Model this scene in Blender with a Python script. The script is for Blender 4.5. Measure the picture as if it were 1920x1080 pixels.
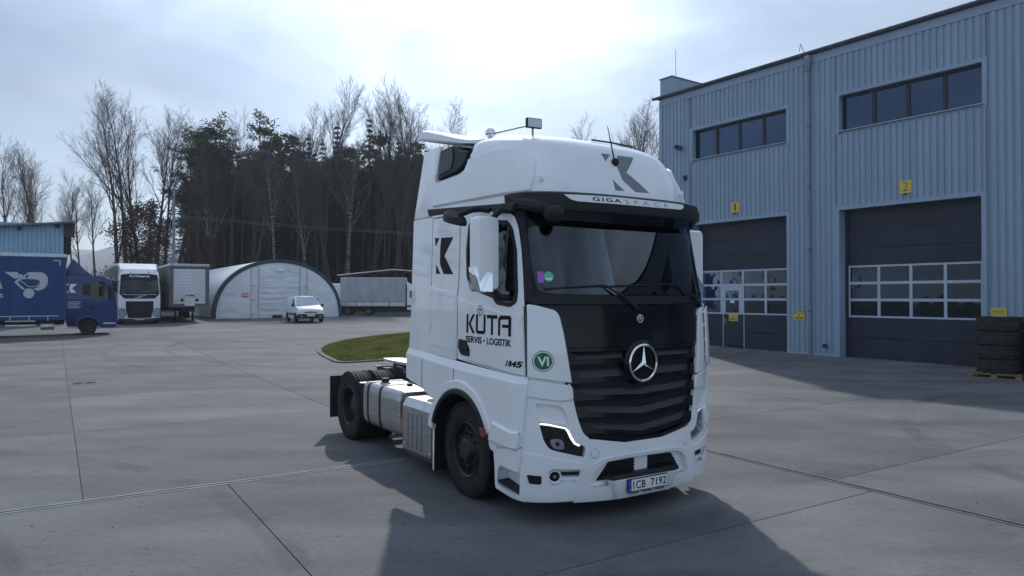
import bpy, bmesh, math, random
from mathutils import Vector, Matrix, Quaternion
from mathutils.geometry import delaunay_2d_cdt
from mathutils import noise as mnoise

for o in list(bpy.data.objects):
    bpy.data.objects.remove(o)
SC = bpy.context.scene
COL = SC.collection
R = math.radians
PI = math.pi

# ------------------------------------------------------------------ camera
CAM_H, CAM_F, CAM_PITCH = 2.155, 1345.0, R(0.65)
cd = bpy.data.cameras.new('camera')
cd.sensor_width = 36.0
cd.lens = CAM_F / 1920 * 36.0
cd.clip_start = 0.05
cd.clip_end = 4000
cam = bpy.data.objects.new('camera', cd)
COL.objects.link(cam)
cam.location = (0, 0, CAM_H)
cam.rotation_euler = (R(90) + CAM_PITCH, 0, 0)
SC.camera = cam

# ------------------------------------------------------------------ light
SUN_EL, SUN_AZ = R(36.0), R(-3.4)          # azimuth measured from +Y towards +X
SUN_V = Vector((math.sin(SUN_AZ) * math.cos(SUN_EL), math.cos(SUN_AZ) * math.cos(SUN_EL), math.sin(SUN_EL)))
sl = bpy.data.lights.new('sun', 'SUN')
sl.energy = 2.8
sl.angle = R(1.2)
sl.color = (1.0, 0.96, 0.92)
so = bpy.data.objects.new('sun', sl)
COL.objects.link(so)
so.location = SUN_V * 60
so.rotation_euler = (-SUN_V).to_track_quat('-Z', 'Y').to_euler()

world = bpy.data.worlds.new('World')
SC.world = world
world.use_nodes = True
wn, wl = world.node_tree.nodes, world.node_tree.links
wn.clear()
def wnode(t, **k):
    n = wn.new(t)
    for a, b in k.items():
        setattr(n, a, b)
    return n
w_out = wnode('ShaderNodeOutputWorld')
w_bg = wnode('ShaderNodeBackground')
w_bg.inputs['Strength'].default_value = 0.095
sky = wnode('ShaderNodeTexSky')
sky.sky_type = 'NISHITA'
sky.sun_disc = False
sky.sun_elevation = SUN_EL
sky.sun_rotation = SUN_AZ
sky.altitude = 450
sky.air_density = 1.0
sky.dust_density = 0.6
sky.ozone_density = 1.4
# thin high cloud over the whole sky: it scatters the sun forward, so it is brighter the nearer it lies to the sun
geo = wnode('ShaderNodeTexCoord')
flat = wnode('ShaderNodeVectorMath', operation='MULTIPLY')      # look at the cloud sheet overhead: xy / (z + c)
sepv = wnode('ShaderNodeSeparateXYZ')
wl.new(geo.outputs['Generated'], sepv.inputs[0])
zadd = wnode('ShaderNodeMath', operation='ADD'); zadd.inputs[1].default_value = 0.16
zmax = wnode('ShaderNodeMath', operation='MAXIMUM'); zmax.inputs[1].default_value = 0.02
wl.new(sepv.outputs['Z'], zmax.inputs[0]); wl.new(zmax.outputs[0], zadd.inputs[0])
dx = wnode('ShaderNodeMath', operation='DIVIDE'); dy = wnode('ShaderNodeMath', operation='DIVIDE')
wl.new(sepv.outputs['X'], dx.inputs[0]); wl.new(zadd.outputs[0], dx.inputs[1])
wl.new(sepv.outputs['Y'], dy.inputs[0]); wl.new(zadd.outputs[0], dy.inputs[1])
comb = wnode('ShaderNodeCombineXYZ')
wl.new(dx.outputs[0], comb.inputs[0]); wl.new(dy.outputs[0], comb.inputs[1])
n1 = wnode('ShaderNodeTexNoise'); n1.inputs['Scale'].default_value = 1.5; n1.inputs['Detail'].default_value = 7; n1.inputs['Roughness'].default_value = 0.55; n1.inputs['Distortion'].default_value = 0.5
wl.new(comb.outputs[0], n1.inputs['Vector'])
cr = wnode('ShaderNodeValToRGB')
cr.color_ramp.elements[0].position = 0.38; cr.color_ramp.elements[0].color = (0.28, 0.28, 0.28, 1)
cr.color_ramp.elements[1].position = 0.66; cr.color_ramp.elements[1].color = (0.95, 0.95, 0.95, 1)
wl.new(n1.outputs['Fac'], cr.inputs['Fac'])
nrm = wnode('ShaderNodeVectorMath', operation='NORMALIZE')
wl.new(geo.outputs['Generated'], nrm.inputs[0])
dot = wnode('ShaderNodeVectorMath', operation='DOT_PRODUCT')
dot.inputs[1].default_value = SUN_V
wl.new(nrm.outputs[0], dot.inputs[0])
dcl = wnode('ShaderNodeMath', operation='MAXIMUM'); dcl.inputs[1].default_value = 0.0
wl.new(dot.outputs['Value'], dcl.inputs[0])
pw = wnode('ShaderNodeMath', operation='POWER'); pw.inputs[1].default_value = 20.0
wl.new(dcl.outputs[0], pw.inputs[0])
gl = wnode('ShaderNodeMath', operation='MULTIPLY_ADD'); gl.inputs[1].default_value = 24.0; gl.inputs[2].default_value = 7.6
wl.new(pw.outputs[0], gl.inputs[0])
n2_ = wnode('ShaderNodeTexNoise'); n2_.inputs['Scale'].default_value = 0.8; n2_.inputs['Detail'].default_value = 5; n2_.inputs['Distortion'].default_value = 0.3
wl.new(comb.outputs[0], n2_.inputs['Vector'])
thick = wnode('ShaderNodeMapRange'); thick.inputs['From Min'].default_value = 0.32; thick.inputs['From Max'].default_value = 0.68; thick.inputs['To Min'].default_value = 0.52; thick.inputs['To Max'].default_value = 1.28
wl.new(n2_.outputs['Fac'], thick.inputs['Value'])
glm = wnode('ShaderNodeMath', operation='MULTIPLY')
wl.new(gl.outputs[0], glm.inputs[0]); wl.new(thick.outputs[0], glm.inputs[1])
ccol = wnode('ShaderNodeVectorMath', operation='SCALE'); ccol.inputs[0].default_value = (0.78, 0.96, 1.23)
wl.new(glm.outputs[0], ccol.inputs['Scale'])
mixc = wnode('ShaderNodeMix'); mixc.data_type = 'RGBA'
wl.new(cr.outputs['Color'], mixc.inputs[0])
wl.new(sky.outputs['Color'], mixc.inputs[6])
wl.new(ccol.outputs[0], mixc.inputs[7])
wl.new(mixc.outputs[2], w_bg.inputs['Color'])
wl.new(w_bg.outputs[0], w_out.inputs['Surface'])

SC.view_settings.view_transform = 'Standard'
SC.view_settings.look = 'None'
SC.view_settings.gamma = 1.0
SC.view_settings.use_curve_mapping = False
SC.view_settings.exposure = 0.18

# ------------------------------------------------------------------ materials
MATS = {}
def mat(name, col, rough=0.5, metal=0.0, coat=0.0, spec=0.5, emit=None, estr=0.0, trans=0.0, ior=1.45, alpha=1.0):
    m = bpy.data.materials.new(name)
    m.use_nodes = True
    b = m.node_tree.nodes['Principled BSDF']
    b.inputs['Base Color'].default_value = (*col, 1)
    b.inputs['Roughness'].default_value = rough
    b.inputs['Metallic'].default_value = metal
    b.inputs['Coat Weight'].default_value = coat
    b.inputs['Coat Roughness'].default_value = 0.03
    b.inputs['Specular IOR Level'].default_value = spec
    b.inputs['Transmission Weight'].default_value = trans
    b.inputs['IOR'].default_value = ior
    b.inputs['Alpha'].default_value = alpha
    if emit:
        b.inputs['Emission Color'].default_value = (*emit, 1)
        b.inputs['Emission Strength'].default_value = estr
    MATS[name] = m
    return m
def noisy(name, c1, c2, scale=3.0, rough=0.6, rough2=None, metal=0.0, coat=0.0, bump=0.0, bscale=40.0, detail=5, stretch=(1, 1, 1), spec=0.5, lo=0.35, hi=0.65):
    """procedural two-tone material with fine relief"""
    m = mat(name, c1, rough, metal, coat, spec)
    nt = m.node_tree; N, L = nt.nodes, nt.links
    b = N['Principled BSDF']
    tc = N.new('ShaderNodeTexCoord'); mp = N.new('ShaderNodeMapping'); mp.inputs['Scale'].default_value = stretch
    L.new(tc.outputs['Object'], mp.inputs['Vector'])
    n = N.new('ShaderNodeTexNoise'); n.inputs['Scale'].default_value = scale; n.inputs['Detail'].default_value = detail
    L.new(mp.outputs[0], n.inputs['Vector'])
    r = N.new('ShaderNodeValToRGB')
    r.color_ramp.elements[0].position = lo; r.color_ramp.elements[0].color = (*c1, 1)
    r.color_ramp.elements[1].position = hi; r.color_ramp.elements[1].color = (*c2, 1)
    L.new(n.outputs['Fac'], r.inputs['Fac']); L.new(r.outputs['Color'], b.inputs['Base Color'])
    if rough2 is not None:
        mr = N.new('ShaderNodeMapRange'); mr.inputs['To Min'].default_value = rough; mr.inputs['To Max'].default_value = rough2
        L.new(n.outputs['Fac'], mr.inputs['Value']); L.new(mr.outputs[0], b.inputs['Roughness'])
    if bump:
        n2 = N.new('ShaderNodeTexNoise'); n2.inputs['Scale'].default_value = bscale; n2.inputs['Detail'].default_value = 4
        L.new(mp.outputs[0], n2.inputs['Vector'])
        bp = N.new('ShaderNodeBump'); bp.inputs['Strength'].default_value = bump; bp.inputs['Distance'].default_value = 0.02
        L.new(n2.outputs['Fac'], bp.inputs['Height']); L.new(bp.outputs[0], b.inputs['Normal'])
    return m

noisy('white_paint', (0.83, 0.84, 0.86), (0.88, 0.89, 0.90), 1.5, 0.35, 0.42, coat=1.0)
noisy('black_gloss', (0.005, 0.0055, 0.007), (0.008, 0.0085, 0.010), 2.0, 0.10, 0.16, spec=0.32)
noisy('black_plastic', (0.011, 0.012, 0.015), (0.020, 0.021, 0.025), 6.0, 0.45, 0.6, bump=0.05, bscale=300, spec=0.35)
noisy('dark_metal', (0.018, 0.018, 0.020), (0.045, 0.042, 0.040), 5.0, 0.5, 0.7)
noisy('grey_plastic', (0.10, 0.105, 0.12), (0.14, 0.145, 0.16), 6.0, 0.5)
noisy('rubber', (0.010, 0.010, 0.011), (0.022, 0.021, 0.021), 7.0, 0.75, 0.9, bump=0.1, bscale=60)
noisy('aluminium', (0.36, 0.36, 0.37), (0.52, 0.52, 0.53), 4.0, 0.28, 0.40, metal=0.9, stretch=(1, 1, 12))
noisy('plate_metal', (0.50, 0.51, 0.53), (0.62, 0.63, 0.65), 4.0, 0.35, 0.5, metal=0.8)
mat('chrome', (0.80, 0.81, 0.83), 0.06, 1.0)
mat('mirror_glass', (0.75, 0.78, 0.80), 0.02, 1.0)
noisy('steel_rim', (0.012, 0.012, 0.013), (0.03, 0.03, 0.031), 8.0, 0.42, 0.55)
mat('decal_black', (0.006, 0.006, 0.008), 0.45, spec=0.12)
noisy('decal_grey', (0.17, 0.18, 0.20), (0.21, 0.22, 0.24), 5.0, 0.4, metal=0.3)
mat('decal_white', (0.82, 0.82, 0.82), 0.4)
mat('decal_green', (0.01, 0.16, 0.06), 0.4)
mat('sticker_green', (0.10, 0.55, 0.36), 0.5)
mat('sticker_violet', (0.42, 0.12, 0.55), 0.5)
mat('plate_blue', (0.01, 0.06, 0.42), 0.4)
mat('plate_white', (0.80, 0.80, 0.78), 0.4)
mat('amber', (0.75, 0.14, 0.02), 0.25, coat=0.5)
mat('red_lens', (0.20, 0.025, 0.012), 0.25, coat=0.3)
mat('lamp_glow', (0.9, 0.95, 1.0), 0.3, emit=(0.92, 0.97, 1.0), estr=1.6)
mat('lens', (0.9, 0.9, 0.9), 0.05, trans=0.0, metal=0.6)
mat('interior_dark', (0.018, 0.019, 0.022), 0.7)
noisy('interior_grey', (0.035, 0.038, 0.044), (0.055, 0.058, 0.064), 5.0, 0.7)
mat('signal_yellow', (0.66, 0.50, 0.09), 0.5)
mat('sign_ink', (0.03, 0.05, 0.03), 0.5)
mat('exit_green', (0.35, 0.62, 0.05), 0.5)
def glass(name, tint, rough=0.0, through=0.5, refl=1.6, gcol=(0.9, 0.95, 1.0)):
    """one-layer pane: mirror reflection by Fresnel over a tinted see-through"""
    m = bpy.data.materials.new(name); m.use_nodes = True
    N, L = m.node_tree.nodes, m.node_tree.links
    N.clear()
    out = N.new('ShaderNodeOutputMaterial')
    fr = N.new('ShaderNodeFresnel'); fr.inputs['IOR'].default_value = 1.55
    mul = N.new('ShaderNodeMath'); mul.operation = 'MULTIPLY_ADD'; mul.inputs[1].default_value = refl; mul.inputs[2].default_value = 0.03 * refl / 1.6
    mul.use_clamp = True
    tr = N.new('ShaderNodeBsdfTransparent'); tr.inputs['Color'].default_value = (tint[0] * through, tint[1] * through, tint[2] * through, 1)
    gl_ = N.new('ShaderNodeBsdfGlossy'); gl_.inputs['Roughness'].default_value = rough; gl_.inputs['Color'].default_value = (*gcol, 1)
    mx = N.new('ShaderNodeMixShader')
    L.new(fr.outputs[0], mul.inputs[0]); L.new(mul.outputs[0], mx.inputs[0])
    L.new(tr.outputs[0], mx.inputs[1]); L.new(gl_.outputs[0], mx.inputs[2])
    L.new(mx.outputs[0], out.inputs['Surface'])
    MATS[name] = m
    return m
glass('glass_cab', (0.66, 0.82, 0.88), 0.0, 0.48, 1.0)
glass('glass_window', (0.5, 0.6, 0.75), 0.005, 0.15, 2.2, (0.40, 0.56, 0.88))
glass('glass_dark', (0.4, 0.45, 0.5), 0.01, 0.30, 0.9, (0.60, 0.74, 0.95))
glass('glass_lens', (0.95, 0.97, 1.0), 0.0, 0.92, 0.35)

# ------------------------------------------------------------------ mesh helpers
def link(name, me, parent=None, loc=None):
    o = bpy.data.objects.new(name, me)
    COL.objects.link(o)
    if parent is not None:
        o.parent = parent
    if loc is not None:
        o.location = loc
    return o
def tag(o, label=None, cat=None, group=None, kind=None):
    if label: o['label'] = label
    if cat: o['category'] = cat
    if group: o['group'] = group
    if kind: o['kind'] = kind
    return o
def empty(name, loc=(0, 0, 0), rz=0.0):
    o = link(name, None, None, loc)
    o.rotation_euler = (0, 0, rz)
    o.empty_display_size = 0.3
    return o
def frame(p, z):
    """orthonormal frame with local Z along z"""
    z = Vector(z).normalized()
    x = z.orthogonal().normalized()
    return Matrix((x, z.cross(x), z)).transposed(), Vector(p)

class MB:
    """mesh builder: collects shapes, builds ONE mesh object"""
    def __init__(s): s.v = []; s.f = []
    def add(s, vs, fs):
        n = len(s.v); s.v += [Vector(q) for q in vs]; s.f += [tuple(i + n for i in f) for f in fs]; return s
    def box(s, x0, x1, y0, y1, z0, z1):
        x0, x1 = sorted((x0, x1)); y0, y1 = sorted((y0, y1)); z0, z1 = sorted((z0, z1))
        return s.add([(x0, y0, z0), (x1, y0, z0), (x1, y1, z0), (x0, y1, z0), (x0, y0, z1), (x1, y0, z1), (x1, y1, z1), (x0, y1, z1)],
                     [(0, 3, 2, 1), (4, 5, 6, 7), (0, 1, 5, 4), (1, 2, 6, 5), (2, 3, 7, 6), (3, 0, 4, 7)])
    def obox(s, c, ux, uy, uz):
        """oriented box: centre, three half-axes"""
        c, ux, uy, uz = map(Vector, (c, ux, uy, uz))
        vs = [c + a * ux + b * uy + d * uz for d in (-1, 1) for a, b in ((-1, -1), (1, -1), (1, 1), (-1, 1))]
        return s.add(vs, [(0, 3, 2, 1), (4, 5, 6, 7), (0, 1, 5, 4), (1, 2, 6, 5), (2, 3, 7, 6), (3, 0, 4, 7)])
    def bar(s, a, b, w, h, up=(0, 0, 1)):
        a, b = Vector(a), Vector(b); d = (b - a); u = Vector(up)
        sd = d.cross(u).normalized() * w / 2; u2 = sd.cross(d).normalized() * h / 2
        return s.obox((a + b) / 2, d / 2, sd, u2)
    def prism(s, poly, axis, a, b):
        """2-D polygon extruded along an axis ('x': poly=(y,z), 'y': poly=(x,z), 'z': poly=(x,y))"""
        def P(q, t):
            return {'x': (t, q[0], q[1]), 'y': (q[0], t, q[1]), 'z': (q[0], q[1], t)}[axis]
        n = len(poly)
        vs = [P(q, a) for q in poly] + [P(q, b) for q in poly]
        return s.add(vs, [tuple(range(n))[::-1], tuple(range(n, 2 * n))] + [(i, (i + 1) % n, n + (i + 1) % n, n + i) for i in range(n)])
    def tube(s, pts, r, n=8, caps=True):
        pts = [Vector(p) for p in pts]
        rs = r if isinstance(r, (list, tuple)) else [r] * len(pts)
        base = len(s.v); up = None
        for i, p in enumerate(pts):
            d = (pts[min(i + 1, len(pts) - 1)] - pts[max(i - 1, 0)]).normalized()
            if up is None: up = d.orthogonal().normalized()
            up = (up - d * up.dot(d)); up = up.normalized() if up.length > 1e-6 else d.orthogonal().normalized()
            sd = d.cross(up)
            s.v += [p + (up * math.cos(2 * PI * k / n) + sd * math.sin(2 * PI * k / n)) * rs[i] for k in range(n)]
        for i in range(len(pts) - 1):
            for k in range(n):
                a = base + i * n + k; b = base + i * n + (k + 1) % n
                s.f.append((a, b, b + n, a + n))
        if caps:
            s.f.append(tuple(base + k for k in range(n))[::-1])
            s.f.append(tuple(base + (len(pts) - 1) * n + k for k in range(n)))
        return s
    def lathe(s, prof, c=(0, 0, 0), axis=(0, 0, 1), n=24, close=False):
        """profile [(r, h)] turned about axis through c"""
        M, c = frame(c, axis); base = len(s.v); m = len(prof)
        for k in range(n):
            a = 2 * PI * k / n
            for r, h in prof:
                s.v.append(c + M @ Vector((r * math.cos(a), r * math.sin(a), h)))
        for k in range(n):
            k2 = (k + 1) % n
            for j in range(m - 1 + (1 if close else 0)):
                j2 = (j + 1) % m
                s.f.append((base + k * m + j, base + k2 * m + j, base + k2 * m + j2, base + k * m + j2))
        return s
    def sphere(s, c, r, n=12, m=8, sc=(1, 1, 1)):
        c = Vector(c)
        prof = []
        base = len(s.v)
        for i in range(m + 1):
            t = PI * i / m
            for k in range(n):
                a = 2 * PI * k / n
                s.v.append(c + Vector((r * sc[0] * math.sin(t) * math.cos(a), r * sc[1] * math.sin(t) * math.sin(a), r * sc[2] * math.cos(t))))
        for i in range(m):
            for k in range(n):
                k2 = (k + 1) % n
                s.f.append((base + i * n + k, base + (i + 1) * n + k, base + (i + 1) * n + k2, base + i * n + k2))
        return s
    def loft(s, rings, close_u=True, caps=True):
        base = len(s.v); n = len(rings[0])
        for r in rings: s.v += [Vector(q) for q in r]
        for i in range(len(rings) - 1):
            for k in range(n if close_u else n - 1):
                a = base + i * n + k; b = base + i * n + (k + 1) % n
                s.f.append((a, b, b + n, a + n))
        if caps and close_u:
            s.f.append(tuple(base + k for k in range(n))[::-1])
            s.f.append(tuple(base + (len(rings) - 1) * n + k for k in range(n)))
        return s
    def mesh(s, name, m, bevel=0.0, smooth=True, angle=35, segs=1):
        bm = bmesh.new()
        vs = [bm.verts.new(q) for q in s.v]
        for f in s.f:
            try: bm.faces.new([vs[i] for i in f])
            except ValueError: pass
        bmesh.ops.remove_doubles(bm, verts=bm.verts, dist=1e-5)
        bmesh.ops.recalc_face_normals(bm, faces=bm.faces)
        if bevel:
            ed = [e for e in bm.edges if len(e.link_faces) == 2 and e.calc_face_angle(0) > 0.6]
            bmesh.ops.bevel(bm, geom=ed, offset=bevel, segments=segs, affect='EDGES', clamp_overlap=True, profile=0.5)
        me = bpy.data.meshes.new(name)
        bm.to_mesh(me); bm.free()
        me.materials.append(MATS[m])
        if smooth:
            me.shade_smooth()
            me.set_sharp_from_angle(angle=R(angle))
        return me
    def build(s, name, m, parent=None, bevel=0.0, smooth=True, angle=35, loc=None, segs=1):
        return link(name, s.mesh(name, m, bevel, smooth, angle, segs), parent, loc)

def rpoly(pts, r, n=4):
    """round the corners of a polygon; r one value or one per corner"""
    out = []; N = len(pts)
    rs = r if isinstance(r, (list, tuple)) else [r] * N
    for i in range(N):
        p0, p, p1 = Vector(pts[i - 1]), Vector(pts[i]), Vector(pts[(i + 1) % N])
        a, b = (p0 - p), (p1 - p)
        d = min(rs[i], a.length * 0.45, b.length * 0.45)
        if d < 1e-4: out.append((p.x, p.y)); continue
        A = p + a.normalized() * d; B = p + b.normalized() * d
        for k in range(n + 1):
            t = k / n
            q = A * (1 - t) ** 2 + p * 2 * t * (1 - t) + B * t * t
            out.append((q.x, q.y))
    return out
def inside(p, poly):
    c = False; n = len(poly); x, y = p
    for i in range(n):
        x1, y1 = poly[i]; x2, y2 = poly[i - 1]
        if (y1 > y) != (y2 > y) and x < (x2 - x1) * (y - y1) / (y2 - y1) + x1: c = not c
    return c
def edge_dist(p, poly):
    best = 9e9; n = len(poly)
    for i in range(n):
        ax, ay = poly[i - 1]; bx, by = poly[i]
        dx_, dy_ = bx - ax, by - ay; l2 = dx_ * dx_ + dy_ * dy_ + 1e-12
        t = max(0, min(1, ((p[0] - ax) * dx_ + (p[1] - ay) * dy_) / l2))
        best = min(best, (p[0] - ax - t * dx_) ** 2 + (p[1] - ay - t * dy_) ** 2)
    return math.sqrt(best)
def offset_poly(poly, d):
    """shrink (d>0) a polygon towards its inside, by corner bisectors"""
    n = len(poly)
    area = sum(poly[i - 1][0] * poly[i][1] - poly[i][0] * poly[i - 1][1] for i in range(n))
    sg = 1 if area > 0 else -1
    out = []
    for i in range(n):
        p0, p, p1 = Vector(poly[i - 1]), Vector(poly[i]), Vector(poly[(i + 1) % n])
        e0, e1 = (p - p0).normalized(), (p1 - p).normalized()
        n0, n1_ = Vector((-e0.y, e0.x)) * sg, Vector((-e1.y, e1.x)) * sg
        b = (n0 + n1_)
        if b.length < 1e-4: b = n0
        b.normalize(); k = max(0.4, b.dot(n0))
        q = p + b * d / k
        out.append((q.x, q.y))
    return out
def densify(poly, step):
    out = []
    for i in range(len(poly)):
        a, b = Vector(poly[i]), Vector(poly[(i + 1) % len(poly)])
        k = max(1, int((b - a).length / step))
        out += [tuple(a.lerp(b, j / k)) for j in range(k)]
    return out
def patch_data(poly, surf, off=0.0, thick=0.02, step=0.08, holes=(), bev=0.0):
    """a plate cut to a 2-D outline and laid on a curved surface, its outer edge chamfered: returns an MB"""
    if bev:
        poly = offset_poly(poly, bev)
    loops = [densify(poly, step)] + [densify(h, step) for h in holes]
    P = []; E = []
    for lp in loops:
        n0 = len(P); P += lp
        E += [(n0 + i, n0 + (i + 1) % len(lp)) for i in range(len(lp))]
    nb = len(P)
    xs = [p[0] for p in poly]; ys = [p[1] for p in poly]
    j = 0; y = min(ys) + step * 0.5
    while y < max(ys):
        x = min(xs) + step * (0.5 if j % 2 else 1.0)
        while x < max(xs):
            q = (x, y)
            if inside(q, poly) and not any(inside(q, h) for h in holes) and min(edge_dist(q, lp) for lp in [poly] + list(holes)) > step * 0.45:
                P.append(q)
            x += step
        y += step; j += 1
    res = delaunay_2d_cdt([Vector(p) for p in P], E, [], 0, 1e-6)
    V = [(v.x, v.y) for v in res[0]]
    T = []
    for f in res[2]:
        c = (sum(V[i][0] for i in f) / 3, sum(V[i][1] for i in f) / 3)
        if inside(c, poly) and not any(inside(c, h) for h in holes): T.append(tuple(f))
    cnt = {}
    for f in T:
        for i in range(3):
            e = (f[i], f[(i + 1) % 3]); cnt[tuple(sorted(e))] = cnt.get(tuple(sorted(e)), 0) + 1
    mb = MB(); n = len(V); no = len(loops[0])
    top = [surf(v[0], v[1], off) for v in V]
    bot = [surf(v[0], v[1], off - thick) for v in V]
    fs = [f for f in T] + [tuple(i + n for i in f[::-1]) for f in T]
    for f in T:
        for i in range(3):
            a, b = f[i], f[(i + 1) % 3]
            if cnt[tuple(sorted((a, b)))] == 1 and not (bev and a < no and b < no): fs.append((b, a, a + n, b + n))
    if bev:
        out = offset_poly(loops[0], -bev)
        e1 = [surf(v[0], v[1], off - bev * 0.9) for v in out]
        e2 = [surf(v[0], v[1], off - thick) for v in out]
        k = len(V) * 2
        fs += [(i, (i + 1) % no, k + (i + 1) % no, k + i) for i in range(no)]
        fs += [(k + i, k + (i + 1) % no, k + no + (i + 1) % no, k + no + i) for i in range(no)]
        fs += [(k + no + i, k + no + (i + 1) % no, n + (i + 1) % no, n + i) for i in range(no)]
        bot = bot + e1 + e2
    mb.add(top + bot, fs)
    return mb
def patch(name, poly, surf, m, parent, off=0.0, thick=0.02, step=0.08, holes=(), bev=0.0):
    return patch_data(poly, surf, off, thick, step, holes, bev).build(name, m, parent, angle=32)

def text_tris(txt, size=1.0, bold=0.0, spacing=1.0, shear=0.0):
    """triangles of a line of lettering (x right, y up), left-bottom at the origin"""
    cu = bpy.data.curves.new('lettering', 'FONT')
    cu.body = txt; cu.size = size; cu.space_character = spacing; cu.shear = shear; cu.offset = bold
    cu.resolution_u = 3
    ob = bpy.data.objects.new('lettering', cu)
    COL.objects.link(ob)
    dg = bpy.context.evaluated_depsgraph_get()
    me = bpy.data.meshes.new_from_object(ob.evaluated_get(dg))
    vs = [(v.co.x, v.co.y) for v in me.vertices]
    fs = [tuple(p.vertices) for p in me.polygons]
    bpy.data.objects.remove(ob); bpy.data.curves.remove(cu); bpy.data.meshes.remove(me)
    x0 = min(v[0] for v in vs); x1 = max(v[0] for v in vs); y0 = min(v[1] for v in vs); y1 = max(v[1] for v in vs)
    return [((v[0] - x0) / (x1 - x0), (v[1] - y0) / (y1 - y0)) for v in vs], fs
def lettering(name, txt, fn, m, parent, bold=0.0, spacing=1.0, shear=0.0):
    """fn maps the unit box of the text line to 3-D"""
    vs, fs = text_tris(txt, 1.0, bold, spacing, shear)
    mb = MB(); mb.add([fn(*v) for v in vs], fs)
    return mb.build(name, m, parent, smooth=False)
def copy_tree(o, parent=None):
    c = o.copy(); COL.objects.link(c); c.parent = parent
    for ch in o.children: copy_tree(ch, c)
    return c

def gz(y):
    """height of the yard: level round the truck, rising gently towards the wood"""
    return 0.0125 * max(0.0, min(y, 78.0) - 20.0)
def px(u, v, Y):
    """point at depth Y seen at photo position (u, v)"""
    cp, sp = math.cos(CAM_PITCH), math.sin(CAM_PITCH)
    a, b = (u - 960) / CAM_F, (540 - v) / CAM_F
    r = Vector((a, cp - sp * b, sp + cp * b))
    return Vector((0, 0, CAM_H)) + r * (Y / r.y)
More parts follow.
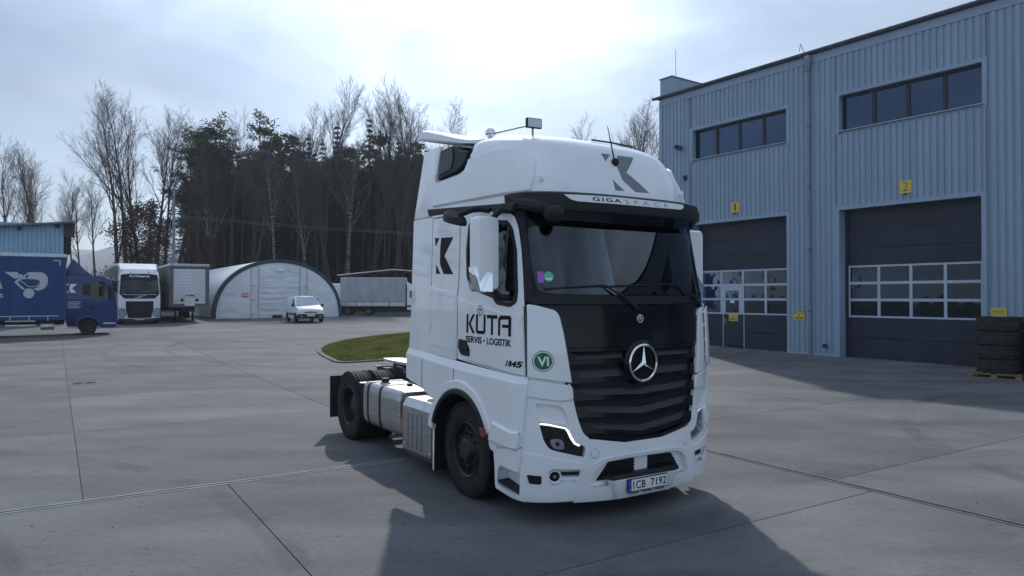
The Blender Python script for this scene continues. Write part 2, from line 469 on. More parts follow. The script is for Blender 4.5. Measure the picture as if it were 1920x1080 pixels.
# ================================================================== ground
def concrete(name, c1, c2):
    m = noisy(name, c1, c2, 0.55, 0.78, 0.92, bump=0.10, bscale=90, detail=8, spec=0.22)
    N, L = m.node_tree.nodes, m.node_tree.links
    b = N['Principled BSDF']
    ramp = [n for n in N if n.type == 'VALTORGB'][0]
    tc = [n for n in N if n.type == 'TEX_COORD'][0]
    def band(rot, sc, scale, lo, hi, dark, prev):
        mp = N.new('ShaderNodeMapping'); mp.inputs['Rotation'].default_value = (0, 0, rot); mp.inputs['Scale'].default_value = sc
        L.new(tc.outputs['Object'], mp.inputs['Vector'])
        n = N.new('ShaderNodeTexNoise'); n.inputs['Scale'].default_value = scale; n.inputs['Detail'].default_value = 6; n.inputs['Roughness'].default_value = 0.6
        L.new(mp.outputs[0], n.inputs['Vector'])
        r = N.new('ShaderNodeValToRGB')
        r.color_ramp.elements[0].position = lo; r.color_ramp.elements[0].color = (dark, dark, dark, 1)
        r.color_ramp.elements[1].position = hi; r.color_ramp.elements[1].color = (1, 1, 1, 1)
        L.new(n.outputs['Fac'], r.inputs['Fac'])
        mx = N.new('ShaderNodeMix'); mx.data_type = 'RGBA'; mx.blend_type = 'MULTIPLY'; mx.inputs[0].default_value = 1
        L.new(prev, mx.inputs[6]); L.new(r.outputs['Color'], mx.inputs[7])
        return mx.outputs[2]
    c = band(R(57), (0.30, 0.8, 1), 0.9, 0.34, 0.60, 0.76, ramp.outputs['Color'])      # wear dragged along the lanes
    c = band(R(-60), (0.28, 1.3, 1), 0.7, 0.36, 0.50, 0.82, c)                          # tyre scuffs across
    c = band(R(-35), (1, 1, 1), 5.0, 0.28, 0.40, 0.80, c)
    c = band(R(20), (1, 1, 1), 0.22, 0.35, 0.65, 0.80, c)                               # spots
    c = band(R(57), (0.5, 30.0, 1), 3.0, 0.35, 0.65, 0.86, c)                            # broomed finish
    c = band(R(5), (1, 1, 1), 55.0, 0.30, 0.60, 0.74, c)
    c = band(R(40), (1, 1, 1), 14.0, 0.30, 0.55, 0.84, c)                                # grit
    # tyre tracks: worn rubber arcs left by turning lorries
    sp_ = N.new('ShaderNodeSeparateXYZ'); L.new(tc.outputs['Object'], sp_.inputs[0])
    cb_ = N.new('ShaderNodeCombineXYZ'); L.new(sp_.outputs['X'], cb_.inputs[0]); L.new(sp_.outputs['Y'], cb_.inputs[1])
    brk = N.new('ShaderNodeTexNoise'); brk.inputs['Scale'].default_value = 1.1; brk.inputs['Detail'].default_value = 6
    L.new(tc.outputs['Object'], brk.inputs['Vector'])
    for ax_, ay_, rad_, wid, dk in ((9.0, 0.5, 7.6, 0.20, 0.68), (9.0, 0.5, 9.7, 0.20, 0.72), (-9.0, 2.0, 6.2, 0.18, 0.70), (-9.0, 2.0, 8.2, 0.18, 0.74), (-2.0, 33.0, 12.5, 0.22, 0.72), (-2.0, 33.0, 14.6, 0.22, 0.75), (14.0, 9.0, 6.0, 0.2, 0.70), (14.0, 9.0, 8.0, 0.2, 0.74)):
        ds = N.new('ShaderNodeVectorMath'); ds.operation = 'DISTANCE'; ds.inputs[1].default_value = (ax_, ay_, 0)
        L.new(cb_.outputs[0], ds.inputs[0])
        m1 = N.new('ShaderNodeMath'); m1.operation = 'SUBTRACT'; m1.inputs[1].default_value = rad_; L.new(ds.outputs['Value'], m1.inputs[0])
        m2 = N.new('ShaderNodeMath'); m2.operation = 'ABSOLUTE'; L.new(m1.outputs[0], m2.inputs[0])
        m3 = N.new('ShaderNodeMapRange'); m3.interpolation_type = 'SMOOTHSTEP'; m3.inputs['From Min'].default_value = wid * 0.4; m3.inputs['From Max'].default_value = wid; m3.inputs['To Min'].default_value = 1.0; m3.inputs['To Max'].default_value = 0.0
        L.new(m2.outputs[0], m3.inputs['Value'])
        m4 = N.new('ShaderNodeMapRange'); m4.inputs['From Min'].default_value = 0.42; m4.inputs['From Max'].default_value = 0.60; L.new(brk.outputs['Fac'], m4.inputs['Value'])
        m5 = N.new('ShaderNodeMath'); m5.operation = 'MULTIPLY'; L.new(m3.outputs[0], m5.inputs[0]); L.new(m4.outputs[0], m5.inputs[1])
        mx = N.new('ShaderNodeMix'); mx.data_type = 'RGBA'; mx.blend_type = 'MULTIPLY'
        L.new(m5.outputs[0], mx.inputs[0]); L.new(c, mx.inputs[6]); mx.inputs[7].default_value = (dk, dk, dk, 1)
        c = mx.outputs[2]
    oi = N.new('ShaderNodeObjectInfo')
    mr = N.new('ShaderNodeMapRange'); mr.inputs['To Min'].default_value = 0.88; mr.inputs['To Max'].default_value = 1.08
    L.new(oi.outputs['Random'], mr.inputs['Value'])
    sc_ = N.new('ShaderNodeVectorMath'); sc_.operation = 'SCALE'
    L.new(c, sc_.inputs[0]); L.new(mr.outputs[0], sc_.inputs['Scale'])
    L.new(sc_.outputs[0], b.inputs['Base Color'])
    return m
concrete('concrete', (0.182, 0.187, 0.193), (0.240, 0.243, 0.246))
concrete('kerb_concrete', (0.18, 0.18, 0.178), (0.225, 0.225, 0.22))
noisy('sealant', (0.045, 0.046, 0.05), (0.075, 0.076, 0.08), 6.0, 0.8)
noisy('forest_soil', (0.045, 0.035, 0.024), (0.085, 0.066, 0.045), 0.8, 0.95, bump=0.3, bscale=6)
noisy('galvanised', (0.19, 0.225, 0.28), (0.27, 0.31, 0.37), 9.0, 0.5, 0.65, metal=0.2)
noisy('drain_rail_sheen', (0.19, 0.205, 0.225), (0.26, 0.275, 0.295), 3.0, 0.75, spec=0.2)  # pale tone stands in for the sky sheen on the left rails

rows = [-60, -20, 0, 20, 40, 60, 78, 120, 300, 900, 2500]
cols = [-2200, -400, -120, -60, -30, 0, 30, 60, 120, 400, 2200]
mb = MB()
mb.add([(x, y, gz(y) - 0.012) for y in rows for x in cols],
       [(j * 11 + i, j * 11 + i + 1, j * 11 + i + 12, j * 11 + i + 11) for j in range(10) for i in range(10)])
ground = tag(mb.build('ground', 'concrete', smooth=False), kind='structure')

# soil of the wood beyond the yard
mb = MB()
ry = [70, 78, 100, 200, 900]
mb.add([(x, y + (0 if x > -40 else (-40 - x) * 0.02), gz(y) + (0.02 if y < 75 else 0.02 + (y - 78) * 0.012 * (1 if y > 78 else 0))) for y in ry for x in cols],
       [(j * 11 + i, j * 11 + i + 1, j * 11 + i + 12, j * 11 + i + 11) for j in range(4) for i in range(10)])
tag(mb.build('forest_floor', 'forest_soil', smooth=False), kind='structure')

# slabs of the yard, laid on the truck's grid
JX, JY = 1.77, 11.52
GA = Vector((0.5366, -0.8439)); GB = Vector((0.8439, 0.5366))
def ab(a, b): return JX + GA.x * a + GB.x * b, JY + GA.y * a + GB.y * b
FP = Vector((11.2507, 24.7923)); FD = Vector((0.580703, -0.814116)); FN = Vector((-0.814116, -0.580703))
A_al = [0 - 4.6 * k for k in range(0, 9)]
A_bl = [-3.17 + 4.25 * k for k in range(-8, 7)]
B_al = [4.2 * k for k in range(0, 4)]
B_bl = [-6.0 * k for k in range(0, 5)]
C_al = [3.67 * k for k in range(0, 5)]
C_bl = [4.6 * k for k in range(0, 5)]
GAP = 0.007
seal = MB()
def slab(a0, a1, b0, b1, d=(GAP,) * 4):
    a0, a1 = sorted((a0, a1)); b0, b1 = sorted((b0, b1))
    cx_, cy_ = ab((a0 + a1) / 2, (b0 + b1) / 2)
    if cy_ < 2 or cy_ > 46 or abs(cx_) > cy_ * 0.78 + 5: return
    if (Vector((cx_, cy_)) - FP).dot(FN) < -2.5: return
    big = [ab(a, b) for a, b in ((a0, b0), (a1, b0), (a1, b1), (a0, b1))]
    sm = [ab(a, b) for a, b in ((a0 + d[0], b0 + d[2]), (a1 - d[1], b0 + d[2]), (a1 - d[1], b1 - d[3]), (a0 + d[0], b1 - d[3]))]
    seal.add([(x, y, gz(y) - 0.008) for x, y in big], [(0, 1, 2, 3)])
    m_ = MB()
    m_.add([(x, y, gz(y) - 0.05) for x, y in sm] + [(x, y, gz(y)) for x, y in sm],
           [(0, 3, 2, 1), (4, 5, 6, 7), (0, 1, 5, 4), (1, 2, 6, 5), (2, 3, 7, 6), (3, 0, 4, 7)])
    m_.build('slab', 'concrete', ground, smooth=False)
DR = 0.075
for i in range(len(A_al) - 1):
    for j in range(len(A_bl) - 1):
        b0, b1 = A_bl[j], A_bl[j + 1]
        if i == 0 and b0 < 0 < b1:
            slab(A_al[i], A_al[i + 1], b0, b1)
        else:
            slab(A_al[i], A_al[i + 1], b0, b1, (GAP, DR if (i == 0 and b1 <= 0) else GAP, GAP, GAP))
for i in range(len(B_al) - 1):
    for j in range(len(B_bl) - 1):
        slab(B_al[i], B_al[i + 1], B_bl[j], B_bl[j + 1], (DR if i == 0 else GAP, GAP, GAP, DR if j == 0 else GAP))
for i in range(len(C_al) - 1):
    for j in range(len(C_bl) - 1):
        slab(C_al[i], C_al[i + 1], C_bl[j], C_bl[j + 1], (GAP, GAP, DR if j == 0 else GAP, GAP))
tag(seal.build('joint_sealant', 'sealant', ground, smooth=False), kind='stuff')

# slot drains: two rails and a dark slot
noisy('drain_rail_dull', (0.10, 0.108, 0.122), (0.15, 0.158, 0.17), 3.0, 0.75, spec=0.2)  # same rail metal, toned dark where no sheen shows
def drain(label, p0, p1, rm='drain_rail_sheen'):
    e = empty('slot_drain', (p0[0], p0[1], 0), math.atan2(p1[1] - p0[1], p1[0] - p0[0]))
    Ln = (Vector(p1) - Vector(p0)).length
    for sg in (-1, 1):
        MB().box(0, Ln, sg * 0.022, sg * 0.064, -0.03, 0.004).build('rail', rm, e)
    MB().box(0, Ln, -0.022, 0.022, -0.06, -0.012).build('slot', 'sealant', e)
    tag(e, label, 'drain', 'slot drains in the concrete yard')
drain('pale metal slot drain running from behind the truck to the left', ab(0, -0.08), ab(0, -14.8))
drain('dark slot drain running out from the truck towards the tyre stack side', ab(0.0, 0.0), ab(12.5, 0.0), 'drain_rail_dull')

# manhole
mh = empty('manhole_cover', (*[ab(0, 0)[0] * 0 + v for v in (-10.57, 17.75)], 0))
tag(mh, 'round rusty manhole cover set in the concrete on the left', 'manhole')
noisy('rust_iron', (0.10, 0.085, 0.075), (0.19, 0.165, 0.15), 8, 0.8)
MB().lathe([(0.0, 0.006), (0.30, 0.006), (0.30, 0.0)], n=28).build('lid', 'rust_iron', mh)
MB().lathe([(0.315, 0.0), (0.315, 0.008), (0.39, 0.008), (0.39, 0.0)], n=28).build('frame_ring', 'rust_iron', mh)
for k in range(6):
    a = k * PI / 6
    MB().bar((-0.26 * math.cos(a), -0.26 * math.sin(a), 0.009), (0.26 * math.cos(a), 0.26 * math.sin(a), 0.009), 0.02, 0.008).build('rib', 'sealant', mh)

# grass island with a flush kerb
def px_ground(u, v):
    lo, hi = 5.0, 75.0
    for _ in range(50):
        mid = (lo + hi) / 2
        p = px(u, v, mid)
        if p.z > gz(mid): lo = mid
        else: hi = mid
    return px(u, v, (lo + hi) / 2)
isl = [(600, 658), (610, 667), (640, 681), (700, 677), (770, 673), (960, 664), (1080, 652), (1000, 632), (870, 622), (768, 625), (690, 633), (640, 641), (612, 649)]
isl = [tuple(px_ground(*q)[:2]) for q in isl]
isl = rpoly(isl, 1.6, 5)
noisy('grass_soil', (0.085, 0.098, 0.027), (0.14, 0.145, 0.05), 2.0, 0.95, bump=0.4, bscale=14)
flat_s = lambda x, y, o: (x, y, gz(y) + o)
island = patch('grass_bed', isl, flat_s, 'grass_soil', None, 0.03, 0.06, 0.8)
tag(island, kind='structure')
kout = offset_poly(isl, -0.16)
kerb = patch('kerb', kout, flat_s, 'kerb_concrete', None, 0.045, 0.08, 0.6, [isl])
tag(kerb, kind='structure')
# blades
def blade_mat(name, c1, c2):
    m = noisy(name, c1, c2, 1.3, 0.75, spec=0.2)
    N, L = m.node_tree.nodes, m.node_tree.links
    b = N['Principled BSDF']
    tr = N.new('ShaderNodeBsdfTranslucent')
    r = [n for n in N if n.type == 'VALTORGB'][0]
    L.new(r.outputs['Color'], tr.inputs['Color'])
    mx = N.new('ShaderNodeMixShader'); mx.inputs[0].default_value = 0.35
    L.new(b.outputs[0], mx.inputs[1]); L.new(tr.outputs[0], mx.inputs[2])
    L.new(mx.outputs[0], [n for n in N if n.type == 'OUTPUT_MATERIAL'][0].inputs['Surface'])
    return m
blade_mat('grass_blade', (0.10, 0.125, 0.028), (0.20, 0.20, 0.065))
rnd = random.Random(3)
xs = [p[0] for p in isl]; ys = [p[1] for p in isl]
vs, fs = [], []
while len(fs) < 42000:
    x, y = rnd.uniform(min(xs), max(xs)), rnd.uniform(min(ys), max(ys))
    if not inside((x, y), isl): continue
    a = rnd.uniform(0, PI); w = rnd.uniform(0.012, 0.03); h_ = rnd.uniform(0.04, 0.10)
    dx_, dy_ = math.cos(a) * w, math.sin(a) * w
    z = gz(y) + 0.03; k = len(vs)
    vs += [(x - dx_, y - dy_, z), (x + dx_, y + dy_, z), (x + rnd.uniform(-.04, .04), y + rnd.uniform(-.04, .04), z + h_)]
    fs.append((k, k + 1, k + 2))
me = bpy.data.meshes.new('grass'); me.from_pydata(vs, [], fs); me.materials.append(MATS['grass_blade'])
tag(link('grass', me), 'short green grass on the island beside the truck', 'grass', kind='stuff')
# ================================================================== workshop building (local: x along facade, y into it, z up)
noisy('cladding', (0.255, 0.335, 0.435), (0.295, 0.375, 0.478), 1.4, 0.42, 0.5, metal=0.15, stretch=(1.6, 1.6, 0.12), detail=6)
noisy('trim_metal', (0.27, 0.355, 0.47), (0.305, 0.39, 0.505), 0.8, 0.42)
noisy('door_grey', (0.018, 0.023, 0.040), (0.024, 0.030, 0.050), 1.5, 0.5)
noisy('window_frame', (0.022, 0.026, 0.034), (0.03, 0.034, 0.042), 3, 0.45)
noisy('door_frame_white', (0.40, 0.48, 0.58), (0.46, 0.54, 0.64), 3, 0.4)
noisy('gutter_metal', (0.10, 0.115, 0.14), (0.15, 0.165, 0.19), 4, 0.45, metal=0.5)
noisy('room_dark', (0.05, 0.055, 0.065), (0.09, 0.095, 0.10), 0.7, 0.8)
noisy('roof_dark', (0.03, 0.03, 0.035), (0.05, 0.05, 0.055), 1, 0.8)

FA = math.atan2(FD.y, FD.x)
bld = empty('workshop_building', (FP.x, FP.y, 0), FA)
tag(bld, 'tall blue-grey corrugated metal workshop with two dark sectional doors', 'building')
L0, L1, EAVE = -8.15, 45.0, 10.47
OPEN = [(-6.33, -1.93, -0.5, 5.12), (0.09, 4.50, -0.5, 5.12), (-6.33, -1.93, 7.85, 9.07), (0.11, 4.54, 7.85, 9.07), (6.51, 10.92, -0.5, 5.12), (6.51, 10.92, 7.85, 9.07)]
for _k in (3, 4, 5): OPEN += [(0.09 + 6.42 * _k, 4.50 + 6.42 * _k, -0.5, 5.12), (0.09 + 6.42 * _k, 4.50 + 6.42 * _k, 7.85, 9.07)]
TR = 0.13
def corr(mb_, x0, x1, z0, z1, pitch=0.205, depth=0.034):
    """trapezoidal sheet between two edges, facing -y"""
    pts = [(x0, 0.0)]
    k = math.floor(x0 / pitch)
    while k * pitch < x1 + pitch:
        for o, d in ((0.0, 0.0), (0.045, 0.0), (0.065, -depth), (0.185, -depth)):
            x = k * pitch + o
            if x0 < x < x1: pts.append((x, d))
        k += 1
    pts.append((x1, pts[-1][1]))
    n = len(pts)
    mb_.add([(x, y, z0) for x, y in pts] + [(x, y, z1) for x, y in pts], [(i, i + 1, n + i + 1, n + i) for i in range(n - 1)])
cl = MB()
def lap(x0, x1, z0, z1, zl=5.95):
    """two sheets, the upper lapping over the lower"""
    if z0 < zl < z1:
        corr(cl, x0, x1, z0, zl + 0.05); k = len(cl.v); corr(cl, x0, x1, zl, z1)
        for q in cl.v[k:]: q.y -= 0.007
    else: corr(cl, x0, x1, z0, z1)
xs_cut = sorted({L0, L1} | {o[0] - TR for o in OPEN} | {o[1] + TR for o in OPEN})
for i in range(len(xs_cut) - 1):
    x0, x1 = xs_cut[i], xs_cut[i + 1]; xm = (x0 + x1) / 2
    zs = [(o[2] - TR if o[2] > 0 else -0.5, o[3] + TR) for o in OPEN if o[0] - TR < xm < o[1] + TR]
    zs.sort(); z = 0.16
    for a, b in zs:
        if a > z: lap(x0, x1, z, a)
        z = b
    lap(x0, x1, z, EAVE)
clo = cl.build('wall_cladding', 'cladding', bld, smooth=False)
# solid mass behind the cladding, with the openings left free
mass = MB()
xs_cut = sorted({L0, L1} | {o[0] for o in OPEN} | {o[1] for o in OPEN})
for i in range(len(xs_cut) - 1):
    x0, x1 = xs_cut[i], xs_cut[i + 1]; xm = (x0 + x1) / 2
    zs = sorted((o[2], o[3]) for o in OPEN if o[0] < xm < o[1]); z = -0.2
    for a, b in zs:
        if a > z: mass.box(x0, x1, 0.012, 0.40, z, a)
        z = b
    mass.box(x0, x1, 0.012, 0.40, z, EAVE + 0.25)
mass.build('wall', 'trim_metal', bld, smooth=False)
MB().box(L0, L0 + 0.3, 0.40, 24, -0.2, EAVE + 0.25).box(L1 - 0.3, L1, 0.40, 24, -0.2, EAVE + 0.25).box(L0, L1, 23.7, 24, -0.2, EAVE + 0.25).build('rear_wall', 'trim_metal', bld, smooth=False)
MB().box(L0 + 0.3, L1 - 0.3, 3.0, 3.2, -0.1, EAVE).box(L0 + 0.3, L1 - 0.3, 0.4, 3.0, 5.9, 6.1).build('dark_backing', 'room_dark', bld, smooth=False)  # dark backing wall and floor, standing in for the dim interior
MB().prism([(-0.10, 10.86), (12, 11.25), (24.3, 10.86), (24.3, 10.76), (12, 11.15), (-0.10, 10.76)], 'x', L0 - 0.1, L1 + 0.1).build('roof', 'roof_dark', bld)
MB().box(L0 + 0.01, L1, -0.055, 0.012, EAVE, 10.76).build('fascia', 'trim_metal', bld, bevel=0.004)
# gutter: half round
g = MB(); prof = [(-0.06 - 0.09 + 0.09 * math.cos(t), 10.85 - 0.09 * math.sin(t)) for t in [PI * k / 8 for k in range(9)]]
prof += [(y + (0.008 if y > -0.15 else -0.008) * 0 , z + 0.012) for y, z in reversed(prof)]
g.prism(prof, 'x', L0 - 0.28, L1).build('gutter', 'gutter_metal', bld)
# drip flashing and plinth
for _a, _b in ((L0, OPEN[0][0]), (OPEN[0][1], OPEN[1][0]), (OPEN[1][1], OPEN[4][0])):
    MB().box(_a, _b, -0.06, 0.012, 0.0, 0.15).build('plinth', 'trim_metal', bld, bevel=0.004)
MB().box(L0 - 0.02, L0 + 0.14, -0.06, 0.2, 0.0, EAVE + 0.2).build('corner_flashing', 'trim_metal', bld, bevel=0.004)
# end parapet
par = MB().box(L0 - 0.05, L0 + 0.62, 0.05, 24.2, 10.72, 11.66).build('parapet', 'trim_metal', bld)
MB().box(L0 - 0.09, L0 + 0.66, 0.01, 24.3, 11.662, 11.70).build('parapet_cap', 'gutter_metal', par)
MB().tube([(L0 + 0.62, 0.3, 11.7), (L0 + 0.62, 0.3, 12.9)], 0.012, 5).build('lightning_rod', 'gutter_metal', par)
def trim(o, parent):
    x0, x1, z0, z1 = o
    t = MB(); zb = z0 - TR if z0 > 0 else 0.0
    t.box(x0 - TR, x0, -0.042, 0.011, zb, z1 + TR).box(x1, x1 + TR, -0.042, 0.011, zb, z1 + TR)
    t.box(x0, x1, -0.042, 0.011, z1, z1 + TR)
    t.box(x0 - 0.012, x0 + 0.004, -0.046, 0.36, max(z0, 0), z1).box(x1 - 0.004, x1 + 0.012, -0.046, 0.36, max(z0, 0), z1)
    t.build('trim', 'trim_metal', parent, smooth=False)
def strip_window(o):
    x0, x1, z0, z1 = o
    w = MB()
    fy0, fy1 = 0.16, 0.23
    w.box(x0 + .005, x1 - .005, fy0, fy1, z0, z0 + 0.07).box(x0 + .005, x1 - .005, fy0, fy1, z1 - 0.09, z1)
    n = 4
    xs_ = [x0 + .005 + (x1 - x0 - .01) * k / n for k in range(n + 1)]
    for k, x in enumerate(xs_):
        hw = 0.07 if k in (0, n) else 0.06
        w.box(max(x0 + .005, x - hw), min(x1 - .005, x + hw), fy0 + .003, fy1 - .003, z0 + 0.07, z1 - 0.09)
    win = w.build('window', 'window_frame', bld, smooth=False)
    for k in range(n):
        MB().box(xs_[k] + 0.06, xs_[k + 1] - 0.06, 0.195, 0.20, z0 + 0.06, z1 - 0.08).build('pane', 'glass_window', win, smooth=False)
    MB().prism([(-0.10, z0 - 0.035), (-0.10, z0 - 0.01), (0.16, z0 + 0.02), (0.16, z0 - 0.02)], 'x', x0 - 0.05, x1 + 0.05).build('sill', 'door_frame_white', win)
    trim(o, bld)
    return win
strip_window(OPEN[2]); strip_window(OPEN[3]); strip_window(OPEN[5])
for _k in (7, 9, 11): strip_window(OPEN[_k])
rnd = random.Random(5)
def sectional_door(o, wicket=False):
    x0, x1, z0, z1 = o
    D0, D1 = 0.35, 0.40
    dx0, dx1 = x0 + 0.13, x1 - 0.13
    d = MB().box(x0 + 0.012, dx0, D0 - 0.02, D1, 0, z1).box(dx1, x1 - 0.012, D0 - 0.02, D1, 0, z1).box(dx0, dx1, D0 - 0.02, D1, 5.0, z1).build('sectional_door', 'door_grey', bld, smooth=False)
    # solid leaves below and above the glazed band
    zb, zt = 1.46, 3.17
    low = [(0.03, 0.73), (0.745, zb)]
    up = [(zt, 3.78), (3.785, 4.39), (4.395, 5.0)]
    for a, b in up:
        MB().box(dx0, dx1, D0, D1, a, b).build('section', 'door_grey', d, bevel=0.003)
    wk0, wk1 = dx0 + 1.13, dx0 + 2.10
    for a, b in low:
        if wicket:
            MB().box(dx0, wk0 - 0.03, D0, D1, a, b).build('section', 'door_grey', d, bevel=0.003)
            MB().box(wk1 + 0.03, dx1, D0, D1, a, b).build('section', 'door_grey', d, bevel=0.003)
        else:
            MB().box(dx0, dx1, D0, D1, a, b).build('section', 'door_grey', d, bevel=0.003)
    MB().box(dx0, dx1, D0 - 0.01, D1, 0.0, 0.03).build('bottom_seal', 'rubber', d)
    # glazed band: 3 rows of 4 panes
    hb = (zt - zb) / 3
    xs_ = [dx0 + (dx1 - dx0) * k / 4 for k in range(5)]
    fr = MB()
    for r_ in range(4):
        z = zb + hb * r_
        hw = 0.045 if 0 < r_ < 3 else 0.03
        fr.box(dx0, dx1, D0 - 0.02, D1 - 0.01, z - hw, z + hw)
    for r_ in range(3):
        za, zc = zb + hb * r_ + (0.045 if r_ else 0.03), zb + hb * (r_ + 1) - (0.045 if r_ < 2 else 0.03)
        for k in range(5):
            fr.box(max(dx0, xs_[k] - 0.045), min(dx1, xs_[k] + 0.045), D0 - 0.017, D1 - 0.013, za, zc)
            if wicket and k == 1 and r_ < 2:
                fr.box(xs_[1] + 0.045, xs_[1] + 0.19, D0 - 0.017, D1 - 0.013, za, zc)
                fr.box(xs_[2] - 0.19, xs_[2] - 0.045, D0 - 0.017, D1 - 0.013, za, zc)
    if wicket:
        zr = zb + hb * 2
        fr.box(xs_[1] + 0.19, xs_[2] - 0.19, D0 - 0.0165, D1 - 0.014, zr - 0.22, zr - 0.045)
    fo = fr.build('glazing_frame', 'door_frame_white', d, smooth=False)
    for r_ in range(3):
        for k in range(4):
            p = MB(); xa, xb = xs_[k] + 0.03, xs_[k + 1] - 0.03; za, zc = zb + hb * r_ + 0.02, zb + hb * (r_ + 1) - 0.02
            nx, nz = 8, 4
            am = 0.0013
            vv = [(xa + (xb - xa) * i / nx, D0 + 0.01 + am * math.sin(i * 1.7 + r_ * 2 + k * 3) * math.sin(j * 1.3 + k), za + (zc - za) * j / nz) for j in range(nz + 1) for i in range(nx + 1)]
            p.add(vv, [(j * (nx + 1) + i, j * (nx + 1) + i + 1, (j + 1) * (nx + 1) + i + 1, (j + 1) * (nx + 1) + i) for j in range(nz) for i in range(nx)])
            p.build('pane', 'glass_dark', fo)
    if wicket:
        wd = MB().box(wk0, wk1, D0 - 0.012, D1 - 0.006, 0.16, zb - 0.031).build('wicket_door', 'door_grey', d, bevel=0.006)
        for _a, _b in ((wk0 - 0.03, wk0 - 0.001), (wk1 + 0.001, wk1 + 0.03)):
            MB().box(_a, _b, D0 - 0.02, D1, 0.06, zb - 0.031).build('wicket_frame', 'door_frame_white', wd)
        MB().box(wk0 + 0.05, wk0 + 0.10, D0 - 0.03, D0 - 0.012, 1.0, 1.28).tube([(wk0 + 0.075, D0 - 0.06, 1.18), (wk0 + 0.20, D0 - 0.06, 1.18)], 0.012, 6).build('handle', 'galvanised', wd)
        sg = MB().box(wk0 + 0.27, wk0 + 0.70, D0 - 0.02, D0 - 0.0125, 1.16, 1.43).build('warning_plate', 'signal_yellow', wd)
        tx = MB()
        tx.add([(wk0 + 0.485 - 0.05, D0 - 0.0215, 1.32), (wk0 + 0.485 + 0.05, D0 - 0.0215, 1.32), (wk0 + 0.485, D0 - 0.0215, 1.40)], [(0, 1, 2)])
        for q in range(2):
            tx.box(wk0 + 0.32, wk0 + 0.65, D0 - 0.0222, D0 - 0.0205, 1.20 + q * 0.05, 1.222 + q * 0.05)
        tx.build('print', 'sign_ink', sg)
        MB().box(xs_[1] + 0.42, xs_[1] + 0.62, D0 - 0.004, D0 - 0.001, 1.88, 1.99).build('notice', 'decal_white', wd)
    trim(o, bld)
    return d
sectional_door(OPEN[0], True); sectional_door(OPEN[1]); sectional_door(OPEN[4])
for _k in (6, 8, 10): sectional_door(OPEN[_k])
# downpipe
dp = MB().tube([(-0.99, -0.12, 0.05), (-0.99, -0.12, 10.2)], 0.055, 10).build('downpipe', 'galvanised', bld)
MB().lathe([(0.055, 10.15), (0.10, 10.3), (0.13, 10.62), (0.13, 10.72), (0.0, 10.72)], (-0.99, -0.15, 0), n=10).build('hopper', 'galvanised', dp)
for z in (1.6, 3.8, 6.0, 8.2):
    MB().lathe([(0.058, z), (0.068, z), (0.068, z + 0.05), (0.058, z + 0.05)], (-0.99, -0.12, 0), n=10).box(-1.02, -0.96, -0.07, 0.0, z, z + 0.05).build('bracket', 'gutter_metal', dp)
MB().tube([(-1.05, -0.17, 10.7), (-1.2, -0.25, 11.2), (-1.35, -0.1, 11.0)], 0.012, 5).build('lightning_wire', 'gutter_metal', dp)
# wall fittings
MB().lathe([(0.0, 0.06), (0.085, 0.06), (0.085, -0.30), (0.11, -0.30), (0.11, 0.10)][::-1], (-6.95, -0.04, 8.46), (0, 1, 0), 16).build('flue_pipe', 'grey_plastic', bld)
MB().lathe([(0.0, 0.02), (0.06, 0.02), (0.06, -0.10), (0.08, -0.10), (0.08, 0.06)][::-1], (-0.41, -0.05, 0.42), (0, 1, 0), 16).build('outlet_pipe', 'gutter_metal', bld)
MB().box(-6.78, -6.62, -0.10, -0.03, 7.05, 7.25).lathe([(0.0, -0.2), (0.06, -0.2), (0.06, -0.08)], (-6.68, 0, 7.16), (0, 1, 0), 10).build('wall_lamp', 'window_frame', bld, bevel=0.01)
MB().box(-7.98, -7.90, -0.10, -0.03, 7.55, 7.80).build('camera_box', 'window_frame', bld, bevel=0.01)
# number plates and signs on the facade: signs are things of their own
def wall_sign(label, cx_, cz, w, h_, rot=0):
    s_ = MB().box(-w / 2, w / 2, -0.052, -0.046, -h_ / 2, h_ / 2).build('sign', 'signal_yellow')
    s_.matrix_world = bld_m @ Matrix.Translation((cx_, 0, cz))
    tag(s_, label, 'sign', 'yellow signs on the workshop wall')
    return s_
bld_m = Matrix.Translation((FP.x, FP.y, 0)) @ Matrix.Rotation(FA, 4, 'Z')
for num, cx_, lab in (('1', -4.19, 'small yellow plate with number 1 above the door beside the truck'), ('2', 2.33, 'small yellow plate with number 2 above the right door')):
    s_ = wall_sign(lab, cx_, 5.64, 0.38, 0.40)
    wd_ = 0.075 if num == '1' else 0.16
    lettering('numeral', num, lambda a, b, wd_=wd_: (-wd_ / 2 + a * wd_, -0.0545, -0.13 + b * 0.28), 'sign_ink', s_, bold=-0.02)
    MB().box(-0.03, 0.03, -0.10, -0.02, -0.25, -0.202).build('bracket', 'window_frame', s_)
s_ = wall_sign('yellow notice plate low on the wall between the two doors', -1.44, 1.40, 0.44, 0.24)
tx = MB()
for q in range(2): tx.box(-0.17, 0.17, -0.0545, -0.052, -0.08 + q * 0.05, -0.055 + q * 0.05)
tx.add([(-0.04, -0.0545, 0.035), (0.04, -0.0545, 0.035), (0, -0.0545, 0.10)], [(0, 1, 2)])
tx.build('print', 'sign_ink', s_)
s2 = MB().box(-0.15, 0.15, -0.052, -0.046, -0.05, 0.05).build('exit_sign', 'exit_green')
s2.matrix_world = bld_m @ Matrix.Translation((-1.40, 0, 1.60))
tag(s2, 'tiny lime green plate just above the yellow notice between the doors', 'sign')
MB().box(-0.10, 0.10, -0.0545, -0.052, -0.012, 0.012).build('print', 'sign_ink', s2)
s_ = wall_sign('yellow plate reading POZOR above the stacked tyres', 4.93, 1.70, 0.42, 0.22)
lettering('lettering', 'POZOR', lambda a, b: (-0.15 + a * 0.30, -0.0545, -0.04 + b * 0.08), 'sign_ink', s_)

